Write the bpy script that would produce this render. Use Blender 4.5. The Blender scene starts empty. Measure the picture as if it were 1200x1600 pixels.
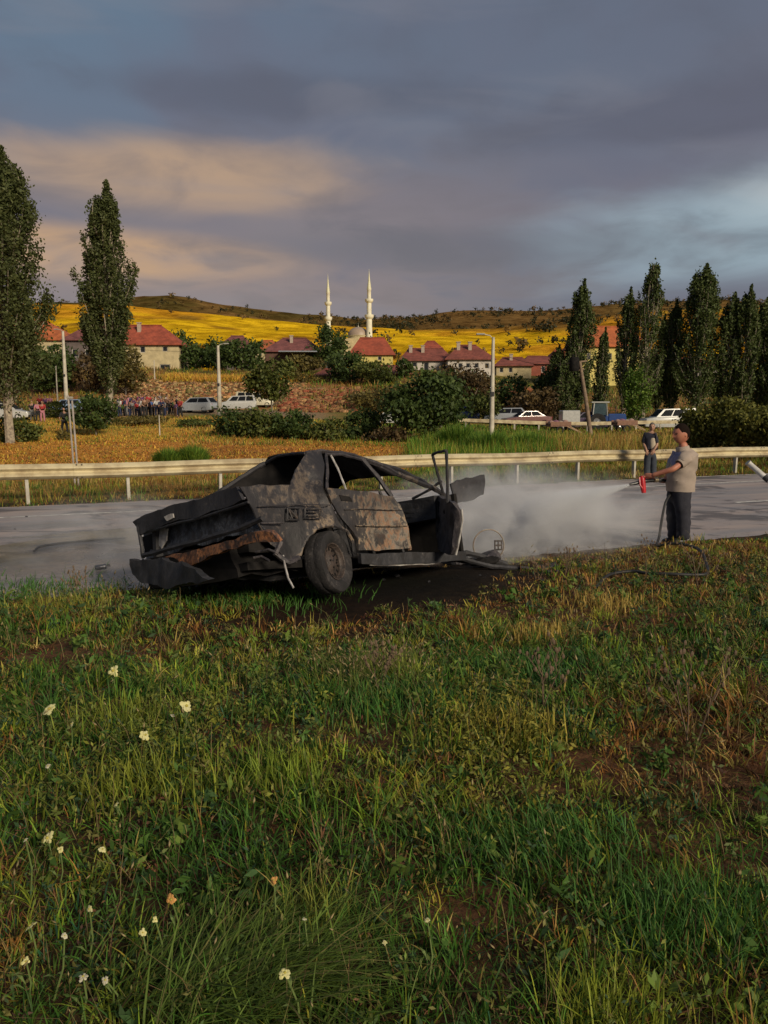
import bpy, bmesh, math, random
import numpy as np
from mathutils import Vector, Matrix, noise as mnoise
random.seed(7); rng = np.random.default_rng(7)
SC = bpy.context.scene
COL = SC.collection
R = math.radians

# ------------------------------------------------------------------ camera, sky, sun, exposure
F_PX, CAM_H, PITCH = 1200.0, 1.8, math.atan(155 / 1200)
cam = bpy.data.cameras.new('camera'); camo = bpy.data.objects.new('camera', cam); COL.objects.link(camo)
camo.location = (0, 0, CAM_H); camo.rotation_euler = (R(90) - PITCH, 0, 0)
cam.sensor_fit = 'VERTICAL'; cam.sensor_height = 36; cam.lens = 36 * F_PX / 1600
cam.clip_start = 0.05; cam.clip_end = 6000
SC.camera = camo
SUN_EL, SUN_AZ = R(26), R(142)      # azimuth clockwise from +Y: behind the camera, to the right
sun = bpy.data.lights.new('sun', 'SUN'); suno = bpy.data.objects.new('sun', sun); COL.objects.link(suno)
sun.energy = 1.5; sun.angle = R(14); sun.color = (1.0, 0.86, 0.66)
sd = Vector((math.sin(SUN_AZ) * math.cos(SUN_EL), math.cos(SUN_AZ) * math.cos(SUN_EL), math.sin(SUN_EL)))
suno.rotation_euler = (-sd).to_track_quat('-Z', 'Y').to_euler()
suno.location = sd * 50
SC.view_settings.view_transform = 'Standard'; SC.view_settings.look = 'None'
SC.view_settings.exposure = 1.35; SC.view_settings.gamma = 1; SC.view_settings.use_curve_mapping = False
SC.cycles.max_bounces = 6; SC.cycles.transparent_max_bounces = 12; SC.cycles.volume_bounces = 2
SC.cycles.volume_step_rate = 1.0; SC.cycles.use_denoising = True

class NT:
    """small node-tree writer"""
    def __init__(s, tree): s.t = tree; s.t.nodes.clear()
    def n(s, typ, **kw):
        nd = s.t.nodes.new(typ)
        for k, v in kw.items():
            if k.startswith('i_'):
                key = k[2:]; key = int(key) if key.isdigit() else key.replace('_', ' ')
                s.put(nd.inputs[key], v)
            else: setattr(nd, k, v)
        return nd
    def put(s, inp, v):
        if isinstance(v, bpy.types.NodeSocket): s.t.links.new(v, inp)
        elif isinstance(v, bpy.types.Node): s.t.links.new(v.outputs[0], inp)
        else:
            if isinstance(v, (tuple, list)) and len(v) == 3 and inp.type == 'RGBA': v = (*v, 1)
            inp.default_value = v
    def math(s, op, a, b=0.0, c=None, clamp=False):
        nd = s.t.nodes.new('ShaderNodeMath'); nd.operation = op; nd.use_clamp = clamp
        s.put(nd.inputs[0], a); s.put(nd.inputs[1], b)
        if c is not None: s.put(nd.inputs[2], c)
        return nd.outputs[0]
    def mix(s, f, a, b, blend='MIX'):
        nd = s.t.nodes.new('ShaderNodeMix'); nd.data_type = 'RGBA'; nd.blend_type = blend
        s.put(nd.inputs[0], f); s.put(nd.inputs[6], a); s.put(nd.inputs[7], b)
        return nd.outputs[2]
    def noise(s, vec, scale, detail=5, rough=.55, dist=0.0):
        nd = s.t.nodes.new('ShaderNodeTexNoise'); s.put(nd.inputs['Vector'], vec)
        nd.inputs['Scale'].default_value = scale; nd.inputs['Detail'].default_value = detail
        nd.inputs['Roughness'].default_value = rough; nd.inputs['Distortion'].default_value = dist
        return nd.outputs[0]
    def rng(s, v, a, b, c=0.0, d=1.0, smooth=True):
        nd = s.t.nodes.new('ShaderNodeMapRange'); nd.interpolation_type = 'SMOOTHSTEP' if smooth else 'LINEAR'
        s.put(nd.inputs[0], v)
        for i, x in enumerate((a, b, c, d)): nd.inputs[i + 1].default_value = x
        return nd.outputs[0]
    def sep(s, v):
        nd = s.t.nodes.new('ShaderNodeSeparateXYZ'); s.put(nd.inputs[0], v); return nd.outputs
    def comb(s, x, y, z):
        nd = s.t.nodes.new('ShaderNodeCombineXYZ')
        for i, v in enumerate((x, y, z)): s.put(nd.inputs[i], v)
        return nd.outputs[0]

W = bpy.data.worlds.new('World'); SC.world = W; W.use_nodes = True
w = NT(W.node_tree)
sky = w.n('ShaderNodeTexSky', sky_type='NISHITA', sun_disc=False, sun_elevation=SUN_EL, sun_rotation=SUN_AZ)
bg1 = w.n('ShaderNodeBackground', i_Color=sky.outputs[0], i_Strength=0.05)
tc = w.n('ShaderNodeTexCoord')
sx, sy, sz = w.sep(tc.outputs['Generated'])
el = w.math('ARCSINE', sz)                        # elevation of the direction looked at
az = w.math('ARCTAN2', sx, sy)                    # azimuth, 0 = ahead
# cloud deck: a flat layer seen in perspective
den = w.math('ADD', w.math('MAXIMUM', sz, 0.0), 0.16)
deck = w.comb(w.math('DIVIDE', sx, den), w.math('DIVIDE', sy, den), 0.0)
n1 = w.noise(deck, 1.1, 7, .5, .5)
n2 = w.noise(deck, 2.9, 7, .52, .4)
deck2 = w.comb(w.math('MULTIPLY', az, 1.5), w.math('MULTIPLY', el, 6.5), 0.35)
n3 = w.noise(deck2, 2.2, 8, .5, .6)
# overall tone by elevation: slate blue overhead, mauve grey in the middle, paler low down
def ramp(fac, stops):
    r = w.t.nodes.new('ShaderNodeValToRGB'); w.put(r.inputs[0], fac)
    e = r.color_ramp.elements
    while len(e) < len(stops): e.new(0.5)
    for i, (p, c) in enumerate(stops): e[i].position = p; e[i].color = (*c, 1)
    return r.outputs[0]
elw = w.math('ADD', el, w.math('MULTIPLY', w.math('SUBTRACT', n3, .5), .22))
elr = w.rng(elw, 0.0, 0.7, 0, 1, False)
base = ramp(elr, [(0.0, (.060, .068, .080)), (.16, (.050, .050, .062)), (.34, (.056, .054, .068)), (.55, (.048, .053, .070)), (.8, (.043, .052, .072)), (1.0, (.042, .050, .070))])
# brighter cold blue in the left top, flat violet grey on the right
leftness = w.rng(az, 0.45, -0.45)
col = w.mix(w.math('MULTIPLY', leftness, w.rng(el, .18, .5)), base, (.046, .068, .094))
col = w.mix(w.math('MULTIPLY', w.rng(n1, .42, .62), .55), col, (.050, .046, .060))
def blob(a0, e0, wa, we, lo=0.25, hi=1.0, nz=n3, k=.9):
    da = w.math('DIVIDE', w.math('SUBTRACT', az, a0), wa); de = w.math('DIVIDE', w.math('SUBTRACT', el, e0), we)
    d2 = w.math('ADD', w.math('MULTIPLY', da, da), w.math('MULTIPLY', de, de))
    g = w.math('POWER', 2.718, w.math('MULTIPLY', d2, -1.0))
    g = w.math('ADD', g, w.math('MULTIPLY', w.math('SUBTRACT', nz, .5), k))
    return w.rng(g, lo, hi)
col = w.mix(w.math('MULTIPLY', blob(-.25, .275, .28, .055, .3, .95), .9), col, (.205, .130, .068))
col = w.mix(w.math('MULTIPLY', blob(-.36, .185, .30, .040, .3, .95), .9), col, (.270, .150, .050))
col = w.mix(w.math('MULTIPLY', blob(-.14, .225, .50, .11, .2, 1.1, n2), .5), col, (.110, .082, .070))
col = w.mix(w.math('MULTIPLY', blob(.52, .20, .42, .075, .25, 1.0), .85), col, (.125, .165, .185))
col = w.mix(w.math('MULTIPLY', blob(.62, .235, .25, .05, .35, 1.1), .75), col, (.230, .245, .240))
col = w.mix(w.math('MULTIPLY', blob(-.30, .13, .55, .085, .2, 1.0, n2), .55), col, (.125, .088, .072))
# darker cloud bars
col = w.mix(w.math('MULTIPLY', blob(-.10, .365, .32, .032, .25, .9, n2), .6), col, (.036, .036, .046))
col = w.mix(w.math('MULTIPLY', blob(.38, .33, .34, .04, .25, .9, n2), .6), col, (.038, .037, .048))
col = w.mix(w.math('MULTIPLY', blob(.12, .20, .40, .035, .3, .95, n2), .5), col, (.045, .044, .050))
col = w.mix(w.math('MULTIPLY', w.rng(n2, .45, .7), .35), col, (.036, .036, .044))
col = w.mix(w.math('MULTIPLY', w.rng(n3, .5, .72), .3), col, (.085, .080, .088))
bg2 = w.n('ShaderNodeBackground', i_Color=col, i_Strength=1.08)
mx = w.n('ShaderNodeMixShader', i_0=0.93); w.t.links.new(bg1.outputs[0], mx.inputs[1]); w.t.links.new(bg2.outputs[0], mx.inputs[2])
wo = w.n('ShaderNodeOutputWorld'); w.t.links.new(mx.outputs[0], wo.inputs[0])

# ------------------------------------------------------------------ where things stand
def ray(px, py):
    """world direction (Y = 1 .. any) of a pixel of the 1200 x 1600 photograph, for measuring places"""
    x, y = (px - 600) / F_PX, -(py - 800) / F_PX
    return Vector((x, math.cos(PITCH) + y * math.sin(PITCH), -math.sin(PITCH) + y * math.cos(PITCH)))
def at(px, py, Y):
    d = ray(px, py); return Vector((0, 0, CAM_H)) + d * (Y / d.y)
def onz(px, py, z=0.0):
    d = ray(px, py); return Vector((0, 0, CAM_H)) + d * ((z - CAM_H) / d.z)
def ppm(Y): return F_PX / Y        # pixels per metre at that distance
SLOPE = 0.435                       # the road runs away to the right: lines Y = s + SLOPE * X

# ------------------------------------------------------------------ terrain
def _tab(d, t): return np.interp(d, [a for a, b in t], [b for a, b in t])
TL = [(0, 0), (19, -.02), (30, -.1), (45, .2), (60, .9), (75, 1.7), (88, 2.1), (95, 3.2), (108, 6.3), (120, 8), (150, 9.5), (200, 12), (240, 8)]
TC = [(0, 0), (19, -.02), (30, -.1), (45, .1), (60, .5), (75, 1.0), (88, 2.0), (100, 5.0), (112, 7.2), (125, 8.3), (150, 10), (200, 12.5), (240, 8)]
TR = [(0, 0), (19, -.02), (30, .05), (45, .1), (60, .25), (80, .55), (95, 1.1), (108, 3.2), (125, 6.3), (150, 8.5), (200, 12.5), (240, 8)]
def smooth(a, b, x):
    t = np.clip((x - a) / (b - a), 0, 1); return t * t * (3 - 2 * t)
def bump2(x, y, k, seed=0.0):
    return (np.sin(x * k * 1.0 + y * k * .7 + seed) + np.sin(x * k * -.63 + y * k * 1.31 + 1.7 + seed) + np.sin(x * k * 1.9 + y * k * -.45 + 4.1 + seed) * .6 + np.sin(x * k * .37 + y * k * 2.3 + 2.2 + seed) * .5) / 3.1
def gz(x, y):
    x = np.asarray(x, float); y = np.asarray(y, float)
    s = y - SLOPE * x
    d = np.maximum(y, 0.01) if True else y
    dd = np.where(y > 0, y, 0)
    u = np.where(y > 1, x / np.maximum(y, 1), 0)
    wr = smooth(.02, .28, u); wl = smooth(-.02, -.2, u)
    z = _tab(dd, TC) * (1 - wr) * (1 - wl) + _tab(dd, TL) * wl + _tab(dd, TR) * wr
    z = np.where(y > 0, z, 0)
    z = z + smooth(26, 60, dd) * .22 * bump2(x, y, .21) + smooth(85, 110, dd) * .7 * bump2(x, y, .13, 2.0)
    # near bank, a little above the road
    near = smooth(8.75, 8.25, s)
    zn = .05 * smooth(8.8, 8.2, s) + .22 * smooth(8.3, 2.5, s) + .05 * bump2(x, y, 1.3) + .025 * bump2(x, y, 3.7, 3.0)
    z = z * (1 - near) + zn * near
    # verge beyond the road, dirt shoulder
    z = z + smooth(18.3, 19.5, s) * smooth(27, 21, s) * (.05 + .05 * bump2(x, y, 1.1, 5.))
    onroad = smooth(8.6, 8.85, s) * smooth(18.6, 18.3, s)
    return z * (1 - onroad) + -.03 * onroad
def gz1(x, y): return float(gz(np.array([x]), np.array([y]))[0])

# ------------------------------------------------------------------ mesh helpers
MATS = {}
def fast_mesh(name, verts, loops, totals, mats, parent=None, col=None, smooth_=False, matidx=None):
    me = bpy.data.meshes.new(name)
    nv, nl, nf = len(verts), len(loops), len(totals)
    me.vertices.add(nv); me.vertices.foreach_set('co', np.ascontiguousarray(verts, dtype=np.float32).ravel())
    me.loops.add(nl); me.loops.foreach_set('vertex_index', np.ascontiguousarray(loops, dtype=np.int32))
    starts = np.concatenate([[0], np.cumsum(totals)[:-1]]).astype(np.int32)
    me.polygons.add(nf); me.polygons.foreach_set('loop_start', starts)
    me.polygons.foreach_set('loop_total', np.asarray(totals, dtype=np.int32))
    if matidx is not None: me.polygons.foreach_set('material_index', np.asarray(matidx, dtype=np.int32))
    me.update(calc_edges=True)
    if smooth_: me.polygons.foreach_set('use_smooth', np.ones(nf, dtype=bool))
    if col is not None:
        a = me.color_attributes.new('Col', 'FLOAT_COLOR', 'POINT')
        c = np.ones((nv, 4), np.float32); c[:, :3] = col
        a.data.foreach_set('color', c.ravel())
    for m in (mats if isinstance(mats, (list, tuple)) else [mats]): me.materials.append(m)
    o = bpy.data.objects.new(name, me); COL.objects.link(o)
    if parent is not None: o.parent = parent
    return o
class MB:
    """collects shapes for one mesh object"""
    def __init__(s): s.v = []; s.f = []; s.mi = []; s.cur = 0
    def add(s, vs, fs):
        k = len(s.v); s.v += [Vector(v) for v in vs]
        for f in fs: s.f.append([i + k for i in f]); s.mi.append(s.cur)
        return s
    def box(s, c, size, rot=None, taper=1.0):
        x, y, z = [d / 2 for d in size]
        p = [Vector((a * x * (taper if cc > 0 else 1), b * y * (taper if cc > 0 else 1), cc * z)) for a in (-1, 1) for b in (-1, 1) for cc in (-1, 1)]
        if rot is not None: p = [rot @ q for q in p]
        return s.add([q + Vector(c) for q in p], [(0, 1, 3, 2), (4, 6, 7, 5), (0, 4, 5, 1), (2, 3, 7, 6), (0, 2, 6, 4), (1, 5, 7, 3)])
    def bar(s, a, b, wdt, hgt, up=(0, 0, 1)):
        a, b = Vector(a), Vector(b); d = b - a; L = d.length; d.normalize()
        u = Vector(up); side = d.cross(u)
        if side.length < 1e-4: side = d.cross(Vector((1, 0, 0)))
        side.normalize(); u = side.cross(d)
        rot = Matrix((d, side, u)).transposed()
        return s.box((a + b) / 2, (L, wdt, hgt), rot)
    def tube(s, pts, r, n=8, cap=True):
        pts = [Vector(p) for p in pts]; rs = r if isinstance(r, (list, tuple)) else [r] * len(pts)
        k = len(s.v); t0 = None; ref = None
        for i, p in enumerate(pts):
            t = (pts[min(i + 1, len(pts) - 1)] - pts[max(i - 1, 0)]).normalized()
            if ref is None:
                ref = t.cross(Vector((0, 0, 1)))
                if ref.length < .1: ref = t.cross(Vector((1, 0, 0)))
            ref = (ref - t * ref.dot(t)).normalized(); b = t.cross(ref)
            for j in range(n):
                a = 2 * math.pi * j / n; s.v.append(p + (ref * math.cos(a) + b * math.sin(a)) * rs[i])
        for i in range(len(pts) - 1):
            for j in range(n):
                s.f.append([k + i * n + j, k + i * n + (j + 1) % n, k + (i + 1) * n + (j + 1) % n, k + (i + 1) * n + j]); s.mi.append(s.cur)
        if cap:
            s.f.append([k + j for j in range(n)][::-1]); s.mi.append(s.cur)
            s.f.append([k + (len(pts) - 1) * n + j for j in range(n)]); s.mi.append(s.cur)
        return s
    def lathe(s, prof, c=(0, 0, 0), rot=None, n=20, sc=(1, 1, 1)):
        """prof: (radius, height) pairs, about local z"""
        k = len(s.v)
        for (r, h) in prof:
            for j in range(n):
                a = 2 * math.pi * j / n; p = Vector((r * math.cos(a) * sc[0], r * math.sin(a) * sc[1], h * sc[2]))
                if rot is not None: p = rot @ p
                s.v.append(p + Vector(c))
        for i in range(len(prof) - 1):
            for j in range(n):
                s.f.append([k + i * n + j, k + i * n + (j + 1) % n, k + (i + 1) * n + (j + 1) % n, k + (i + 1) * n + j]); s.mi.append(s.cur)
        return s
    def ball(s, c, r, n=10, m=7, rot=None):
        r = (r, r, r) if not isinstance(r, (tuple, list)) else r
        prof = [(max(math.sin(math.pi * i / m), .001), -math.cos(math.pi * i / m)) for i in range(m + 1)]
        k = len(s.v)
        for (q, h) in prof:
            for j in range(n):
                a = 2 * math.pi * j / n; p = Vector((q * math.cos(a) * r[0], q * math.sin(a) * r[1], h * r[2]))
                if rot is not None: p = rot @ p
                s.v.append(p + Vector(c))
        for i in range(m):
            for j in range(n):
                s.f.append([k + i * n + j, k + i * n + (j + 1) % n, k + (i + 1) * n + (j + 1) % n, k + (i + 1) * n + j]); s.mi.append(s.cur)
        return s
    def prism(s, poly, fn0, fn1):
        """poly of 2D points; fn0/fn1 map them to the two faces"""
        n = len(poly); a = [fn0(*p) for p in poly]; b = [fn1(*p) for p in poly]
        return s.add(a + b, [list(range(n))[::-1], [n + i for i in range(n)]] + [[i, (i + 1) % n, n + (i + 1) % n, n + i] for i in range(n)])
    def shift(s, d): s.v = [v + Vector(d) for v in s.v]; return s
    def xf(s, fn): s.v = [Vector(fn(v)) for v in s.v]; return s
    def build(s, name, mats, parent=None, smooth_=False, bevel=0.0):
        me = bpy.data.meshes.new(name); me.from_pydata([tuple(v) for v in s.v], [], s.f)
        for m in (mats if isinstance(mats, (list, tuple)) else [mats]): me.materials.append(m)
        if any(s.mi): me.polygons.foreach_set('material_index', s.mi)
        if smooth_ or bevel:
            bm = bmesh.new(); bm.from_mesh(me)
            if bevel:
                bmesh.ops.remove_doubles(bm, verts=bm.verts, dist=1e-5)
                bmesh.ops.bevel(bm, geom=[e for e in bm.edges if len(e.link_faces) == 2 and e.calc_face_angle(0) > .5], offset=bevel, segments=1, affect='EDGES', clamp_overlap=True)
            bmesh.ops.recalc_face_normals(bm, faces=bm.faces)
            bm.to_mesh(me); bm.free()
            if smooth_:
                me.polygons.foreach_set('use_smooth', [True] * len(me.polygons))
                try: me.set_sharp_from_angle(angle=R(42))
                except Exception: pass
        me.update()
        o = bpy.data.objects.new(name, me); COL.objects.link(o)
        if parent is not None: o.parent = parent
        return o
def tag(o, label=None, cat=None, group=None, kind=None):
    if label: o['label'] = label
    if cat: o['category'] = cat
    if group: o['group'] = group
    if kind: o['kind'] = kind
    return o
def thing(name, loc, label, cat, group=None, rz=0.0):
    o = bpy.data.objects.new(name, None); o.empty_display_size = .1; COL.objects.link(o)
    o.location = loc; o.rotation_euler = (0, 0, rz)
    return tag(o, label, cat, group)
def copy_tree(o, parent=None):
    c = o.copy(); COL.objects.link(c)
    if parent is not None: c.parent = parent
    for ch in list(o.children): copy_tree(ch, c)
    return c

# ------------------------------------------------------------------ materials
def mat(name, color, rough=.7, metal=0.0, var=.25, vscale=6.0, bump=0.0, bscale=40.0, color2=None, spec=.5, coat=0.0):
    if name in MATS: return MATS[name]
    m = bpy.data.materials.new(name); m.use_nodes = True; t = NT(m.node_tree)
    g = t.n('ShaderNodeTexCoord').outputs['Object']
    nz = t.noise(g, vscale, 6, .6)
    c2 = color2 if color2 else tuple(c * (1 - var) for c in color)
    c = t.mix(t.rng(nz, .35, .65), color, c2)
    b = t.n('ShaderNodeBsdfPrincipled', i_Base_Color=c, i_Metallic=metal)
    t.put(b.inputs['Roughness'], t.rng(t.noise(g, vscale * 3, 4), .3, .7, max(0, rough - .08), min(1, rough + .08)))
    b.inputs['Specular IOR Level'].default_value = spec; b.inputs['Coat Weight'].default_value = coat
    if bump:
        bn = t.n('ShaderNodeBump', i_Strength=bump, i_Distance=.02); t.put(bn.inputs['Height'], t.noise(g, bscale, 5, .6)); t.put(b.inputs['Normal'], bn)
    o = t.n('ShaderNodeOutputMaterial'); t.t.links.new(b.outputs[0], o.inputs[0])
    MATS[name] = m; return m
def leafmat(name, trans=.3, rough=.6, tint=(1, 1, 1), spec=.25):
    """colour comes from the mesh: every leaf or blade has a colour of its own"""
    if name in MATS: return MATS[name]
    m = bpy.data.materials.new(name); m.use_nodes = True; t = NT(m.node_tree)
    a = t.n('ShaderNodeVertexColor', layer_name='Col').outputs[0]
    a = t.mix(1.0, a, (*tint, 1), 'MULTIPLY')
    b = t.n('ShaderNodeBsdfPrincipled', i_Base_Color=a, i_Roughness=rough); b.inputs['Specular IOR Level'].default_value = spec
    tr = t.n('ShaderNodeBsdfTranslucent', i_Color=a)
    mxs = t.n('ShaderNodeMixShader', i_0=trans); t.t.links.new(b.outputs[0], mxs.inputs[1]); t.t.links.new(tr.outputs[0], mxs.inputs[2])
    o = t.n('ShaderNodeOutputMaterial'); t.t.links.new(mxs.outputs[0], o.inputs[0])
    MATS[name] = m; return m
LEAF = leafmat('leaf', .25); BLADE = leafmat('grass_blade', .3)
BARK = mat('bark', (.20, .17, .13), .9, color2=(.09, .075, .06), vscale=9, bump=.5)
PALEBARK = mat('pale_bark', (.36, .31, .22), .9, color2=(.16, .13, .10), vscale=7, bump=.4)
# ------------------------------------------------------------------ ground
def nonuni(lo, hi, n, a=7.0):
    t = np.linspace(-1, 1, n); v = np.sinh(a * t) / math.sinh(a)
    return np.where(v < 0, v * -lo, v * hi)
gx = nonuni(-1500, 1500, 420, 6.6); gy = nonuni(-500, 1700, 460, 6.6)
GX, GY = np.meshgrid(gx, gy)
GZ = gz(GX, GY)
GZ = np.where(GY > 235, GZ - np.clip((GY - 235) * .2, 0, 60), GZ)
def zone_col(x, y):
    """base colour of the ground by place: soil, dry grass, green verge, rubble bank"""
    s = y - SLOPE * x; u = x / np.maximum(y, 1); n = bump2(x, y, .35, 1.) * .5 + bump2(x, y, .9, 3.) * .3 + bump2(x, y, 2.3, 8.) * .2
    def L(a, b, f): return a * (1 - f[..., None]) + b * f[..., None]
    soil = np.array([.055, .032, .016]); moss = np.array([.022, .030, .008]); c = np.broadcast_to(soil, x.shape + (3,)).copy()
    c = L(c, moss, smooth(-.1, .4, n))
    brown = smooth(.35, .9, bump2(x, y, 1.1, 9.)) * (y < 9.5)
    c = L(c, np.array([.085, .040, .018]), brown * .8)
    far = smooth(18.6, 19.2, s)
    c = L(c, L(np.broadcast_to(np.array([.24, .15, .04]), c.shape), np.array([.12, .12, .025]), smooth(-.2, .4, n)), far)
    # ploughed orange soil on the left and middle
    fld = smooth(24, 26, s) * smooth(.06, -.02, u) * smooth(52, 42, y)
    c = L(c, L(np.broadcast_to(np.array([.52, .24, .045]), c.shape), np.array([.34, .14, .03]), smooth(-.3, .5, n)), fld)
    dry = smooth(42, 48, y) * smooth(74, 66, y) * smooth(.0, -.1, u)
    c = L(c, L(np.broadcast_to(np.array([.46, .29, .05]), c.shape), np.array([.22, .18, .04]), smooth(.1, .6, n)), dry)
    rdirt = smooth(72, 76, y) * smooth(90, 84, y) * smooth(-.05, -.1, u)
    c = L(c, np.broadcast_to(np.array([.26, .18, .11]), c.shape), rdirt)
    bank = smooth(86, 92, y)
    c = L(c, L(np.broadcast_to(np.array([.30, .13, .05]), c.shape), np.array([.12, .10, .028]), smooth(-.1, .5, n + .25 * smooth(-.05, .2, u))), bank)
    c = L(c, L(np.broadcast_to(np.array([.20, .15, .03]), c.shape), np.array([.06, .06, .016]), smooth(-.3, .3, n)), smooth(112, 122, y))
    return np.clip(c, .004, 1)
BARE = [(1080, 1372, .30), (268, 1112, .30), (560, 1160, .28), (905, 1225, .22), (395, 1172, .24), (1150, 1210, .3), (720, 1480, .2), (90, 1010, .5), (960, 960, .7)]
BC = [(onz(a, b, .2).x, onz(a, b, .2).y, r) for a, b, r in BARE]
def bare(x, y):
    f = .8 * smooth(.66, .95, bump2(x, y, 1.7, 12.)) * (y > 2)
    for bx_, by_, r in BC:
        dx = (x - bx_) / (r * 1.3); dy = (y - by_) / r; f = np.maximum(f, np.exp(-(dx * dx + dy * dy) ** 1.5 + .5 * bump2(x, y, 6., 1.)) * .9)
    return np.clip(f, 0, 1)
GC = zone_col(GX, GY)
nb = (bare(GX, GY) * (GY < 9.5) * (GY > 0))[..., None]; GC = GC * (1 - nb) + np.array([.12, .055, .026]) * nb
# soot and ash burnt into the verge round the wreck
def soot(x, y):
    h = np.array([.686, .728]); p = np.stack([x - 0.25, y - 7.5], -1)
    a = p @ h; b = p @ np.array([h[1], -h[0]])
    return np.exp(-((a / 2.5) ** 2 + (b / 1.15) ** 2) ** 1.4) * 1.0
ny, nx = GX.shape
GC = GC * (1 - soot(GX, GY)[..., None] * .9)
idx = np.arange(ny * nx).reshape(ny, nx)
quads = np.stack([idx[:-1, :-1], idx[:-1, 1:], idx[1:, 1:], idx[1:, :-1]], -1).reshape(-1, 4)
m = bpy.data.materials.new('ground'); m.use_nodes = True; t = NT(m.node_tree)
P = t.n('ShaderNodeNewGeometry').outputs['Position']
a = t.n('ShaderNodeVertexColor', layer_name='Col').outputs[0]
d1 = t.noise(P, 9, 8, .7); d2 = t.noise(P, .8, 6, .6)
c = t.mix(1.0, a, t.mix(t.rng(d1, .3, .7), (.45, .42, .4), (1.5, 1.5, 1.5)), 'MULTIPLY')
c = t.mix(t.math('MULTIPLY', t.rng(d2, .5, .7), .4), c, t.mix(1.0, c, (.55, .85, .6), 'MULTIPLY'))
b = t.n('ShaderNodeBsdfPrincipled', i_Base_Color=c, i_Roughness=.95); b.inputs['Specular IOR Level'].default_value = .15
bn = t.n('ShaderNodeBump', i_Strength=.7, i_Distance=.06, i_Height=t.noise(P, 14, 8, .7)); t.put(b.inputs['Normal'], bn)
t.n('ShaderNodeOutputMaterial', i_0=b)
GROUND = m
g = fast_mesh('ground', np.stack([GX, GY, GZ], -1).reshape(-1, 3), quads.ravel(), np.full(len(quads), 4), GROUND, col=GC.reshape(-1, 3), smooth_=True)
tag(g, kind='structure')

# ------------------------------------------------------------------ road with its lines
m = bpy.data.materials.new('asphalt'); m.use_nodes = True; t = NT(m.node_tree)
P = t.n('ShaderNodeNewGeometry').outputs['Position']
X, Y, Z = t.sep(P)
al = t.math('ADD', X, t.math('MULTIPLY', Y, SLOPE)); ac = t.math('SUBTRACT', Y, t.math('MULTIPLY', X, SLOPE))
lane = t.comb(t.math('MULTIPLY', al, .12), ac, 0.0)
n1 = t.noise(lane, 1.4, 5, .6); n2 = t.noise(P, 26, 6, .7); n3 = t.noise(P, .55, 5, .55, .6); n4 = t.noise(P, 110, 3, .6)
c = t.mix(t.rng(n1, .35, .65), (.34, .275, .245), (.22, .205, .21))
c = t.mix(t.math('MULTIPLY', t.rng(n2, .55, .8), .45), c, (.14, .125, .12))
c = t.mix(t.math('MULTIPLY', t.rng(n4, .5, .75), .35), c, (.42, .38, .34))
# wet with soot water round the wreck, dry far away
dx = t.math('MULTIPLY', t.math('SUBTRACT', X, -.6), .20); dy = t.math('MULTIPLY', t.math('SUBTRACT', Y, 10.4), .42)
rr = t.math('SQRT', t.math('ADD', t.math('MULTIPLY', dx, dx), t.math('MULTIPLY', dy, dy)))
rr = t.math('ADD', rr, t.math('MULTIPLY', t.math('SUBTRACT', n3, .5), 1.9))
wet = t.rng(rr, 1.25, 1.0)
sx_ = t.math('MULTIPLY', t.math('SUBTRACT', X, -.2), .34); sy_ = t.math('MULTIPLY', t.math('SUBTRACT', Y, 9.3), .6)
sr = t.math('ADD', t.math('SQRT', t.math('ADD', t.math('MULTIPLY', sx_, sx_), t.math('MULTIPLY', sy_, sy_))), t.math('MULTIPLY', t.math('SUBTRACT', n3, .5), 1.2))
sootm = t.rng(sr, 1.0, .55)
c = t.mix(t.math('MULTIPLY', wet, .7), c, t.mix(1.0, c, (.40, .46, .50), 'MULTIPLY'))
c = t.mix(t.math('MULTIPLY', sootm, .85), c, (.018, .016, .016))
st = t.rng(t.noise(t.comb(X, t.math('MULTIPLY', Y, 1.6), 3.3), .75, 6, .62, .8), .51, .62)
c = t.mix(t.math('MULTIPLY', st, .75), c, (.050, .048, .052))
c = t.mix(t.math('MULTIPLY', t.rng(t.noise(lane, 3.2, 4, .5), .6, .75), .35), c, (.24, .15, .13))
b = t.n('ShaderNodeBsdfPrincipled', i_Base_Color=c)
t.put(b.inputs['Roughness'], t.mix(t.math('MULTIPLY', wet, t.rng(n3, .35, .6, .5, 1)), (.72, .72, .72), (.07, .07, .07)))
bn = t.n('ShaderNodeBump', i_Strength=.35, i_Distance=.01, i_Height=n2); t.put(b.inputs['Normal'], bn)
t.n('ShaderNodeOutputMaterial', i_0=b)
ASPHALT = m
xs = np.linspace(-90, 130, 221); ss = np.array([8.72, 10.5, 11.6, 12.7, 13.8, 15, 16.2, 17.4, 18.3])
RX, RS = np.meshgrid(xs, ss); edge = np.zeros_like(RS); edge[0] = .10 * bump2(xs, xs * 0, 2.1) + .05 * bump2(xs, xs * 0, 7.)
edge[-1] = .06 * bump2(xs, xs * 0, 2.9, 4.)
RY = RS + SLOPE * RX + edge; RZ = np.where((RS < 8.9) | (RS > 18), -.035, .0) + 0 * RX
idx = np.arange(RX.size).reshape(RX.shape)
quads = np.stack([idx[:-1, :-1], idx[:-1, 1:], idx[1:, 1:], idx[1:, :-1]], -1).reshape(-1, 4)
road = fast_mesh('road', np.stack([RX, RY, RZ], -1).reshape(-1, 3), quads.ravel(), np.full(len(quads), 4), ASPHALT, smooth_=True); tag(road, kind='structure')
m = bpy.data.materials.new('road_paint'); m.use_nodes = True; t = NT(m.node_tree)
P = t.n('ShaderNodeNewGeometry').outputs['Position']
c = t.mix(t.rng(t.noise(P, 7, 6, .7), .4, .62), (.62, .60, .54), (.30, .275, .25))
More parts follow.
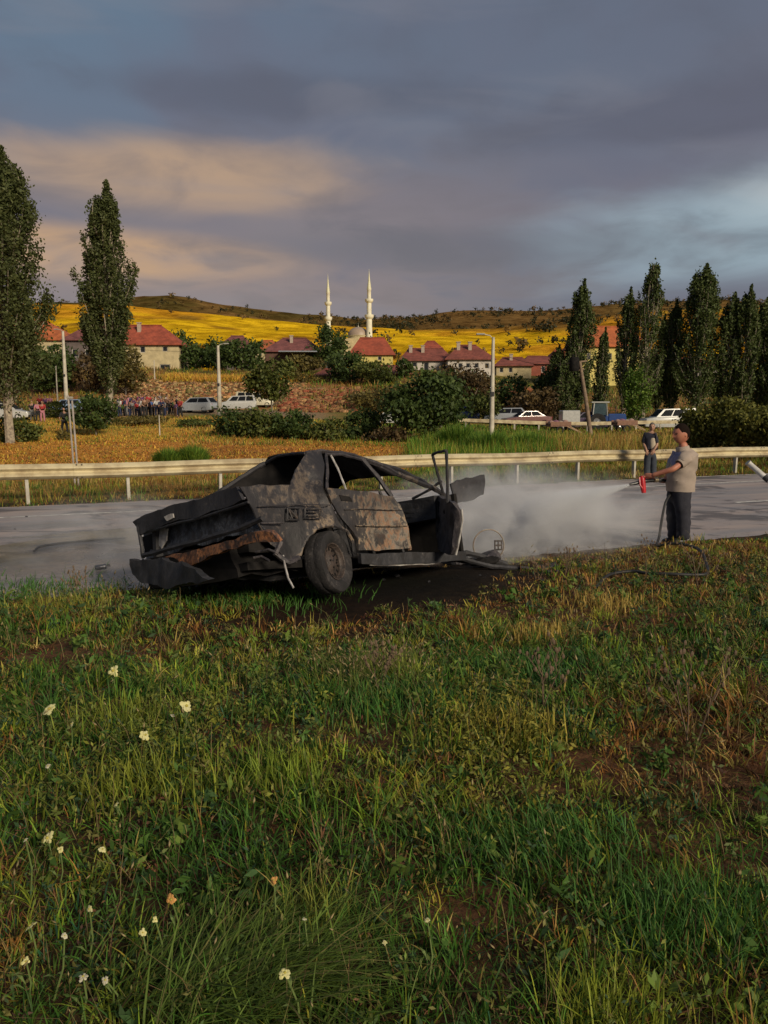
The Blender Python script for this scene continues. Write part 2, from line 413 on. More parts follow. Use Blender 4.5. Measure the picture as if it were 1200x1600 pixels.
b = t.n('ShaderNodeBsdfPrincipled', i_Base_Color=c, i_Roughness=.6); t.n('ShaderNodeOutputMaterial', i_0=b); PAINT = m
def line_strip(s0, s1, x0, x1):
    mb = MB(); n = max(2, int((x1 - x0) / 2)); v = []
    for i in range(n + 1):
        x = x0 + (x1 - x0) * i / n; v += [(x, s0 + SLOPE * x, .004), (x, s1 + SLOPE * x, .004)]
    mb.add(v, [(2 * i, 2 * i + 2, 2 * i + 3, 2 * i + 1) for i in range(n)]); return mb
line_strip(15.95, 16.09, -80, 120).build('edge_line', PAINT, road)
line_strip(17.78, 17.90, 4.5, 120).build('edge_line', PAINT, road)
for k in range(-8, 12):
    x0 = 7.1 + k * 8.0
    if k in (-1, -2): continue
    line_strip(12.25, 12.39, x0, x0 + 2.9).build('lane_dash', PAINT, road)

# ------------------------------------------------------------------ hills
U = np.linspace(-1.9, 1.9, 520); D = np.concatenate([np.linspace(185, 700, 70), np.linspace(712, 1700, 60)])
UU, DD = np.meshgrid(U, D)
px_ = 600 + UU * 1200
crest1 = np.interp(px_, [-900, -200, 0, 80, 200, 300, 400, 480, 560, 640, 760, 880, 1000, 1200, 1600, 2600], [470, 478, 484, 483, 482, 488, 499, 506, 512, 516, 516, 502, 492, 490, 486, 478])
crest2 = np.interp(px_, [-900, -200, 0, 130, 190, 235, 275, 330, 400, 480, 560, 640, 700, 760, 820, 880, 950, 1050, 1200, 1600, 2600], [470, 476, 482, 481, 474, 466, 465, 476, 488, 496, 500, 498, 491, 489, 488, 485, 478, 479, 480, 474, 470])
z1 = CAM_H + (645 - crest1) / 1200 * 650; z2 = CAM_H + (645 - crest2) / 1200 * 1150
tt = np.clip((DD - 185) / (650 - 185), 0, 1)
za = 6 + (z1 - 6) * (tt ** 1.25)
tb = np.clip((DD - 650) / (1150 - 650), 0, 1)
zb = z1 + (z2 - z1) * tb - 18 * np.sin(tb * math.pi) * 1.0
HZ = np.where(DD < 650, za, zb)
HZ = np.where(DD > 1150, z2 - (DD - 1150) * .12, HZ)
XX = UU * DD
und = 5.0 * bump2(XX, DD, .0105) + 2.2 * bump2(XX, DD, .034, 2.) + .9 * bump2(XX, DD, .09, 5.)
HZ = HZ + und * smooth(200, 420, DD) * np.where(np.abs(DD - 650) < 40, .5, 1)
nn = bump2(XX, DD, .02, 3.) * .5 + bump2(XX, DD, .05, 7.) * .35 + bump2(XX, DD, .12, 1.) * .2
def L3(a, b, f): return a * (1 - f[..., None]) + b * f[..., None]
gold = np.array([.68, .42, .014]); orange = np.array([.56, .26, .020]); olive = np.array([.085, .062, .018]); brown = np.array([.20, .115, .04])
HC = np.broadcast_to(gold, UU.shape + (3,)).copy()
py_ = 645 - (HZ - CAM_H) / DD * 1200
left = smooth(520, 470, px_)
f_or = smooth(-.15, .40, nn + .30 * smooth(820, 900, px_) + .25 * smooth(520, 500, py_) * (1 - left) - .25 * left + .75 * left * smooth(506, 488, py_))
HC = L3(HC, np.broadcast_to(orange, HC.shape), np.clip(f_or, 0, .9))
HC = L3(HC, np.broadcast_to(olive, HC.shape), smooth(.25, .5, nn + .06 * smooth(860, 960, px_)) * .7)
# darker wooded ridge behind, and the brush slope in the middle
HC = L3(HC, L3(np.broadcast_to(olive, HC.shape), np.broadcast_to(brown, HC.shape), smooth(-.3, .4, nn)), smooth(655, 690, DD))
mid = smooth(600, 660, px_) * smooth(960, 860, px_) * smooth(526, 514, py_ + 6 * nn)
HC = L3(HC, np.broadcast_to(brown * .75, HC.shape), mid * .9)
mid2 = smooth(470, 560, px_) * smooth(510, 500, py_)
HC = L3(HC, np.broadcast_to(brown, HC.shape), mid2 * .5)
HC = np.clip(HC, .003, 1)
m = bpy.data.materials.new('hillside'); m.use_nodes = True; t = NT(m.node_tree)
P = t.n('ShaderNodeNewGeometry').outputs['Position']
a = t.n('ShaderNodeVertexColor', layer_name='Col').outputs[0]
c = t.mix(1.0, a, t.mix(t.rng(t.noise(P, .055, 8, .7), .35, .65), (.55, .5, .45), (1.25, 1.25, 1.2)), 'MULTIPLY')
Xh, Yh, Zh = t.sep(P)
row = t.noise(t.comb(t.math('MULTIPLY', Xh, .02), t.math('MULTIPLY', Yh, .12), Zh), 1.0, 4, .6)
c = t.mix(t.math('MULTIPLY', t.rng(row, .5, .7), .18), c, t.mix(1.0, c, (.6, .5, .4), 'MULTIPLY'))
b = t.n('ShaderNodeBsdfPrincipled', i_Base_Color=c, i_Roughness=1.0); b.inputs['Specular IOR Level'].default_value = 0
bn = t.n('ShaderNodeBump', i_Strength=.8, i_Distance=2.0, i_Height=t.noise(P, .12, 8, .7)); t.put(b.inputs['Normal'], bn)
t.n('ShaderNodeOutputMaterial', i_0=b)
idx = np.arange(UU.size).reshape(UU.shape)
quads = np.stack([idx[:-1, :-1], idx[:-1, 1:], idx[1:, 1:], idx[1:, :-1]], -1).reshape(-1, 4)
hill = fast_mesh('hills', np.stack([XX, DD, HZ], -1).reshape(-1, 3), quads.ravel(), np.full(len(quads), 4), m, col=HC.reshape(-1, 3), smooth_=True); tag(hill, kind='structure')
def hz(u, d):
    i = np.clip(np.searchsorted(D, d), 1, len(D) - 1); j = np.clip(np.round((u + 1.9) / 3.8 * 519).astype(int), 0, 519)
    f = (d - D[i - 1]) / (D[i] - D[i - 1]); return HZ[i - 1, j] * (1 - f) + HZ[i, j] * f

# leaf clouds ----------------------------------------------------------------
def leaf_quads(c, size, rng_, up_bias=.3, aspect=.6):
    """one rhombic leaf spray at each centre, random facing"""
    n = len(c); a = rng_.normal(size=(n, 3)); a /= np.linalg.norm(a, axis=1)[:, None]
    b = rng_.normal(size=(n, 3)); b -= (b * a).sum(1)[:, None] * a; b /= np.linalg.norm(b, axis=1)[:, None]
    s = (size * rng_.uniform(.6, 1.4, n))[:, None]
    v = np.stack([c - a * s * .5, c + b * s * aspect * .5 - a * s * .05, c + a * s * .5, c - b * s * aspect * .5 + a * s * .05], 1)
    return v.reshape(-1, 3)
def leaf_obj(name, centres, size, base, dark, light, parent=None, rng_=rng, clump=None, material=None):
    n = len(centres); v = leaf_quads(centres, size, rng_)
    k = rng_.beta(2, 2, n)[:, None]
    if clump is not None: k = np.clip(k * .6 + clump[:, None] * .5, 0, 1)
    c = np.where(k < .5, np.array(dark) * (1 - 2 * k) + np.array(base) * 2 * k, np.array(base) * (2 - 2 * k) + np.array(light) * (2 * k - 1))
    c = np.repeat(c * rng_.uniform(.8, 1.2, (n, 1)), 4, axis=0)
    return fast_mesh(name, v, np.arange(4 * n), np.full(n, 4), material or LEAF, parent, col=c)
def clumps_round(n_cl, per, rad, rng_, r_cl=.28, hollow=.55):
    """clump centres in the outer shell of an ellipsoid, leaves round each"""
    d = rng_.normal(size=(n_cl, 3)); d /= np.linalg.norm(d, axis=1)[:, None]
    r = rng_.uniform(hollow, 1.0, n_cl) ** .8
    c = d * r[:, None]; tone = rng_.uniform(0, 1, n_cl)
    rc = rng_.uniform(.6, 1.3, n_cl) * r_cl
    p = c[:, None, :] + rng_.normal(size=(n_cl, per, 3)) * rc[:, None, None] * .5
    return (p * np.array(rad)).reshape(-1, 3), np.repeat(tone, per)

# far trees dotted over the hills: a far-off scatter nobody could count
def far_wood():
    r = np.random.default_rng(3); pts = []
    def scat(n, x0, x1, d0, d1, f=None):
        u = (r.uniform(x0, x1, n) - 600) / 1200; d = r.uniform(d0, d1, n)
        k = bump2(u * d, d, .03, 4.) + r.normal(size=n) * .5 > (.1 if f is None else f)
        pts.append(np.stack([u[k], d[k]], -1))
    scat(900, 600, 1500, 1090, 1150, -.2); scat(1500, 610, 1600, 800, 1100, .2); scat(700, 780, 1400, 420, 650, .55)
    scat(500, -300, 620, 1000, 1150, .3); scat(260, 470, 700, 980, 1150, -.5); scat(160, 60, 520, 330, 640, .9); scat(160, 520, 860, 300, 600, .8)
    p = np.concatenate(pts); z = hz(p[:, 0], p[:, 1]); x = p[:, 0] * p[:, 1]; n = len(p)
    h = r.uniform(3, 6.5, n) * np.where(r.random(n) < .1, 1.5, 1)
    per = 34
    c = np.stack([x, p[:, 1], z + h * .5], -1)[:, None, :] + r.normal(size=(n, per, 3)) * np.array([1, 1, .8]) * (h * .22)[:, None, None]
    c[..., 2] = np.maximum(c[..., 2], z[:, None])
    c = c.reshape(-1, 3); v = leaf_quads(c, np.repeat(h * .26, per), r, aspect=.9)
    dry = (r.random(n) < .35)[:, None]
    col = np.where(dry, np.array([.16, .10, .03]), np.array([.045, .045, .016])) * r.uniform(.6, 1.3, (n, 1))
    o = fast_mesh('far_trees', v, np.arange(len(v)), np.full(len(c), 4), LEAF, col=np.repeat(col, per * 4, axis=0))
    tag(o, 'small dark trees dotted over the golden hills and along the ridge', 'far trees', kind='stuff')
far_wood()
# ------------------------------------------------------------------ guardrail
GALV = mat('galvanised_steel', (.54, .465, .285), .5, .1, color2=(.33, .26, .15), vscale=2.2)
GALVD = mat('galvanised_post', (.42, .40, .33), .55, .15, color2=(.28, .25, .20), vscale=4)
BOLT = mat('dark_bolt', (.10, .08, .06), .6)
rd = Vector((1, SLOPE, 0)).normalized(); rn = Vector((rd.y, -rd.x, 0))   # along the rail, towards the camera
gr = thing('guardrail', (0, 18.4, 0), 'long pale steel guardrail with a W shaped beam along the far side of the road', 'guardrail')
prof = [(0.0, .47), (.035, .49), (.08, .535), (.08, .565), (.012, .605), (.0, .625), (.012, .645), (.08, .685), (.08, .715), (.035, .76), (.0, .78)]
def beam_sec(t0, t1, sag=0.0):
    mb = MB(); n = 9; k = 0
    vs = []
    for i in range(n):
        t = t0 + (t1 - t0) * i / (n - 1); o_ = (.010 if i == 0 else 0)
        for (q, z) in prof: vs.append(rd * t + rn * (q + o_) + Vector((0, 0, z + sag * math.sin(t * 1.3) * .01)))
        for (q, z) in prof: vs.append(rd * t + rn * (q + o_ - .005) + Vector((0, 0, z + sag * math.sin(t * 1.3) * .01)))
    m_ = len(prof); fs = []
    for i in range(n - 1):
        for j in range(m_ - 1):
            a0 = i * 2 * m_ + j; fs.append((a0, a0 + 2 * m_, a0 + 2 * m_ + 1, a0 + 1))
            fs.append((a0 + m_, a0 + m_ + 1, a0 + 3 * m_ + 1, a0 + 3 * m_))
    for j in range(m_ - 1):
        for e0 in (0, (n - 1) * 2 * m_): fs.append((e0 + j, e0 + j + 1, e0 + m_ + j + 1, e0 + m_ + j))
    return mb.add(vs, fs)
T0 = -7.16 * 1.0905
for k in range(-9, 14):
    t0 = T0 + .9 + k * 3.86
    b_ = beam_sec(t0, t0 + 3.90, 1.0).build('rail_beam', GALV, gr, smooth_=True)
    for z in (.505, .745):
        for dt in (.06, .16):
            if k == -9 and z == .505 and dt == .06: mb = MB(); mb.ball((0, 0, 0), (.022, .022, .022), 6, 4); bolt0 = mb.build('bolt', BOLT, b_); c_ = bolt0
            else: c_ = bolt0.copy(); COL.objects.link(c_); c_.parent = b_
            c_.location = rd * (t0 + dt) + rn * .05 + Vector((0, 0, z))
post0 = None
for k in range(-12, 27):
    tpos = T0 + k * 1.93; p = rd * tpos
    if post0 is None:
        mb = MB(); rot = Matrix((rd, rn, Vector((0, 0, 1)))).transposed()
        mb.box((0, 0, .28), (.006, .10, .98), rot); mb.box(rd * .03 + rn * .047 + Vector((0, 0, .28)), (.06, .006, .98), rot); mb.box(rd * .03 - rn * .047 + Vector((0, 0, .28)), (.06, .006, .98), rot)
        mb.shift(-rn * .06); post0 = mb.build('post', GALVD, gr); post0.location = p; me_ = post0
    else:
        c_ = post0.copy(); COL.objects.link(c_); c_.location = p; c_.rotation_euler = (R(random.uniform(-1.2, 1.2)), R(random.uniform(-1.5, 1.5)), 0)

# ------------------------------------------------------------------ burnt-out car
def burnt(name, stops, scale=2.2, rough=.62, bump=.6, streak=.7, spec=.5, seed=0.0):
    m = bpy.data.materials.new(name); m.use_nodes = True; t = NT(m.node_tree)
    P = t.n('ShaderNodeTexCoord').outputs['Object']
    X, Y, Z = t.sep(P); Q = t.comb(t.math('ADD', X, seed), Y, t.math('MULTIPLY', Z, streak))
    n1 = t.noise(Q, scale, 8, .62, .7); n2 = t.noise(Q, scale * 9, 6, .7); n3 = t.noise(Q, scale * 2.7, 7, .6, 1.2)
    r = t.n('ShaderNodeValToRGB', i_0=t.math('ADD', t.math('MULTIPLY', t.math('SUBTRACT', t.math('ADD', t.math('MULTIPLY', n1, .66), t.math('MULTIPLY', n2, .34)), .5), 1.7), .492))
    e = r.color_ramp.elements
    while len(e) < len(stops): e.new(.5)
    for i, (p, c) in enumerate(stops): e[i].position = p; e[i].color = (*c, 1)
    c = r.outputs[0]
    c = t.mix(t.math('MULTIPLY', t.rng(n3, .48, .62), .85), c, (.014, .0125, .013))
    c = t.mix(t.math('MULTIPLY', t.rng(t.math('ADD', Z, t.math('MULTIPLY', n3, .5)), .95, 1.25), .55), c, (.020, .018, .021))
    c = t.mix(t.math('MULTIPLY', t.rng(n2, .60, .72), t.math('MULTIPLY', t.rng(n1, .42, .6), .8)), c, (.26, .22, .18))
    vor = t.noise(t.comb(t.math('MULTIPLY', X, 1.0), Y, t.math('MULTIPLY', Z, .25)), scale * 16, 4, .7); c = t.mix(t.math('MULTIPLY', t.rng(vor, .56, .66), .45), c, (.012, .011, .011))
    b = t.n('ShaderNodeBsdfPrincipled', i_Base_Color=c, i_Roughness=rough); b.inputs['Specular IOR Level'].default_value = spec
    bn = t.n('ShaderNodeBump', i_Strength=bump, i_Distance=.02, i_Height=t.math('ADD', t.math('MULTIPLY', n2, .4), n3)); t.put(b.inputs['Normal'], bn)
    t.n('ShaderNodeOutputMaterial', i_0=b); return m
B_SIDE = burnt('burnt_side_panel', [(.34, (.010, .0095, .010)), (.45, (.024, .021, .022)), (.50, (.115, .090, .072)), (.55, (.25, .185, .12)), (.62, (.026, .021, .021))], 2.1)
B_DOOR = burnt('burnt_door', [(.32, (.014, .012, .012)), (.44, (.045, .037, .033)), (.48, (.25, .195, .13)), (.53, (.21, .105, .055)), (.58, (.18, .15, .115)), (.66, (.022, .018, .018))], 1.9, seed=3.1)
B_UP = burnt('burnt_pillar', [(.32, (.016, .014, .016)), (.46, (.045, .038, .042)), (.55, (.095, .080, .078)), (.66, (.026, .022, .023))], 3.0, seed=7.7)
B_DARK = burnt('charred_metal', [(.3, (.010, .010, .011)), (.5, (.022, .022, .025)), (.7, (.045, .042, .045))], 3.0, rough=.7, seed=1.3)
B_BLUE = burnt('charred_tail_panel', [(.3, (.014, .016, .02)), (.47, (.035, .040, .052)), (.57, (.11, .12, .14)), (.68, (.02, .022, .028))], 4.0, seed=9.3)
B_RUST = burnt('orange_rust', [(.36, (.022, .014, .011)), (.47, (.12, .05, .025)), (.55, (.34, .14, .055)), (.63, (.04, .022, .015))], 3.5, seed=4.2)
B_SOOT = mat('soot', (.010, .0095, .0095), .95, color2=(.02, .018, .017), vscale=5, spec=.1)
TYRE = burnt('burnt_tyre', [(.3, (.008, .008, .008)), (.5, (.018, .016, .017)), (.66, (.045, .041, .040))], 6.0, rough=.9, seed=2.0)
RIM = burnt('burnt_rim', [(.3, (.022, .017, .015)), (.5, (.070, .050, .040)), (.7, (.030, .022, .018))], 7.0, rough=.6, seed=6.0)
ASH = mat('pale_ash', (.42, .40, .37), .9, color2=(.22, .2, .19), vscale=12)
CP0 = Vector((-.963, 7.243, .02)); CY, CPt, CR = R(46.7), R(5.5), R(-13.0)
CM = Matrix.Rotation(CY, 3, 'Z') @ Matrix.Rotation(CPt, 3, 'Y') @ Matrix.Rotation(CR, 3, 'X'); CMI = CM.transposed()
def BW(x, y, z):
    p = CP0 + CM @ Vector((x, y, z)); p.z = max(p.z, .012 + .02 * math.sin(x * 9 + y * 5)); return p
def ray_body(px, py):
    return CMI @ (Vector((0, 0, CAM_H)) - CP0), CMI @ ray(px, py)
def yside(z, half=.77): return -half + max(0.0, z - .95) * .56 - .035 * math.sin(max(0, min(1, (z - .25) / .7)) * math.pi)
def US(px, py, side=None):
    """photo measurement -> body coordinates on the curved right flank (or on the plane y = side)"""
    o, d = ray_body(px, py); y = -.77 if side is None else side
    for _ in range(5):
        q = o + d * ((y - o.y) / d.y)
        if side is None: y = yside(q.z)
    return q
def UX(px, py, xv):
    o, d = ray_body(px, py); return o + d * ((xv - o.x) / d.x)
wreck = thing('burnt_car', (CP0.x + .7, CP0.y + .8, 0), 'burnt out saloon car wreck with its front door open, smoking at the road edge', 'car')
WL = wreck.location.copy()
def dent(v, k=1.0):
    n = mnoise.noise_vector(v * 2.3) * .034 + mnoise.noise_vector(v * 7.1) * .018 + mnoise.noise_vector(v * 19) * .005
    return v + n * k
def panel(name, pts3, material, parent=wreck, thick=.012, cell=.07, k=1.0, loc=None):
    """sheet with the given outline (world), cut into small cells, dented and thickened"""
    bm = bmesh.new(); vs = [bm.verts.new(p) for p in pts3]; f = bm.faces.new(vs); f.normal_update(); nrm = f.normal.copy()
    c0 = sum((v.co for v in vs), Vector()) / len(vs); e1 = (vs[1].co - vs[0].co).normalized(); e2 = nrm.cross(e1).normalized()
    for e in (e1, e2):
        ds = [(v.co - c0).dot(e) for v in bm.verts]; lo, hi = min(ds), max(ds); q = lo + cell
        while q < hi - cell * .3:
            bmesh.ops.bisect_plane(bm, geom=bm.verts[:] + bm.edges[:] + bm.faces[:], plane_co=c0 + e * q, plane_no=e, dist=1e-5); q += cell
    bmesh.ops.triangulate(bm, faces=[f for f in bm.faces if len(f.verts) > 4])
    for v in bm.verts: v.co = dent(v.co, k)
    bmesh.ops.recalc_face_normals(bm, faces=bm.faces)
    r_ = bmesh.ops.solidify(bm, geom=bm.faces[:], thickness=thick)
    off = Vector(parent.location) if loc is None else loc
    for v in bm.verts: v.co -= off
    me = bpy.data.meshes.new(name); bm.to_mesh(me); bm.free(); me.materials.append(material)
    me.polygons.foreach_set('use_smooth', [True] * len(me.polygons)); me.set_sharp_from_angle(angle=R(40))
    o = bpy.data.objects.new(name, me); COL.objects.link(o); o.parent = parent; return o
def W3(q): return BW(q[0], q[1], q[2])
def side_outline(pix): return [W3(US(*p)) for p in pix]
def bars(name, lst, material, parent=wreck, loc=None, wob=1.0):
    """lst: (list of world points, width, depth)"""
    mb = MB()
    for pts, w_, h_ in lst:
        P_ = []
        for i in range(len(pts) - 1):
            for s_ in range(4): P_.append(pts[i].lerp(pts[i + 1], s_ / 4))
        P_.append(pts[-1])
        P_ = [dent(p, .45 * wob) for p in P_]
        mb.tube(P_, [(w_ + h_) * .27 * (1 + .12 * math.sin(i * 2.1)) for i in range(len(P_))], 6)
    mb.shift(-(WL if loc is None else loc)); return mb.build(name, material, parent, smooth_=True)
# right quarter panel with C pillar and wheel arch
qp = [(374, 763), (400, 760), (430, 758), (455, 757), (464, 735), (476, 709), (501, 706), (505, 735), (506, 764), (512, 779), (521, 796), (527, 812), (534, 826)]
arch = [(522, 821), (508, 821), (494, 826), (482, 838), (474, 853), (470, 868)]
ql = [(462, 880), (446, 872), (434, 856), (421, 845), (409, 830), (401, 816), (395, 796), (387, 778)]
quarter = panel('quarter_panel', side_outline(qp + arch + ql), B_SIDE, cell=.055, k=.8)
lip = [W3(US(*p)) for p in [(553, 862), (550, 845), (541, 829)] + arch]
bars('wheel_arch_lip', [(lip, .03, .03)], B_SIDE)
bars('pillar_seam', [([W3(US(*p)) for p in ((501, 707), (505, 735), (506, 764), (513, 781), (522, 798), (530, 816))], .012, .016)], B_SOOT)
mb = MB()
def recess(px0, py0, px1, py1, r=.012):
    c_ = [W3(US(*p)) for p in ((px0, py0), (px1, py0 + 1), (px1, py1 + 1), (px0, py1))]
    out = (CM @ Vector((0, -1, 0))) * .022
    c_ = [p + out for p in c_]
    return [c_[i] for i in (0, 1, 2, 3, 0)]
flap = bars('fuel_flap', [(recess(447, 794, 465, 812), .016, .014)], B_SIDE, wob=.2)
q_ = recess(449, 796, 463, 810); bars('flap_plate', [([q_[0], q_[0].lerp(q_[2], .5), q_[2]], .02, .02), ([q_[1].lerp(q_[0], .3), q_[2]], .012, .012), ([q_[0], q_[3].lerp(q_[2], .4)], .014, .014)], B_DOOR, wob=.4)
bars('side_vent', [(recess(474, 795, 499, 810), .014, .012), ([recess(478, 800, 494, 800)[0], recess(478, 800, 494, 800)[1]], .014, .012), ([recess(478, 806, 494, 806)[0], recess(478, 806, 494, 806)[1]], .012, .012)], B_SIDE, wob=.2)
bars('panel_crease', [([W3(US(*p)) + CM @ Vector((0, -.03, 0)) for p in ((400, 792), (430, 790), (470, 789), (512, 790))], .010, .010), ([W3(US(*p)) + CM @ Vector((0, -.03, 0)) for p in ((404, 818), (425, 818), (440, 817))], .014, .014)], B_UP, wob=.3)
# rear door
dp = [(508, 765), (540, 768), (575, 771), (612, 776), (622, 789), (630, 806), (635, 828), (638, 860), (600, 860), (557, 860), (554, 845), (547, 832), (537, 820), (527, 803), (516, 785)]
door = panel('rear_door', [p + CM @ Vector((0, -.012, 0)) for p in side_outline(dp)], B_DOOR, cell=.055, k=.7, thick=.02)
bars('window_frame', [([W3(US(*p)) for p in ((512, 766), (511, 740), (509, 709), (535, 710), (568, 718))], .03, .03), ([W3(US(*p)) for p in ((567, 717), (590, 745), (613, 776))], .05, .04)], B_UP)
bars('quarter_light_bar', [([W3(US(*p)) for p in ((517, 711), (528, 732), (541, 766))], .018, .018)], ASH, wob=.3)
mb = MB(); c_ = [W3(US(*p)) + CM @ Vector((0, -.035, 0)) for p in ((526, 774), (544, 777), (547, 785), (530, 783))]
mb.prism([(0, 0), (1, 0), (2, 0), (3, 0)], lambda a, b: c_[a] - WL, lambda a, b: c_[a] - WL + CM @ Vector((0, .03, 0))); mb.build('door_handle_recess', B_SOOT, wreck)
bars('door_crease', [([W3(US(*p)) + CM @ Vector((0, -.03, 0)) for p in ((535, 797), (570, 796), (625, 798))], .010, .010), ([W3(US(*p)) + CM @ Vector((0, -.032, 0)) for p in ((552, 822), (590, 822), (634, 823))], .012, .012)], B_SIDE, wob=.3)
bars('door_edge', [([W3(US(*p)) for p in ((613, 777), (623, 790), (631, 808), (636, 830), (639, 861))], .035, .03)], B_DOOR)
# sill
sl = [W3(US(*p)) for p in ((558, 864), (600, 865), (660, 864), (722, 862), (724, 876), (660, 881), (600, 883), (560, 880))]
panel('sill', sl, B_DARK, cell=.08, k=.5, thick=.05)
bars('sill_flange', [([W3(US(*p)) + CM @ Vector((0, -.03, 0)) for p in ((574, 883), (620, 884), (676, 881))], .012, .012)], ASH, wob=.5)
# roof, sagging to the far side
re_ = [US(*p) for p in ((500, 705), (520, 706), (545, 709), (570, 716), (596, 726), (622, 741))]
cl = US(415, 724, .30); crn = US(470, 707, -.2)
mb = MB(); nU = len(re_); nV = 9; vs = []
for j in range(nV):
    v_ = j / (nV - 1)
    for i in range(nU):
        a_ = re_[i]; u_ = i / (nU - 1)
        # the near half bows up a little, the far half hangs down to the window line
        y = a_.y + v_ * 1.25
        up_ = .085 * math.sin(min(v_ * 1.5, 1) * math.pi / 2) - max(0, v_ - .68) * (1.35 - .5 * u_)
        x = a_.x + v_ * (.28 if i == 0 else .1) + .02 * math.sin(j * 2 + i)
        if i == 0: x = a_.x + (cl.x - a_.x) * min(1, v_ * 1.4)
        vs.append(dent(BW(x, y, a_.z + up_), .8))
fs = [(j * nU + i, j * nU + i + 1, (j + 1) * nU + i + 1, (j + 1) * nU + i) for j in range(nV - 1) for i in range(nU - 1)]
mb.add(vs, fs).shift(-WL); mb.mi = [1 if q // (nU - 1) >= 4 else 0 for q in range(len(mb.f))]; roof = mb.build('roof', [B_UP, B_SOOT], wreck, smooth_=True); sm_ = roof.modifiers.new('thickness', 'SOLIDIFY'); sm_.thickness = .018  # far half coloured black to darken what the rear window shows
bars('roof_rail', [([W3(US(*p)) for p in ((476, 709), (501, 705), (522, 706), (546, 709), (572, 717), (598, 727), (622, 740))], .035, .035)], B_UP)
# far C pillar, edge of the rear window opening
lp = [W3(US(415, 725, .30)), W3(US(393, 737, .32)), W3(US(372, 751, .36)), W3(US(350, 765, .42)), W3(US(335, 775, .5))]
bars('rear_window_edge', [(lp, .05, .04), ([W3(US(476, 709)), W3(US(455, 709, -.25)), W3(US(436, 714, .05)), lp[0]], .03, .03)], B_DARK)
panel('cabin_dark_fill', [W3(US(332, 776, .46)), W3(US(372, 751, .38)), W3(US(415, 726, .32)), W3(US(440, 716, .2)), W3(US(468, 712, .2)), W3(US(468, 768, .2)), W3(US(400, 772, .3))], B_SOOT, cell=.12, k=.4)  # black sheet added to stand for the dark cabin inside
# front roof / A pillar, fallen forward
bars('front_pillar', [([W3(US(*p, -.60)) for p in ((620, 740), (645, 751), (672, 762), (690, 770), (702, 782))], .055, .05), ([W3(US(645, 780, -.1)), W3(US(672, 765, -.35)), W3(US(690, 752, -.5))], .03, .03)], B_SIDE)
bars('windscreen_rail', [([W3(US(575, 718, -.50)), W3(US(600, 728, -.35)), W3(US(628, 736, -.25)), W3(US(655, 750, -.3)), W3(US(676, 763, -.5))], .05, .045)], B_DARK)
def bx(name, x0, x1, y0, y1, z0, z1, material, k=.6, n=(6, 6, 3)):
    """box in body coordinates, cells dented"""
    bm = bmesh.new(); bmesh.ops.create_cube(bm, size=1); bmesh.ops.subdivide_edges(bm, edges=bm.edges, cuts=4, use_grid_fill=True)
    for v in bm.verts:
        p = BW(x0 + (x1 - x0) * (v.co.x + .5), y0 + (y1 - y0) * (v.co.y + .5), z0 + (z1 - z0) * (v.co.z + .5)); v.co = dent(p, k) - WL
        v.co.z = max(v.co.z, .008)
    me = bpy.data.meshes.new(name); bm.to_mesh(me); bm.free(); me.materials.append(material)
    o = bpy.data.objects.new(name, me); COL.objects.link(o); o.parent = wreck; return o
bx('floor_pan', -.9, 1.95, -.66, .72, .26, .33, B_SOOT)
bx('far_side_panel', -.9, 2.9, .72, .78, .28, .93, B_DARK)
bx('rear_bulkhead', -.42, -.34, -.68, .70, .33, .96, B_SOOT)
bx('parcel_shelf', -.44, .05, -.66, .66, .90, .94, B_SOOT)
bx('dashboard', 1.62, 1.98, -.66, .66, .70, .93, B_DARK, 1.2)
bx('front_bulkhead', 1.95, 2.0, -.70, .70, .25, .95, B_SOOT)
bx('rear_seat', .02, .14, -.6, .6, .40, .92, B_SOOT, 1.6)
for y in (-.36, .36):
    fr = []
    for dy in (-.2, .2): fr.append(([BW(1.15, y + dy, .35), BW(1.05, y + dy, .75), BW(.93, y + dy * .8, 1.0)], .03, .03))
    for q in (.5, .7, .9): fr.append(([BW(1.08 - q * .1, y - .2, q), BW(1.1 - q * .1, y + .2, q)], .015, .015))
    bars('seat_frame', fr, B_DARK)
bars('steering_wheel', [([BW(1.48 + .05 * math.sin(a), .36 + .17 * math.cos(a), .86 + .15 * math.sin(a)) for a in np.linspace(0, 2 * math.pi, 13)], .02, .02)], B_DARK, wob=.2)
# boot, tail panel and bumpers, hanging to the left
def RP(px, py, x=-.95): return W3(UX(px, py, x))
panel('boot_lid', [RP(213, 815), RP(228, 806), RP(262, 795), RP(310, 779), RP(345, 766, -.93), RP(374, 762, -.95), RP(388, 782), RP(350, 795), RP(300, 812), RP(260, 823), RP(224, 834)], B_DARK, cell=.08, thick=.03)
deck = [RP(216, 813, -.94), RP(262, 794, -.94), RP(340, 768, -.92), RP(374, 762, -.93), BW(-.42, -.70, .95), BW(-.40, .0, .99), BW(-.40, .62, .96), BW(-.62, .84, .90)]
panel('boot_deck', deck, B_SIDE, cell=.12, thick=.015, k=1.0)
panel('tail_panel', [RP(224, 832, -.80), RP(262, 820, -.80), RP(330, 800, -.80), RP(402, 780, -.80), RP(415, 826, -.80), RP(350, 845, -.80), RP(262, 870, -.80), RP(228, 876, -.80)], B_BLUE, cell=.07, thick=.03, k=1.3)
panel('number_plate_recess', [RP(346, 796, -.815), RP(386, 786, -.815), RP(392, 808, -.815), RP(350, 821, -.815)], B_SOOT, cell=.06, k=.5)
panel('tail_light_opening', [RP(222, 838, -.815), RP(250, 830, -.815), RP(252, 862, -.815), RP(226, 868, -.815)], B_SOOT, cell=.06, k=.5)
panel('melted_lamp_shell', [RP(252, 829, -.86), RP(264, 828, -.86), RP(262, 846, -.86), RP(255, 858, -.86), RP(250, 852, -.86)], ASH, cell=.025, k=.9)
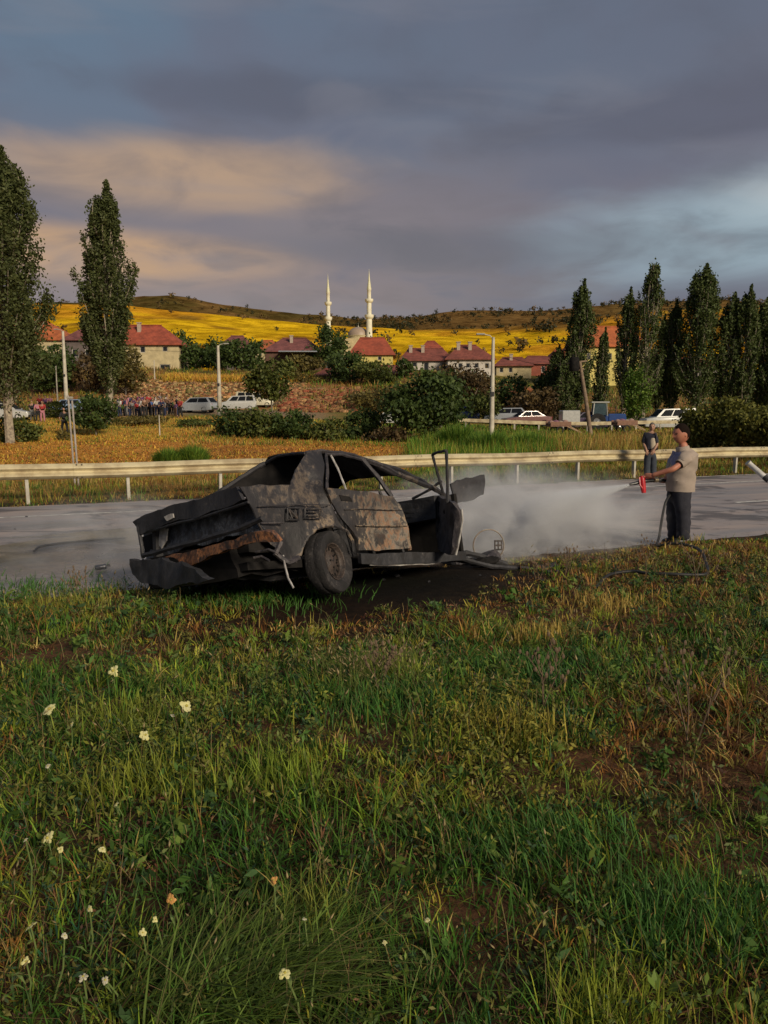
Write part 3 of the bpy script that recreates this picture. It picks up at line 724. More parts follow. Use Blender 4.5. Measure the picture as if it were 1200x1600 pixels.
panel('lid_fragment', [RP(259, 809, -.99), RP(270, 806, -.99), RP(271, 813, -.99), RP(262, 818, -.99)], ASH, cell=.03, k=.9)
bars('tail_ledge', [([RP(226, 868, -.96), RP(300, 850, -.98), RP(360, 830, -.98), RP(412, 812, -.96)], .05, .04), ([RP(222, 834, -.96), RP(300, 813, -.97), RP(390, 785, -.96)], .025, .025), ([RP(216, 822, -.97), RP(222, 850, -.97), RP(226, 872, -.96)], .035, .035)], B_DARK)
panel('bumper_beam', [RP(262, 872, -1.03), RP(300, 862, -1.03), RP(350, 848, -1.03), RP(400, 833, -1.03), RP(428, 828, -1.0), RP(440, 843, -.96), RP(400, 850, -1.03), RP(350, 864, -1.03), RP(305, 879, -1.03), RP(292, 885, -1.03), RP(284, 874, -1.03)], B_RUST, cell=.05, thick=.05, k=.9)
panel('bumper_skin', [RP(214, 872, -1.10), RP(250, 876, -1.12), RP(290, 878, -1.16), RP(315, 888, -1.22), RP(330, 905, -1.25), RP(300, 912, -1.2), RP(262, 916, -1.15), RP(234, 913, -1.12), RP(218, 896, -1.10)], B_DARK, cell=.06, thick=.06, k=1.4)
bx('rear_underbody', -.95, -.2, -.55, .80, .22, .50, B_SOOT, 1.5)
bx('boot_floor', -.88, -.35, -.70, .85, .42, .50, B_SOOT, 1.0)
bars('rear_axle', [([BW(0, -.70, .27), BW(0, 0, .25), BW(0, .6, .27)], .11, .11), ([BW(-.8, -.35, .24), BW(-.4, -.3, .2), BW(.5, -.3, .24)], .06, .06)], B_DARK)
bars('torn_skirt', [([RP(440, 846, -.75), RP(432, 866, -.8), RP(452, 880, -.72), RP(468, 872, -.6)], .05, .04), ([RP(400, 862, -.9), RP(420, 858, -.85), RP(436, 866, -.8)], .02, .02), ([RP(395, 872, -.95), RP(408, 869, -.9), RP(422, 878, -.88)], .02, .02)], B_UP)
bars('hanging_cable', [([RP(443, 868, -.75), RP(446, 886, -.78), RP(450, 903, -.8), RP(458, 918, -.82)], .016, .016)], ASH, wob=.3)
# wheels
def wheel(cx, cy, cz, flat=True, parent=wreck, name='rear_wheel', steer=0.0, tyre=True):
    c = BW(cx, cy, cz); ax = (CM @ Vector((math.sin(steer), -math.cos(steer), .10))).normalized(); e1 = ax.cross(Vector((0, 0, 1))).normalized(); e2 = e1.cross(ax)
    rot = Matrix((e1, e2, ax)).transposed()
    root = None
    if tyre:
        mb = MB(); prof_ = [(.168, .055), (.185, .072), (.21, .085), (.25, .092), (.275, .085), (.284, .065), (.286, .02), (.282, .01), (.286, 0), (.286, -.02), (.284, -.065), (.275, -.085), (.25, -.092), (.21, -.085), (.185, -.065)]
        mb.lathe(prof_, c, rot, 40); lo = .008
        v2 = []
        for i, v in enumerate(mb.v):
            if flat and v.z < .05:
                v = v + Vector((0, 0, (.05 - v.z) * .75)) + (v - c).normalized() * .0 + ax * (.02 if (v - c).dot(ax) > 0 else -.02)
            v2.append(v + mnoise.noise_vector(v * 9) * .006)
        mb.v = v2; mb.shift(-WL); root = mb.build(name, TYRE, parent, smooth_=True)
    pr = root if root is not None else parent
    mb = MB(); mb.lathe([(.172, .050), (.170, .072), (.160, .068), (.153, .038), (.143, .028), (.143, .010), (.09, .020), (.06, .043), (.03, .048), (.0, .048)], c, rot, 36)
    mb.lathe([(.170, .055), (.165, .0), (.165, -.07)], c, rot, 36)
    mb.v = [v + mnoise.noise_vector(v * 11) * .002 for v in mb.v]; mb.shift(-WL); rim = mb.build('rim', RIM, pr, smooth_=True)
    mb = MB()
    for k in range(14):
        a_ = 2 * math.pi * k / 14; mb.ball(c + rot @ Vector((.120 * math.cos(a_), .120 * math.sin(a_), .020)), (.016, .010, .008), 8, 4, rot @ Matrix.Rotation(a_, 3, 'Z'))
    for k in range(4):
        a_ = 2 * math.pi * k / 4 + .4; mb.ball(c + rot @ Vector((.052 * math.cos(a_), .052 * math.sin(a_), .048)), (.010, .010, .01), 6, 4)
    mb.shift(-WL); mb.build('rim_hole', B_SOOT if tyre else RIM, rim if root is None else rim)
    return root
_w = wheel(-.02, -.70, .285, steer=.30)
# move rim holes one level up if needed is handled by the tree: wheel > rim > hole sits at level three
wheel(0.0, .66, .20, name='far_rear_wheel')
# bare front rim standing in the ash
hp = at(763, 852, 8.75)
mb = MB(); rot = Matrix.Rotation(R(8), 3, 'Z') @ Matrix.Rotation(R(84), 3, 'X')
mb.lathe([(.187, .0), (.190, .012), (.182, .022), (.176, .016), (.178, 0), (.187, 0)], hp - WL, rot, 36)
fr_ = mb.build('front_rim', mat('heat_bleached_steel', (.34, .29, .22), .7, color2=(.2, .14, .1), vscale=14), wreck, smooth_=True)
mb = MB()
for z in (-.05, 0, .05): mb.tube([hp - WL + rot @ Vector((.07, z, .03)), hp - WL + rot @ Vector((.15, z, .03))], .010, 6)
for x in (.07, .11, .15): mb.tube([hp - WL + rot @ Vector((x, -.06, .03)), hp - WL + rot @ Vector((x, .06, .03))], .009, 6)
mb.build('brake_caliper', RIM, fr_)
# front door, standing open towards the camera
dh = BW(1.82, -.76, .30); HD = dh.copy()
def DP(px, py, q):      # q = 0 at the hinge, 1 at the free edge
    return at(px, py, 8.25 - .72 * q)
door2 = panel('front_door', [DP(690, 776, .0), DP(703, 781, .5), DP(717, 785, .95), DP(722, 795, 1), DP(722, 812, 1), DP(719, 832, 1), DP(716, 852, 1), DP(712, 867, 1), DP(700, 866, .6), DP(690, 860, .1), DP(688, 820, 0)], B_UP, cell=.06, thick=.05, k=.9)
panel('door_lining', [DP(686, 785, .1), DP(706, 790, .7), DP(708, 825, .7), DP(706, 858, .7), DP(688, 855, .1)], B_SOOT, cell=.06, thick=.02, k=2.0)
bars('door_glass_frame', [([DP(697, 704, .75), DP(698, 740, .78), DP(700, 786, .8)], .035, .03), ([DP(697, 704, .75), DP(686, 706, .4), DP(676, 710, .15)], .03, .025), ([DP(676, 710, .15), DP(684, 740, .1), DP(692, 770, .05)], .028, .026)], B_DARK, wob=.5)
bars('door_shut_edge', [([DP(722, 795, 1), DP(723, 812, 1), DP(720, 832, 1), DP(716, 853, 1), DP(713, 867, 1)], .018, .018)], ASH, wob=.6)
# bonnet sprung up at the far front, engine bay remains
def FP(px, py, Y): return at(px, py, Y)
panel('bonnet', [FP(702, 757, 9.1), FP(728, 746, 9.4), FP(756, 741, 9.7), FP(758, 750, 9.75), FP(752, 772, 9.7), FP(735, 780, 9.4), FP(706, 786, 9.1)], B_DARK, cell=.09, thick=.02, k=1.0)
for k in range(9):
    u_ = k / 8; p = FP(705 + 78 * u_, 880 + random.uniform(-8, 8), 8.6 + random.uniform(-.25, .5))
    mb = MB(); mb.ball((0, 0, 0), (.10 + .1 * random.random(), .09 + .06 * random.random(), .03 + .04 * random.random()), 8, 6)
    mb.v = [dent(v + p, 2.2) - WL for v in mb.v]
    for v in mb.v: v.z = max(v.z, .005)
    if k % 4 == 0: mb.build('engine_remains', B_DARK, wreck)
    else: mb.build('engine_remains', B_SOOT if k % 2 else B_UP, wreck)
bars('front_crossmember', [([FP(700, 868, 8.4), FP(730, 864, 8.5), FP(760, 872, 8.6), FP(790, 880, 8.8)], .07, .06), ([FP(722, 873, 8.2), FP(770, 885, 8.3), FP(806, 888, 8.5)], .05, .04)], B_DARK)

# things fallen off the car
def charred_scrap(px, py, l, wdt, rz, label, material=B_DARK, grp=None, curl=.1):
    p = onz(px, py, gz1(*onz(px, py, .05)[:2]) if py > 920 else .0); mb = MB(); n = 8; vs = []
    for i in range(n + 1):
        for j in range(5):
            a = i / n - .5; b_ = j / 4 - .5
            v = Vector((a * l, b_ * wdt * (1 - .5 * abs(a)), .03 + curl * (a * a * 2 + .3 * math.sin(j * 2 + i)))); v = v + mnoise.noise_vector((v + p) * 8) * .03; vs.append(v)
    fs = [(i * 5 + j, i * 5 + j + 1, (i + 1) * 5 + j + 1, (i + 1) * 5 + j) for i in range(n) for j in range(4)]
    mb.add(vs, fs); o = mb.build('charred_scrap', material, smooth_=True); o.location = p; o.rotation_euler = (0, 0, rz)
    md = o.modifiers.new('thickness', 'SOLIDIFY'); md.thickness = .02
    return tag(o, label, 'debris', grp)
charred_scrap(325, 924, .55, .30, -.75, 'crumpled charred rubber sheet in the grass below the car boot', B_DARK, 'burnt scraps round the wreck', .16)
charred_scrap(262, 905, .5, .3, .3, 'black torn plastic under the hanging rear bumper', B_DARK, 'burnt scraps round the wreck', .22)
charred_scrap(400, 905, .45, .2, 1.0, 'blackened sheet lying between the bumper and the rear wheel', TYRE, 'burnt scraps round the wreck', .1)
charred_scrap(840, 893, .5, .12, .4, 'thin charred strip on the verge to the right of the front rim', B_DARK, 'burnt scraps round the wreck', .05)
# trim strip on the road
mb = MB(); sp = [onz(*p, .012) for p in ((53, 861), (60, 855), (72, 852), (92, 849), (120, 846), (150, 843), (175, 841.5), (196, 840.5))]
o0 = sp[3].copy(); mb.tube([p - o0 for p in sp], [.012, .017, .017, .016, .016, .015, .014, .01], 6)
o = mb.build('trim_strip', mat('black_rubber', (.012, .012, .012), .5), smooth_=True); o.location = o0; tag(o, 'long thin black rubber trim strip lying on the road left of the car', 'debris')
# crushed can
p = onz(158, 890, .0); t_ = thing('crushed_can', p, 'small crushed metal piece on the wet road behind the bumper', 'debris')
rot = Matrix.Rotation(.5, 3, 'Z') @ Matrix.Rotation(R(86), 3, 'Y')
mb = MB(); mb.lathe([(.0, -.06), (.028, -.06), (.032, -.05), (.030, -.01), (.024, .0), (.031, .02), (.032, .05), (.027, .06)], (0, 0, .03), rot, 14); mb.v = [v + mnoise.noise_vector(v * 30) * .01 for v in mb.v]
mb.build('can_body', mat('scorched_tin', (.10, .10, .11), .4, .6), t_, smooth_=True)
mb = MB(); mb.lathe([(.027, .062), (.02, .058), (0, .058)], (0, 0, .03), rot, 14); mb.build('can_end', mat('bright_tin', (.6, .6, .62), .3, .5), t_)
rr_ = random.Random(5)
for k in range(46):          # bits of glass, ash and rust round the car
    px, py = rr_.uniform(160, 900), rr_.uniform(872, 925)
    if k > 34: px, py = rr_.uniform(10, 1150), rr_.uniform(800, 850)
    q = onz(px, py, 0.0)
    zz = max(0.0, gz1(q.x, q.y)) ; mb = MB(); s_ = rr_.uniform(.012, .04)
    mb.ball((0, 0, s_ * .4), (s_, s_ * rr_.uniform(.4, 1), s_ * .5), 6, 4); mb.v = [v + mnoise.noise_vector(v * 60 + Vector((k, 0, 0))) * s_ * .5 for v in mb.v]
    o = mb.build('burnt_fragment', [B_DARK, B_UP, B_SOOT, ASH][k % 4] if k % 7 == 0 else [B_DARK, B_SOOT][k % 2]); o.location = (q.x, q.y, zz)
    tag(o, 'tiny burnt fragment on the ground ' + ('left of the car boot' if px < 215 else 'under the hanging bumper' if px < 400 else 'beside the rear wheel' if px < 560 else 'below the sill' if px < 730 else 'right of the bare front rim') if k <= 34 else 'tiny dark crumb on the open road', 'debris', 'burnt fragments scattered round the wreck')

# pale bar sticking in at the right edge
b0 = at(1170, 724, 14.2); b1 = at(1240, 784, 13.6); t_ = thing('barrier_bar', (b0 + b1) / 2 - Vector((0, 0, .3)), 'pale metal bar slanting in from the right edge above the road', 'bar')
o0 = t_.location; mb = MB(); mb.tube([b0 - o0, b1 - o0], [.05, .05], 12); mb.build('bar_tube', mat('worn_white_paint', (.62, .60, .56), .5, color2=(.4, .38, .35)), t_, smooth_=True)
mb = MB(); q0 = b0.lerp(b1, .36); q1 = b0.lerp(b1, .46); mb.tube([q0 - o0, q1 - o0], [.056, .056], 12); mb.build('dark_clamp', B_DARK, t_, smooth_=True)
mb = MB(); mb.tube([b0 - o0, b0 - o0 + Vector((-.02, 0, .02))], [.058, .058], 12); mb.build('end_cap', GALVD, t_, smooth_=True)
mb = MB(); mb.tube([b1 - o0, Vector((b1.x - o0.x + .05, b1.y - o0.y, -o0.z))], .03, 8); mb.build('support_leg', GALVD, t_)
# ------------------------------------------------------------------ trees
GREENS = {
 'poplar': ((.066, .082, .024), (.032, .042, .014), (.120, .130, .046)),
 'poplar_far': ((.060, .084, .022), (.030, .046, .013), (.110, .135, .038)),
 'dark': ((.048, .078, .018), (.022, .038, .010), (.090, .125, .028)),
 'mid': ((.070, .090, .018), (.028, .040, .010), (.14, .15, .034)),
 'olive': ((.105, .085, .022), (.040, .036, .012), (.19, .15, .04)),
 'fresh': ((.085, .150, .018), (.032, .065, .012), (.17, .24, .035)),
 'hedge': ((.120, .125, .022), (.045, .055, .012), (.22, .20, .045)),
 'brown': ((.085, .056, .024), (.035, .026, .013), (.16, .11, .04)),
}
def poplar(px, ytop, ybase, wpx, Y, label, kind='poplar', leaves=9000, size=.22, bare=.06, lean=.02, seed=1, group=None, gaps=.0):
    b = at(px, ybase, Y); zg = gz1(b.x, b.y); base = Vector((b.x, b.y, zg)); top = at(px, ytop, Y).z
    H = top - zg; Wd = wpx / ppm(Y) / 2; r = np.random.default_rng(seed)
    t_ = thing('poplar_tree', base, label, 'poplar', group)
    tr = MB(); n = 10
    path = [Vector((lean * H * (i / n) ** 2 + .04 * math.sin(i * 1.3 + seed), .03 * math.sin(i * 1.9), H * .93 * i / n - .2)) for i in range(n + 1)]
    tr.tube(path, [max(.02, .017 * H * (1 - i / n) ** 1.1) for i in range(n + 1)], 8)
    # leaf clumps strung on steep ascending limbs
    nl = 84; pts = []; tone = []
    for k in range(nl):
        h0 = (bare + (.80 - bare) * (k / nl) ** 1.05) * H; a = r.uniform(0, 2 * math.pi); L = H * r.uniform(.16, .26) * (1.0 if k < nl * .8 else .8)
        env = lambda h: Wd * (np.interp(h / H, [0, .1, .18, .28, .44, .65, .8, .9, 1], [.1, .25, .4, .68, .97, 1, .78, .50, .08] if kind == 'poplar' else [.3, .65, .85, .95, 1., .9, .64, .40, .08]))
        rr = r.uniform(.5, 1.05)
        prev = None; lp = []
        for q in np.linspace(0, 1, 7):
            h = h0 + L * q; rad = env(min(h, H)) * rr * (q ** .55); lp.append(Vector((rad * math.cos(a) + lean * H * (h / H) ** 2, rad * math.sin(a), h)))
        tr.tube(lp, [max(.008, .0045 * H * (1 - .85 * q)) for q in np.linspace(0, 1, 7)], 5)
        m_ = max(8, leaves // nl); qq = r.uniform(.12, 1.04, m_) ** .8; tn = r.uniform(0, 1)
        c = np.stack([np.interp(qq, np.linspace(0, 1, 7), [p[i] for p in lp]) for i in range(3)], -1)
        sub = np.floor(qq * 6); jit = r.normal(size=(8, 3)) * Wd * .07
        c = c + jit[sub.astype(int)] + r.normal(size=(m_, 3)) * np.array([Wd * .10, Wd * .10, Wd * .20]) * (1 - .45 * qq[:, None])
        c[:, 0] += (r.random(m_) ** 3) * Wd * .10           # wind from the left
        pts.append(c); tone.append(np.full(m_, tn) * .6 + r.uniform(0, .4, 8)[sub.astype(int)])
    m_ = leaves // 16; hh = (.80 + .21 * r.random(m_) ** 1.3) * H; tw_ = (1.03 - hh / H) / .23; tp = np.stack([lean * H + (hh / H - .8) * Wd * .5 + r.normal(size=m_) * Wd * .22 * tw_, r.normal(size=m_) * Wd * .2 * tw_, hh], -1); pts.append(tp); tone.append(r.uniform(.2, .9, m_))
    for k in range(5):      # wispy leaders at the top, each ending at its own height
        a = r.uniform(0, 6.28); hs = r.uniform(.80, .90) * H; he = r.uniform(.88, .97) * H; q_ = r.random(leaves // 70); ox = Wd * r.uniform(.15, .42); pts.append(np.stack([lean * H + math.cos(a) * ox + r.normal(size=len(q_)) * Wd * .07 * (1.2 - q_) + q_ * Wd * .06, math.sin(a) * ox + r.normal(size=len(q_)) * Wd * .07, hs + (he - hs) * q_], -1)); tone.append(np.full(len(q_), r.uniform(.2, .9)))
    c = np.concatenate(pts); tn = np.concatenate(tone)
    rel = c[:, 2] / H; lim = np.interp(rel, [0, .8, .9, .96, 1.02], [9, 1.0, .58, .30, .10]) * Wd; ok = np.hypot(c[:, 0] - lean * H * rel ** 2, c[:, 1]) < lim * (1 + .15 * r.normal(size=len(c))); c = c[ok & (rel < 1.02)]; tn = tn[ok & (rel < 1.02)]
    if gaps > 0:
        keep = (bump2(c[:, 0] * 2.6 + seed, c[:, 2] * 1.3 + c[:, 1], 1.2) + r.normal(size=len(c)) * .3) > -1 + gaps * 1.6; c = c[keep]; tn = tn[keep]
    tr.build('trunk', PALEBARK, t_, smooth_=True)
    g_ = GREENS[kind]; leaf_obj('crown', c, size, *g_, parent=t_, rng_=r, clump=tn); return t_
def round_tree(px, ytop, ybase, wpx, Y, label, kind='dark', leaves=2600, size=.3, trunk=.28, seed=1, cat='tree', name='tree', group=None, flat=1.0, hollow=.5, ncl=60, sink=.0):
    """crown spans ytop..ybase in the photo when trunk=0; else its lower part is bare stem"""
    b = at(px, ybase, Y); zg = gz1(b.x, b.y); top = at(px, ytop, Y).z; zb = b.z
    if trunk > 0: zb = zg
    base = Vector((b.x, b.y, min(zg, zb))); H = top - base.z; r = np.random.default_rng(seed * 77 + 5); Wd = wpx / ppm(Y) / 2
    t_ = thing(name, base, label, cat, group)
    zc0 = H * trunk if trunk > 0 else (zb - base.z)
    zc0 = min(zc0, H * .7)
    ch = (H - zc0) / 2; cen = np.array([0, 0, zc0 + ch])
    p, tone = clumps_round(ncl, max(6, leaves // ncl), (Wd, Wd * flat, ch * 1.0), r, .34, hollow)
    low = p[:, 2] < -ch; p[low, 2] = -ch + r.random(low.sum()) * ch * .3
    # uneven outline
    p[:, 0] += .18 * Wd * np.sin(p[:, 2] / max(ch, .1) * 2.3 + seed); p = p + cen
    mb = MB(); n = 5; th = max(.03, H * .022)
    mb.tube([Vector((.05 * math.sin(i * 2 + seed) * H * .1, 0, -.2 + (zc0 + ch) * i / n)) for i in range(n + 1)], [th * (1 - .12 * i) for i in range(n + 1)], 7)
    for k in range(7):
        a = k * 2.4 + seed; h0 = zc0 * .75 + ch * .12 * k; e = Vector((Wd * .7 * math.cos(a), Wd * .7 * flat * math.sin(a), min(H * .92, h0 + ch * (.6 + .1 * k)))); s_ = Vector((0, 0, h0))
        mb.tube([s_, s_.lerp(e, .5) + Vector((0, 0, -.05 * H)), e], [th * .5, th * .35, th * .12], 5)
    mb.build('trunk', BARK, t_, smooth_=True)
    leaf_obj('crown', p, size, *GREENS[kind], parent=t_, rng_=r, clump=tone)
    return t_
poplar(16, 232, 690, 150, 42, 'tallest poplar, at the left edge, with a pale crooked trunk', leaves=52000, size=.17, bare=.12, seed=3, group='poplars on the left', gaps=.1, lean=.01)
poplar(-58, 300, 680, 100, 46, 'poplar half cut off by the left edge beside the tallest one', leaves=9000, seed=4, group='poplars on the left')
poplar(173, 285, 655, 84, 62, 'lone full poplar rising in front of the red roofed cream house', leaves=42000, size=.21, bare=.09, seed=5, group='poplars on the left', lean=.015, gaps=.2)
PR = [(868, 540, 640, 34, 86, 'short dark poplar left of the leaning wooden pole', 2800), (900, 438, 640, 42, 85, 'tall poplar right behind the leaning wooden pole', 6500),
 (936, 512, 640, 22, 84.5, 'thin short poplar in front of the cream and yellow house', 2000), (974, 450, 645, 32, 84, 'slim poplar at the right end of the cream and yellow house', 4200),
 (1005, 404, 645, 44, 83, 'tallest loose crowned poplar in the right row, behind the blue tractor', 5200), (1026, 492, 645, 22, 84, 'narrow poplar squeezed between two taller ones above the white van bonnet', 2600),
 (1046, 470, 645, 30, 84, 'dark poplar directly above the white van', 4200), (1084, 414, 645, 62, 82, 'broadest poplar of the right row, above the hedge end', 9000),
 (1130, 458, 645, 40, 82, 'first poplar to the right of the broadest one', 5200), (1158, 446, 645, 36, 81, 'pointed poplar second to the right of the broadest one', 5200),
 (1182, 466, 645, 34, 82, 'poplar second from the right edge', 4400), (1204, 476, 645, 40, 81, 'poplar cut by the right edge of the picture', 4400), (1245, 462, 645, 44, 81, 'poplar just beyond the right edge', 3000), (880, 560, 640, 30, 84, 'low dark poplar shoot at the foot of the leaning pole', 1800)]
for i, (px, yt, yb, wd, Y, lab, nl) in enumerate(PR):
    poplar(px, yt, yb, wd * 1.22, Y, lab, 'poplar_far', int(nl * 2.3), .25, .05, .012 + .01 * (i % 3), 20 + i, 'poplar row on the right', gaps=.45 if i == 4 else .15)
G_ = 'trees among the village houses'
TREES = [
 (85, 540, 606, 80, 100, 'dark bushy tree behind the left lamp post below the orange roof', 'dark', 3000, .5, .1, 'tree'),
 (52, 552, 600, 40, 104, 'dark tree filling the gap between the tallest poplar and the left lamp post', 'dark', 1600, .5, .1, 'tree'),
 (196, 545, 598, 62, 98, 'rounded olive tree in front of the cream house wall, right of the lone poplar', 'olive', 2400, .45, .12, 'tree'),
 (140, 552, 600, 46, 100, 'shadowy tree just left of the lone poplar trunk', 'brown', 1500, .45, .1, 'tree'),
 (150, 617, 680, 64, 50, 'small dark tree standing on the field edge under the lone poplar', 'dark', 3000, .22, .16, 'tree'),
 (87, 628, 657, 36, 70, 'small round bush beside the pale blue pickup', 'mid', 900, .25, 0, 'bush'),
 (285, 518, 590, 40, 140, 'slender dark tree at the right corner of the cream house', 'dark', 1800, .55, .08, 'tree'),
 (306, 540, 592, 46, 126, 'dark tree between the cream house and the middle lamp post', 'dark', 1800, .5, .08, 'tree'),
 (338, 530, 592, 36, 130, 'dark tree directly behind the middle lamp post', 'dark', 1600, .5, .08, 'tree'),
 (380, 532, 595, 84, 122, 'broad dark tree right of the middle lamp post', 'dark', 3400, .5, .08, 'tree'),
 (425, 562, 650, 72, 66, 'loose green tree with a bare stem beside the white delivery van', 'mid', 3400, .3, .3, 'tree'),
 (513, 512, 592, 62, 140, 'tall dark tree below the left minaret', 'dark', 3000, .55, .06, 'tree'),
 (470, 555, 594, 60, 118, 'olive bush mass in front of the shaded house with a blue canopy', 'olive', 1900, .45, .05, 'tree'),
 (545, 552, 612, 70, 108, 'green tree in front of the red tiled house with a yellow wall', 'dark', 2600, .45, .05, 'tree'),
 (588, 566, 615, 60, 104, 'bright green bushy tree left of the dark shed', 'mid', 2200, .42, .05, 'tree'),
 (592, 520, 540, 44, 270, 'far dark tree to the right of the mosque dome', 'dark', 700, 1.1, .05, 'tree'),
 (668, 583, 692, 118, 46, 'largest dark bushy tree in the middle, above the car roof', 'dark', 8000, .26, .08, 'tree'),
 (700, 574, 628, 60, 86, 'brownish leafy tree in front of the long white house', 'brown', 2800, .36, .1, 'tree'),
 (738, 572, 634, 56, 84, 'brownish dark tree just left of the white street lamp', 'brown', 2800, .36, .1, 'tree'),
 (630, 560, 600, 26, 110, 'thin dark tree at the left end of the long white house', 'dark', 800, .4, .1, 'tree'),
 (758, 610, 660, 50, 72, 'green bush at the foot of the bank left of the white street lamp', 'mid', 1700, .3, 0, 'bush'),
 (800, 588, 640, 50, 92, 'dark bush on the bank right of the white street lamp', 'dark', 1700, .38, 0, 'bush'),
 (838, 606, 655, 70, 82, 'brown green scrub on the bank left of the poplar row', 'brown', 2200, .36, 0, 'bush'),
 (856, 575, 640, 44, 88, 'dark scrub against the first poplar of the right row', 'dark', 1800, .4, 0, 'bush'),
 (993, 573, 648, 42, 76, 'light green cone shaped young tree in front of the right poplar row', 'fresh', 3200, .26, .05, 'tree'),
 (363, 641, 692, 76, 49, 'low green bush nearest the middle lamp post', 'dark', 2600, .22, 0, 'bush'),
 (412, 640, 694, 72, 48, 'low green bush under the bare stemmed tree', 'mid', 2600, .22, 0, 'bush'),
 (462, 645, 694, 72, 47, 'low green bush left of the reddish dirt patch', 'dark', 2600, .22, 0, 'bush'),
 (515, 655, 697, 62, 46, 'smallest low bush in the row, above the car roof', 'mid', 2000, .2, 0, 'bush'),
 (566, 640, 692, 66, 48, 'dark bush left of the half hidden white car', 'dark', 2600, .22, 0, 'bush'),
 (606, 668, 700, 66, 45, 'dusty bush in front of the half hidden white car', 'brown', 1800, .2, 0, 'bush'),
 (28, 650, 700, 60, 44, 'dull green bush at the foot of the tallest poplar', 'mid', 1800, .2, 0, 'bush'),
 (100, 672, 700, 20, 46, 'weedy bush beside the walking person', 'olive', 500, .18, 0, 'bush'),
 (475, 580, 604, 70, 109, 'yellow green bush on top of the old stone walls', 'olive', 1500, .35, 0, 'bush'),
 (600, 605, 645, 90, 88, 'scrub on the slope below the dark shed', 'olive', 2300, .35, 0, 'bush'),
 (560, 612, 640, 44, 92, 'small scrub beside the reddish dirt patch', 'olive', 1100, .35, 0, 'bush'),
 (215, 650, 664, 90, 60, 'low weeds in front of the crowd of onlookers', 'olive', 1500, .22, 0, 'bush'),
 (300, 655, 668, 60, 58, 'low weeds in front of the silver car', 'mid', 1200, .2, 0, 'bush')]
for i, (px, yt, yb, wd, Y, lab, kd, nl, sz, trk, cat) in enumerate(TREES):
    round_tree(px, yt, yb, wd, Y, lab, kd, nl, sz, trk, seed=i + 2, cat=cat, name='tree' if cat == 'tree' else 'bush', group=G_ if (cat == 'tree' and Y > 80) else None)
# hedge at the right: one long overgrown bush
HG = [(1098, 640, 700, 62, 29), (1150, 628, 702, 80, 28), (1215, 634, 704, 90, 27), (1280, 630, 704, 90, 26)]
for i, (px, yt, yb, wd, Y) in enumerate(HG):
    round_tree(px, yt, yb, wd * 1.15, Y, ['overgrown yellow green hedge bush touching the white van', 'middle overgrown yellow green hedge bush behind the guardrail at right', 'overgrown hedge bush cut by the right edge', 'overgrown hedge bush beyond the right edge'][i], 'hedge', 6500 if i < 3 else 2500, .14, 0, seed=90 + i, cat='bush', name='hedge_bush', group='overgrown hedge on the right', ncl=110)

# ------------------------------------------------------------------ village houses
def wallmat(n, c): return mat(n, c, .85, color2=tuple(x * .72 for x in c), vscale=.9, bump=.2, bscale=6)
W_CREAM = wallmat('cream_plaster', (.52, .43, .24)); W_YEL = wallmat('yellow_plaster', (.62, .52, .16)); W_WHITE = wallmat('white_plaster', (.55, .50, .43)); W_GREY = wallmat('grey_wall', (.14, .11, .10))
W_BRICK = wallmat('brown_wall', (.12, .06, .04)); W_STONE = wallmat('stone_wall', (.30, .20, .11))
def roofmat(n, c):
    if n in MATS: return MATS[n]
    m = bpy.data.materials.new(n); m.use_nodes = True; t = NT(m.node_tree); P = t.n('ShaderNodeTexCoord').outputs['Object']
    wv = t.n('ShaderNodeTexWave', wave_type='BANDS', bands_direction='X'); t.put(wv.inputs['Vector'], P); wv.inputs['Scale'].default_value = 1.4; wv.inputs['Distortion'].default_value = .6
    c1 = t.mix(t.rng(t.noise(P, .8, 6, .65), .35, .65), c, tuple(x * .55 for x in c)); c1 = t.mix(t.math('MULTIPLY', wv.outputs[0], .35), c1, tuple(x * .45 for x in c))
    b = t.n('ShaderNodeBsdfPrincipled', i_Base_Color=c1, i_Roughness=.8); bn = t.n('ShaderNodeBump', i_Strength=.5, i_Distance=.05, i_Height=wv.outputs[0]); t.put(b.inputs['Normal'], bn)
    t.n('ShaderNodeOutputMaterial', i_0=b); MATS[n] = m; return m
R_RED = roofmat('red_tiles', (.40, .085, .04)); R_ORG = roofmat('orange_tiles', (.52, .14, .04)); R_OLD = roofmat('old_red_tiles', (.27, .075, .05)); R_PUR = roofmat('dull_purple_tiles', (.24, .08, .07))
GLASS = mat('window_glass', (.02, .022, .026), .3, spec=.3); FRAME = mat('window_frame_paint', (.45, .42, .36), .6); CHIM = mat('chimney_render', (.42, .34, .26), .9)
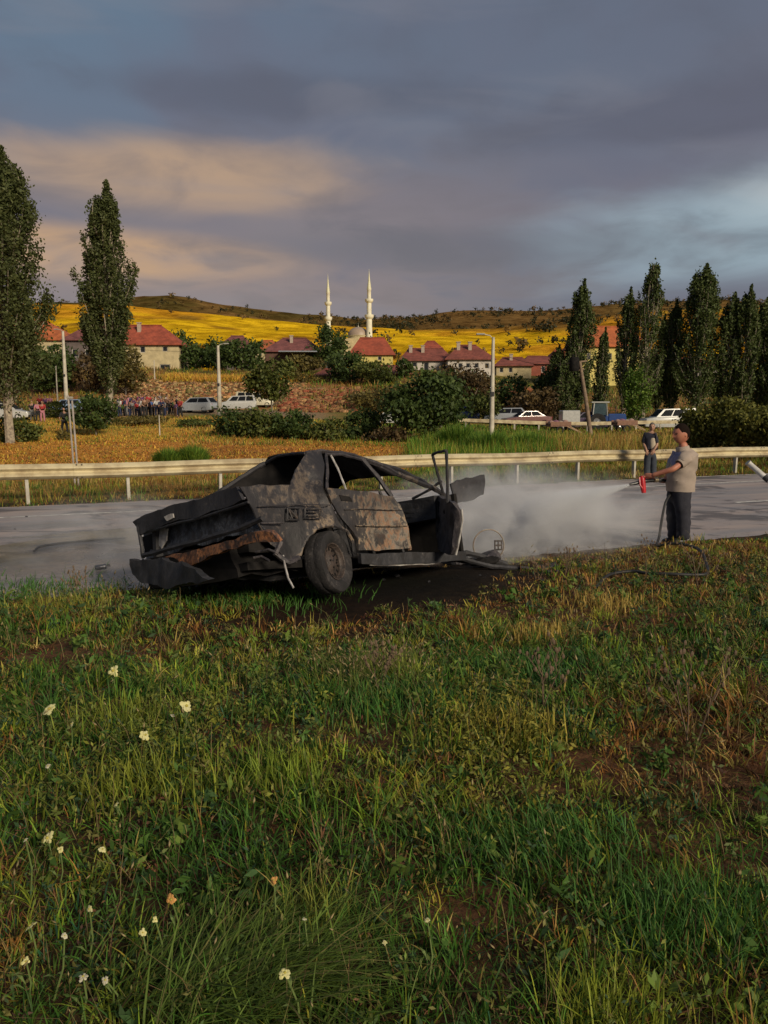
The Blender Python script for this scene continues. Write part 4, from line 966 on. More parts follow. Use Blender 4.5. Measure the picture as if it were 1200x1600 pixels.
def house(x0, x1, yr, ye, yb, Y, label, wall, roof, yaw=0.0, wins=(), hip=.28, depth=9, over=.5, chims=(), gable=False, cat='house', base_drop=3.0):
    a = at(x0, ye, Y); b = at(x1, ye, Y); cx = (a.x + b.x) / 2; Wd = b.x - a.x; ze = a.z; zr = at((x0 + x1) / 2, yr, Y + depth / 2).z; zb = at(x0, yb, Y).z - base_drop
    t_ = thing('house', (cx, Y + depth / 2, zb), label, cat, 'village houses' if cat == 'house' else None, yaw)
    h = ze - zb; hw = Wd / 2; hd = depth / 2; mb = MB()
    # front wall with real openings: wall is strips round each window
    W_ = [(((px0 + px1) / 2 - (x0 + x1) / 2) / ppm(Y), (px1 - px0) / ppm(Y), at(0, py1, Y).z - zb, at(0, py0, Y).z - zb) for (px0, py0, px1, py1) in wins]
    xs = sorted(set([-hw, hw] + [c - w / 2 for c, w, _, _ in W_] + [c + w / 2 for c, w, _, _ in W_])); zs = sorted(set([0, h] + [q for w in W_ for q in w[2:]]))
    for i in range(len(xs) - 1):
        for j in range(len(zs) - 1):
            xm, zm = (xs[i] + xs[i + 1]) / 2, (zs[j] + zs[j + 1]) / 2
            if any(abs(xm - c) < w / 2 and z0 < zm < z1 for c, w, z0, z1 in W_): continue
            mb.add([(xs[i], -hd, zs[j]), (xs[i + 1], -hd, zs[j]), (xs[i + 1], -hd, zs[j + 1]), (xs[i], -hd, zs[j + 1])], [(0, 1, 2, 3)])
    for c, w, z0, z1 in W_:
        x_0, x_1 = c - w / 2, c + w / 2; y0, y1 = -hd, -hd + .25
        mb.add([(x_0, y0, z0), (x_0, y1, z0), (x_0, y1, z1), (x_0, y0, z1), (x_1, y0, z0), (x_1, y1, z0), (x_1, y1, z1), (x_1, y0, z1)], [(0, 1, 2, 3), (4, 7, 6, 5), (0, 4, 5, 1), (3, 2, 6, 7)])
    mb.add([(-hw, -hd, 0), (-hw, hd, 0), (-hw, hd, h), (-hw, -hd, h)], [(0, 1, 2, 3)]); mb.add([(hw, -hd, 0), (hw, hd, 0), (hw, hd, h), (hw, -hd, h)], [(0, 3, 2, 1)]); mb.add([(-hw, hd, 0), (hw, hd, 0), (hw, hd, h), (-hw, hd, h)], [(0, 1, 2, 3)])
    mb.build('wall', wall, t_)
    for c, w, z0, z1 in W_:
        fr = MB(); y = -hd + .12; f = .10
        fr.box((c, y, z0 + f / 2), (w, .08, f)); fr.box((c, y, z1 - f / 2), (w, .08, f)); fr.box((c - w / 2 + f / 2, y, (z0 + z1) / 2), (f, .08, z1 - z0 - 2 * f)); fr.box((c + w / 2 - f / 2, y, (z0 + z1) / 2), (f, .08, z1 - z0 - 2 * f))
        fo = fr.build('window', FRAME, t_); pn = MB(); pn.box((c, y + .03, (z0 + z1) / 2), (w - 2 * f, .02, z1 - z0 - 2 * f)); pn.build('pane', GLASS, fo)
    mb = MB(); rh = zr - ze; e = over; rx = hw * (1 - hip * 2) if not gable else hw + e
    v = [(-hw - e, -hd - e, h - .12), (hw + e, -hd - e, h - .12), (hw + e, hd + e, h - .12), (-hw - e, hd + e, h - .12), (-rx, 0, h + rh), (rx, 0, h + rh)]
    v2 = [(x, y, z + .14) for x, y, z in v]
    mb.add(v + v2, [(0, 3, 2, 1), (6, 7, 11, 10), (7, 8, 11), (8, 9, 10, 11), (9, 6, 10), (0, 1, 7, 6), (1, 2, 8, 7), (2, 3, 9, 8), (3, 0, 6, 9)])
    ro = mb.build('roof', roof, t_)
    mb = MB(); mb.bar((-rx, 0, h + rh + .2), (rx, 0, h + rh + .2), .3, .14); mb.build('ridge', roof, ro)
    for cxp, hh in chims:
        cm = MB(); x = (cxp - (x0 + x1) / 2) / ppm(Y); cm.box((x, -hd * .35, h + rh * .62 + hh / 2), (.55, .55, hh + .8)); cm.box((x, -hd * .35, h + rh * .62 + hh + .42), (.75, .75, .12)); cm.build('chimney', CHIM, ro)
    return t_
house(-60, 103, 502, 531, 575, 138, 'orange roofed house seen between the tallest poplar and the left lamp post', W_CREAM, R_ORG, .0, [(72, 540, 82, 550)], chims=())
house(100, 190, 508, 531, 585, 132, 'house with a dull purple roof behind the left lamp post', W_GREY, R_PUR, .0, [(112, 545, 122, 558), (132, 545, 142, 558)])
house(150, 276, 510, 538, 588, 124, 'cream house with a bright red roof and one dark low window', W_CREAM, R_RED, .05, [(245, 569, 261, 582), (216, 541, 224, 551), (250, 541, 258, 549)], chims=[(209, 1.2)])
house(342, 388, 526, 543, 575, 165, 'small distant roofed house right of the middle lamp post', W_GREY, R_PUR, 0, [(352, 550, 358, 556)])
hs = house(412, 500, 530, 549, 592, 138, 'shaded dark walled house with a pale blue canopy', W_BRICK, R_PUR, .05, [(446, 560, 456, 570), (470, 560, 480, 570)], chims=[(452, 1.)])
mb = MB(); mb.box((1.0, -6.2, hs.location.z * 0 + (at(0, 551, 138).z - hs.location.z)), (6.6, 3.0, .16)); mb.build('canopy', mat('pale_blue_sheet', (.30, .33, .38), .5), hs)
house(548, 614, 529, 554, 580, 150, 'red tiled house with a bright yellow wall below the right minaret', W_YEL, R_RED, 0, [(590, 557, 596, 563)], hip=.2)
house(628, 706, 546, 563, 594, 131, 'long white walled house with dark red roof left of the street lamp', W_WHITE, R_OLD, .0, [(644, 566, 652, 573), (662, 566, 670, 580), (690, 567, 698, 580)], hip=.14, chims=[(643, .9), (662, .9)])
house(700, 770, 541, 561, 596, 126, 'white house with a row of small windows behind the white street lamp', W_WHITE, R_OLD, .0, [(716, 567, 723, 575), (728, 567, 735, 575), (741, 567, 748, 575), (757, 567, 764, 576)], hip=.3, chims=[(719, 1.0), (737, 1.0)])
house(780, 834, 560, 571, 596, 140, 'small cream house with a dark flat roof right of the street lamp', W_CREAM, R_OLD, -.1, [(785, 574, 791, 582), (799, 574, 805, 582)], hip=.2, chims=[(804, .8)])
house(820, 872, 558, 568, 590, 146, 'reddish brown low house beside the first right poplar', wallmat('red_brick', (.26, .07, .04)), R_OLD, .0, [(846, 572, 852, 582)], hip=.2)
house(906, 1010, 512, 541, 604, 124, 'tall cream and yellow house half hidden by the right poplar row', W_YEL, R_ORG, .08, [(914, 552, 920, 562), (947, 552, 953, 562), (962, 575, 969, 586), (986, 552, 993, 562)], hip=.15, chims=[(918, 1.)])
house(1078, 1122, 560, 572, 604, 126, 'little pale house showing between the right poplars', W_WHITE, R_OLD, 0, [(1096, 578, 1101, 586)])
sh = house(586, 640, 573, 584, 606, 112, 'dark open shed with a rusty roof below the long white house', W_BRICK, R_OLD, .0, [(594, 589, 606, 600), (612, 589, 628, 600)], hip=.03, cat='shed', base_drop=1.5)
rn_ = house(500, 548, 578, 586, 606, 113, 'ruined yellow brown wall with a sagging roof under the village', W_STONE, R_OLD, -.12, [(523, 590, 529, 596)], hip=.05, cat='ruin', base_drop=1.0)
# old terrace walls of rubble on the bank
def rubble(name, label, n, fx, size, cols, seed, cat='stones'):
    r = np.random.default_rng(seed); V = []; F = []; T = []; C = []
    base = np.array([(-1, -1, -.8), (1, -1, -.7), (1, 1, -.8), (-1, 1, -.8), (-.8, -.7, .8), (.8, -.8, .6), (.7, .8, .8), (-.8, .8, .7)]) * .5
    q = np.array([(0, 3, 2, 1), (4, 5, 6, 7), (0, 1, 5, 4), (1, 2, 6, 5), (2, 3, 7, 6), (3, 0, 4, 7)])
    P = fx(r, n); s = size * r.uniform(.4, 1.5, n); a = r.uniform(0, 6.28, n)
    v = base[None] * (1 + r.normal(size=(n, 8, 3)) * .15) * s[:, None, None] * np.array([1.3, 1, .8])
    x = v[..., 0] * np.cos(a)[:, None] - v[..., 1] * np.sin(a)[:, None]; y = v[..., 0] * np.sin(a)[:, None] + v[..., 1] * np.cos(a)[:, None]
    v = np.stack([x, y, v[..., 2]], -1) + P[:, None, :]
    f = (q[None] + (np.arange(n) * 8)[:, None, None]).reshape(-1, 4)
    c = np.array(cols)[r.integers(0, len(cols), n)] * r.uniform(.6, 1.2, (n, 1))
    o = fast_mesh(name, v.reshape(-1, 3), f.ravel(), np.full(len(f), 4), GROUND, col=np.repeat(c, 8, axis=0)); return tag(o, label, cat, kind='stuff')
def bank(x0, x1, d0, d1):
    def fx(r, n):
        u = (r.uniform(x0, x1, n) - 600) / 1200; d = r.uniform(d0, d1, n); x = u * d; return np.stack([x, d, gz(x, d) + .05], -1)
    return fx
house(396, 432, 533, 546, 575, 158, 'distant house with an orange roof between the middle lamp post and the shaded house', W_CREAM, R_ORG, 0, [(404, 550, 409, 556), (418, 550, 423, 556)])
house(862, 905, 548, 562, 590, 150, 'pale walled house behind the leaning wooden pole', W_WHITE, R_RED, 0, [(872, 566, 877, 573), (888, 566, 893, 573)])
house(1028, 1070, 545, 562, 600, 135, 'cream house with an orange roof between the right poplars', W_CREAM, R_ORG, 0, [(1036, 570, 1042, 578), (1055, 570, 1061, 578)])
house(660, 690, 534, 545, 560, 190, 'farther house with a red roof behind the long white one', W_CREAM, R_RED, 0, [(668, 549, 672, 554)])
rubble('rubble_bank', 'reddish rubble and stones covering the bank behind the crowd', 2600, bank(165, 480, 90, 108), .32, [(.34, .15, .07), (.42, .24, .10), (.20, .11, .06), (.42, .30, .14), (.16, .13, .05)], 1)
rubble('rubble_patch', 'loose red earth clods on the slope in the middle', 700, bank(440, 560, 86, 100), .5, [(.30, .09, .05), (.22, .10, .05), (.30, .17, .08)], 2)
rubble('rubble_patch', 'orange earth and stones on the slope right of the street lamp', 500, bank(780, 860, 92, 112), .5, [(.34, .12, .05), (.20, .09, .05)], 3)
def stone_wall(x0, x1, yt, yb, Y, label, colr, nm='stone_wall'):
    a = at(x0, yb, Y); b = at(x1, yb, Y); zt = at(x0, yt, Y).z; zb = min(gz1(a.x, Y), a.z) - .2; L = b.x - a.x
    t_ = thing(nm, (a.x + L / 2, Y, zb), label, 'wall'); r = random.Random(int(x0)); H = zt - zb; mb = MB(); mb.box((0, .15, H / 2), (L, .3, H)); mb.build('wall_core', colr, t_)
    rows = max(2, int(H / .5)); st = MB()
    for j in range(rows):
        x = -L / 2
        while x < L / 2 - .2:
            w_ = min(r.uniform(.5, 1.1), L / 2 - x); st.box((x + w_ / 2, -.04 - r.uniform(0, .05), (j + .5) * H / rows), (w_ * .92, .14, H / rows * .88)); x += w_
    st.build('stones', colr, t_)['kind'] = 'stuff'; return t_
stone_wall(455, 512, 606, 622, 101, 'pale old terrace wall on the slope left of the red earth', W_STONE)
stone_wall(385, 456, 609, 622, 102, 'reddish terrace wall behind the white delivery van', wallmat('red_stone', (.30, .13, .06)))
stone_wall(-60, 16, 660, 683, 58, 'dark low stone wall at the left edge below the white car', W_GREY)
# ------------------------------------------------------------------ mosque
STONE = mat('minaret_stone', (.74, .72, .56), .7, color2=(.60, .56, .42), vscale=.5)
def minaret(px, ytop, yb, Y, k, label):
    b = at(px, yb, Y); zb = b.z; H = at(px, ytop, Y).z - zb; t_ = thing('minaret', (b.x, Y, zb), label, 'minaret', 'twin minarets'); r = 1.0 * k
    mb = MB(); mb.lathe([(r * 1.15, -4), (r * 1.15, H * .22), (r, H * .26), (r * .92, H * .44)], n=14); mb.build('lower_shaft', STONE, t_, True)
    mb = MB(); mb.lathe([(r * .95, H * .44), (r * 1.3, H * .455), (r * 1.5, H * .465), (r * 1.5, H * .49), (r * 1.42, H * .49), (r * 1.42, H * .47), (r * .7, H * .47)], n=16); mb.build('balcony', STONE, t_, True)
    mb = MB(); mb.lathe([(r * .80, H * .47), (r * .76, H * .62)], n=14); mb.build('middle_shaft', STONE, t_, True)
    mb = MB(); mb.lathe([(r * .78, H * .62), (r * 1.2, H * .635), (r * 1.35, H * .645), (r * 1.35, H * .665), (r * 1.28, H * .665), (r * 1.28, H * .65), (r * .6, H * .65)], n=16); mb.build('balcony', STONE, t_, True)
    mb = MB(); mb.lathe([(r * .66, H * .65), (r * .62, H * .76), (r * .72, H * .765), (r * .72, H * .775)], n=14); mb.build('upper_shaft', STONE, t_, True)
    mb = MB(); mb.lathe([(r * .74, H * .775), (r * .35, H * .87), (r * .06, H * .97), (.02, H)], n=14); mb.build('spire', mat('spire_lead', (.66, .64, .42), .5), t_, True)
    return t_
minaret(513.5, 427, 560, 300, 1.0, 'left minaret, the shorter and slimmer of the two above the village')
minaret(577, 420, 560, 285, 1.1, 'right minaret, the taller one, beside the pale dome')
b = at(560, 540, 288); t_ = thing('mosque', (b.x, 288, b.z - 6), 'pale mosque dome rising between the minarets above a red roof', 'mosque')
mb = MB(); mb.box((0, 0, 4), (13, 13, 8)); mb.build('prayer_hall', W_CREAM, t_)
mb = MB(); mb.lathe([(3.9, 8), (3.9, 9.2), (4.1, 9.2), (4.1, 9.5)], n=24); mb.build('drum', W_CREAM, t_, True)
mb = MB(); mb.lathe([(3.9 * math.cos(a), 9.5 + 3.2 * math.sin(a)) for a in np.linspace(0, math.pi / 2, 9)], n=28); dm = mb.build('dome', mat('dome_sheet', (.36, .27, .19), .5, color2=(.26, .2, .15)), t_, True)
mb = MB(); mb.lathe([(.12, 12.6), (.25, 12.9), (.08, 13.2), (.02, 14.2)], n=8); mb.build('finial', STONE, dm)

# ------------------------------------------------------------------ poles and wires
CONC = mat('pole_concrete', (.52, .48, .38), .8, color2=(.38, .34, .27), vscale=2); WOOD = mat('grey_wood', (.24, .17, .11), .9, color2=(.14, .10, .07), vscale=3)
def lamp_post(px, yt, yb, Y, label, arm=1, rad=.09, lamp=True, name='street_lamp'):
    b = at(px, yb, Y); zg = min(gz1(b.x, b.y), b.z); t_ = thing(name, (b.x, Y, zg), label, 'street lamp' if lamp else 'pole', 'street lamps' if lamp else None); H = at(px, yt, Y).z - zg
    mb = MB(); mb.tube([(0, 0, -.3), (0, 0, H * .5), (0, 0, H)], [rad * 1.5, rad * 1.15, rad * .8], 10); mb.build('pole', CONC, t_, True)
    if lamp:
        mb = MB(); mb.tube([(0, 0, H - .1), (arm * .2, 0, H + .1), (arm * .6, 0, H + .18)], .03, 6); mb.build('lamp_arm', CONC, t_)
        mb = MB(); mb.box((arm * .75, 0, H + .18), (.5, .2, .1)); mb.build('lamp_head', mat('lamp_grey', (.35, .34, .3), .5), t_, bevel=.02)
        mb = MB(); mb.box((0, -rad * 1.3, H * .45), (.18, .08, .25)); mb.build('bracket', B_DARK, t_)
    return t_
lamp_post(103, 517, 610, 88, 'white lamp post in front of the purple roofed house', -1, .17)
lamp_post(343.5, 540, 650, 72, 'white lamp post standing right of the silver car', 1, .15)
lamp_post(768, 527, 680, 46, 'tallest looking white lamp post, in the middle right above the guardrail', -1, .11)
lamp_post(89, 572, 606, 90, 'short thin grey post left of the white lamp post', 1, .07, False, 'post')
lamp_post(242, 563, 600, 108, 'thin dark post in front of the cream house', 1, .07, False, 'post')
lamp_post(250, 648, 690, 50, 'thin brown fence stake on the orange field', 1, .035, False, 'stake')
b = at(121, 790, 18.7); t_ = thing('sign_post', (b.x, 18.7, 0), 'slim pale double post rising just behind the guardrail at left', 'post')
H = at(117, 618, 18.7).z
for dx, hh in ((-.03, H), (.06, H - .12)):
    mb = MB(); mb.tube([(dx, 0, -.1), (dx - .03, .0, hh * .5), (dx - .06, 0, hh)], .024, 8); mb.build('post_tube', mat('faded_post', (.34, .31, .27), .6, color2=(.24, .2, .17)), t_, True)
mb = MB(); mb.box((-.045, -.02, H - .05), (.16, .03, .05)); mb.build('top_plate', GALVD, t_)
# leaning wooden pole with a transformer
b = at(925, 672, 56); tp = at(906, 566, 56); zg = gz1(b.x, 56); t_ = thing('utility_pole', (b.x, 56, zg), 'leaning wooden utility pole with a dark transformer on top', 'utility pole')
top = tp - Vector(t_.location)
mb = MB(); mb.tube([(0, 0, -.4), top * .5, top], [.17, .14, .11], 10); mb.build('pole', WOOD, t_, True)
mb = MB(); mb.lathe([(.0, -.5), (.32, -.5), (.36, -.4), (.36, .35), (.28, .5), (0, .52)], top + Vector((-.42, -.1, -.15)), n=14); mb.lathe([(.06, .5), (.09, .6), (.05, .72)], top + Vector((-.52, -.1, -.15)), n=8); mb.build('transformer', B_SOOT, t_, True)
mb = MB(); mb.bar(top + Vector((-.9, 0, -.1)), top + Vector((.5, 0, .1)), .09, .11); mb.bar(top + Vector((-.75, 0, -.62)), top + Vector((.35, 0, -.5)), .08, .1); mb.build('crossarm', WOOD, t_)
mb = MB()
for dx in (-.8, -.4, .4): mb.lathe([(.03, 0), (.05, .06), (.03, .12), (.045, .16), (0, .2)], top + Vector((dx, 0, .0)), n=7)
mb.build('insulator', B_DARK, t_)
def wire(p, q, sag, label):
    p, q = Vector(p), Vector(q); m = (p + q) / 2; mb = MB(); mb.tube([p.lerp(q, k / 16) - m - Vector((0, 0, sag * 4 * (k / 16) * (1 - k / 16))) for k in range(17)], .012, 4)
    o = mb.build('power_line', B_SOOT); o.location = m; tag(o, label, 'power line', 'power lines')
pt = tp + Vector((-.6, 0, 0))
wire(pt, at(768, 545, 46), .5, 'dark wire from the leaning wooden pole to the white lamp post')
wire(at(768, 600, 46), at(343, 600, 72), .9, 'dark wire from the middle right lamp post to the middle lamp post')
wire(tp + Vector((.4, 0, 0)), at(1300, 520, 60), .6, 'dark wire from the leaning wooden pole to the right')
wire(at(103, 522, 88), at(343, 546, 72), .8, 'thin wire between the left lamp post and the middle lamp post')

# far guardrail along the village road
fr = thing('far_guardrail', at(850, 662, 64), 'thin distant guardrail in front of the parked vehicles on the right', 'guardrail'); o0 = Vector(fr.location)
def frp(px): Y_ = 64 + (px - 690) * .0; b_ = at(px, 660, Y_); return Vector((b_.x, Y_, gz1(b_.x, Y_)))
pp = [frp(x) for x in range(690, 1075, 38)]
for i, p in enumerate(pp):
    mb = MB(); mb.box(p - o0 + Vector((0, 0, .35)), (.12, .1, .9)); mb.build('post', GALVD, fr)
    if i < len(pp) - 1:
        mb = MB(); mb.bar(p - o0 + Vector((0, -.08, .68)), pp[i + 1] - o0 + Vector((0, -.08, .68)), .06, .28); mb.build('rail_beam', GALV, fr)

# ------------------------------------------------------------------ parked vehicles
def paint(n, c, r=.35): return mat(n, c, r, .1, color2=tuple(x * .85 for x in c), coat=.4)
VW = mat('vehicle_glass', (.012, .014, .018), .5, spec=.04); VT = mat('tyre_rubber', (.012, .012, .012), .85); VR = mat('wheel_rim_metal', (.35, .35, .36), .35, .6); HL = mat('headlight_lens', (.6, .6, .55), .15); TLm = mat('tail_light_lens', (.35, .02, .02), .25)
SIL = {
 'saloon': dict(L=4.4, W=1.72, low=[(-2.2, .42), (-2.15, .30), (-1.7, .22), (1.75, .22), (2.15, .3), (2.2, .5), (2.1, .70), (1.0, .86), (-1.5, .92), (-2.1, .88)], top=[(1.05, .86), (.35, 1.36), (-.75, 1.40), (-1.55, .92)]),
 'hatch': dict(L=4.0, W=1.7, low=[(-2.0, .42), (-1.95, .3), (-1.5, .22), (1.55, .22), (1.95, .3), (2.0, .5), (1.9, .74), (.95, .92), (-1.85, .98), (-1.98, .8)], top=[(1.0, .92), (.35, 1.45), (-1.45, 1.48), (-1.9, .97)]),
 'van': dict(L=4.7, W=1.8, low=[(-2.3, .5), (-2.3, .32), (-1.8, .25), (1.8, .25), (2.25, .3), (2.3, .6), (2.15, .95), (1.35, 1.1), (-2.28, 1.15)], top=[(1.35, 1.1), (.65, 1.78), (-2.05, 1.86), (-2.28, 1.14)]),
}
def vehicle(px, yb, Y, yaw, kind, material, label, cat, k=1.0, body2=None, rack=False):
    b = at(px, yb, Y); zg = gz1(b.x, b.y); t_ = thing({'van': 'parked_van'}.get(kind, 'parked_car'), (b.x, Y, zg), label, cat, 'vehicles parked by the village road', yaw); t_.scale = (k, k, k)
    S = SIL[kind]; hw = S['W'] / 2; low, top = S['low'], S['top']; mb = MB()
    st = [(-hw, .94, .03), (-hw + .06, 1, 0), (hw - .06, 1, 0), (hw, .94, .03)]
    n = len(low); cz = .55
    for (y, s, _) in st: mb.v += [Vector((x * s, y, cz + (z - cz) * (s if z > cz else 1))) for x, z in low]
    mb.f += [list(range(n))[::-1], [3 * n + i for i in range(n)]]; mb.mi += [0, 0]
    for q in range(3):
        for i in range(n): mb.f.append([q * n + i, q * n + (i + 1) % n, (q + 1) * n + (i + 1) % n, (q + 1) * n + i]); mb.mi.append(0)
    mb.build('body', material, t_, True)
    # cabin: pillars and roof in paint, glass set between
    zb_, zt_ = top[0][1], max(p[1] for p in top)
    def yy(z): return (hw - .05) * (1 - .20 * (z - zb_) / (zt_ - zb_))
    mb = MB(); m_ = len(top); v = [Vector((x, -yy(z), z)) for x, z in top] + [Vector((x, yy(z), z)) for x, z in top]
    mb.add(v, [tuple(range(m_)), tuple(range(m_, 2 * m_))[::-1]] + [(i, i + m_, (i + 1) + m_, i + 1) for i in range(m_ - 1)]); mb.build('cabin', body2 or material, t_, True)
    def lerp2(a, b_, f): return (a[0] + (b_[0] - a[0]) * f, a[1] + (b_[1] - a[1]) * f)
    for sgn in (-1, 1):
        nseg = 2 if kind != 'van' else 3
        for s_ in range(nseg):
            f0, f1 = .06 + .88 * s_ / nseg + .015, .06 + .88 * (s_ + 1) / nseg - .015
            bl, br = lerp2(top[0], top[-1], f0), lerp2(top[0], top[-1], f1); tl_, tr_ = lerp2(top[1], top[2], f0), lerp2(top[1], top[2], f1)
            q = [lerp2(bl, tl_, .10), lerp2(br, tr_, .10), lerp2(br, tr_, .86), lerp2(bl, tl_, .86)]
            mb = MB(); mb.add([Vector((x, sgn * (yy(z) + .012), z)) for x, z in q] + [Vector((x, sgn * (yy(z) - .01), z)) for x, z in q], [(0, 1, 2, 3), (7, 6, 5, 4), (0, 4, 5, 1), (1, 5, 6, 2), (2, 6, 7, 3), (3, 7, 4, 0)]); mb.build('side_window', VW, t_)
    for (a_, b_, nm) in ((top[0], top[1], 'windscreen'), (top[-1], top[-2], 'rear_window')):
        p0, p1 = lerp2(a_, b_, .08), lerp2(a_, b_, .9); off = .015 if nm == 'windscreen' else -.015
        mb = MB(); mb.add([(p0[0] + off, -yy(p0[1]) + .08, p0[1] + .01), (p0[0] + off, yy(p0[1]) - .08, p0[1] + .01), (p1[0] + off, yy(p1[1]) - .1, p1[1] + .01), (p1[0] + off, -yy(p1[1]) + .1, p1[1] + .01)], [(0, 1, 2, 3)]); mb.build(nm, VW, t_)
    xw = S['L'] / 2 - .82
    for x in (-xw, xw):
        for sgn in (-1, 1):
            rot = Matrix.Rotation(R(90) * sgn, 3, 'X'); c = (x, sgn * (hw - .10), .31)
            mb = MB(); mb.lathe([(.19, -.10), (.29, -.10), (.31, -.06), (.31, .09), (.29, .12), (.20, .12)], c, rot, 18); wo_ = mb.build('wheel', VT, t_, True)
            mb = MB(); mb.lathe([(.20, .10), (.19, .12), (.14, .105), (0, .12)], c, rot, 14); mb.build('rim', VR, wo_, True)
    xf, zf = low[5]; 
    for sgn in (-1, 1):
        mb = MB(); mb.box((xf - .10, sgn * (hw - .28), zf + .08), (.12, .34, .14)); mb.build('headlight', HL, t_, bevel=.02)
        mb = MB(); mb.box((low[0][0] + .08, sgn * (hw - .22), .78), (.12, .26, .14)); mb.build('tail_light', TLm, t_, bevel=.02)
    for s_ in (-1, 1): mb = MB(); mb.box((s_ * (S['L'] / 2 - .06), 0, .40), (.16, S['W'] * .9, .16)); mb.build('bumper', B_DARK, t_, bevel=.03)
    return t_
PW = paint('white_paint', (.46, .46, .43)); PS = paint('silver_paint', (.34, .36, .38)); PB = paint('pale_blue_paint', (.22, .30, .42)); PBL = paint('blue_paint', (.03, .07, .22)); PM = paint('maroon_paint', (.10, .03, .07)); PD = paint('dark_purple_paint', (.06, .04, .08)); VAN_SHADE = paint('van_side_shade', (.10, .16, .18))  # teal grey mixed for the shaded side of the van, not applied
vehicle(12, 660, 66, 0.1, 'hatch', PW, 'white hatchback at the left edge behind the tallest poplar trunk', 'car')
vehicle(-8, 640, 70, 0.2, 'saloon', PD, 'dark purple car at the left edge above the white hatchback', 'car')
vehicle(104, 627, 84, R(180) + .15, 'van', PB, 'pale blue pickup like van under the left lamp post', 'van', .72, PB)
vehicle(308, 654, 76, R(180) - .25, 'hatch', PS, 'silver estate car beside the crowd of onlookers', 'car')
vehicle(372, 645, 82, R(180) + .1, 'van', PW, 'white delivery van behind the loose green tree', 'van', .85)
vehicle(398, 640, 90, .1, 'van', paint('cream_paint', (.5, .46, .32)), 'cream minibus partly hidden behind the bare stemmed tree', 'van', .95)
vehicle(612, 664, 68, R(180), 'saloon', PW, 'white car half hidden by bushes left of the large dark tree', 'car')
vehicle(716, 668, 74, R(175), 'hatch', PBL, 'blue car between the large dark tree and the street lamp', 'car')
vehicle(790, 668, 72, R(170), 'hatch', PS, 'silver car with a light roof just right of the street lamp', 'car')
vehicle(822, 670, 70, R(190), 'saloon', paint('dull_red_paint', (.17, .08, .07)), 'dull red low car right of the silver one by the street lamp', 'car')
vehicle(915, 672, 69, R(180), 'saloon', PD, 'long dark purple car behind the leaning wooden pole', 'car', 1.1)
vehicle(1043, 672, 67, R(182), 'van', PW, 'white van parked in front of the poplars', 'van', 1.0, PW)
vehicle(1186, 664, 70, R(180), 'hatch', PW, 'pale car showing over the hedge at the right edge', 'car')
# small white box trailer
b = at(889, 672, 66); t_ = thing('box_trailer', (b.x, 66, gz1(b.x, 66)), 'small white box trailer left of the leaning pole', 'trailer', 'vehicles parked by the village road')
mb = MB(); mb.box((0, 0, 1.15), (1.5, 1.4, 1.15)); mb.build('box', PW, t_, bevel=.05)
mb = MB(); mb.box((0, 0, .5), (1.7, 1.3, .12)); mb.bar((.8, 0, .5), (1.6, 0, .45), .08, .08); mb.build('chassis', B_DARK, t_)
for s_ in (-1, 1):
    mb = MB(); mb.lathe([(0, -.08), (.28, -.08), (.3, 0), (.28, .08), (0, .08)], (0, s_ * .72, .3), Matrix.Rotation(R(90), 3, 'X'), 16); mb.build('wheel', VT, t_, True)
# blue tractor
b = at(945, 672, 68); t_ = thing('tractor', (b.x, 68, gz1(b.x, 68)), 'blue tractor with a tall glass cab under the poplars', 'tractor', 'vehicles parked by the village road', R(-8))
mb = MB(); mb.box((.95, 0, 1.05), (1.5, .75, .7)); mb.box((1.65, 0, .95), (.2, .7, .5)); mb.build('bonnet', PBL, t_, bevel=.08)
mb = MB(); mb.box((-.55, 0, 1.0), (1.5, .9, .6)); mb.build('body', PBL, t_, bevel=.06)
mb = MB()
for x in (-1.15, .1):
    for y in (-.62, .62): mb.bar((x, y, 1.2), (x + (.1 if x < 0 else -.1), y * .92, 2.35), .07, .07)
mb.box((-.52, 0, 2.40), (1.5, 1.3, .12)); mb.build('cab_frame', paint('cab_grey', (.42, .42, .38)), t_)
mb = MB(); mb.box((-.52, -.58, 1.78), (1.1, .02, 1.0)); mb.box((-.52, .58, 1.78), (1.1, .02, 1.0)); mb.box((.02, 0, 1.78), (.02, 1.1, 1.0)); mb.build('cab_glass', mat('cab_glass', (.05, .08, .09), .3, spec=.3), t_)
for x, r_ in ((-.75, .72), (1.25, .42)):
    for s_ in (-1, 1):
        mb = MB(); mb.lathe([(r_ * .5, -.18), (r_ * .94, -.2), (r_, -.1), (r_, .1), (r_ * .94, .2), (r_ * .5, .18)], (x, s_ * .78, r_), Matrix.Rotation(R(90) * s_, 3, 'X'), 22); w_ = mb.build('wheel', VT, t_, True)
        mb = MB(); mb.lathe([(r_ * .5, .16), (r_ * .45, .1), (.08, .06), (0, .1)], (x, s_ * .78, r_), Matrix.Rotation(-R(90) * s_, 3, 'X'), 16); mb.build('rim', VR, w_, True)
mb = MB(); mb.tube([(.9, .2, 1.4), (.9, .2, 2.1)], .04, 8); mb.build('exhaust', B_DARK, t_)
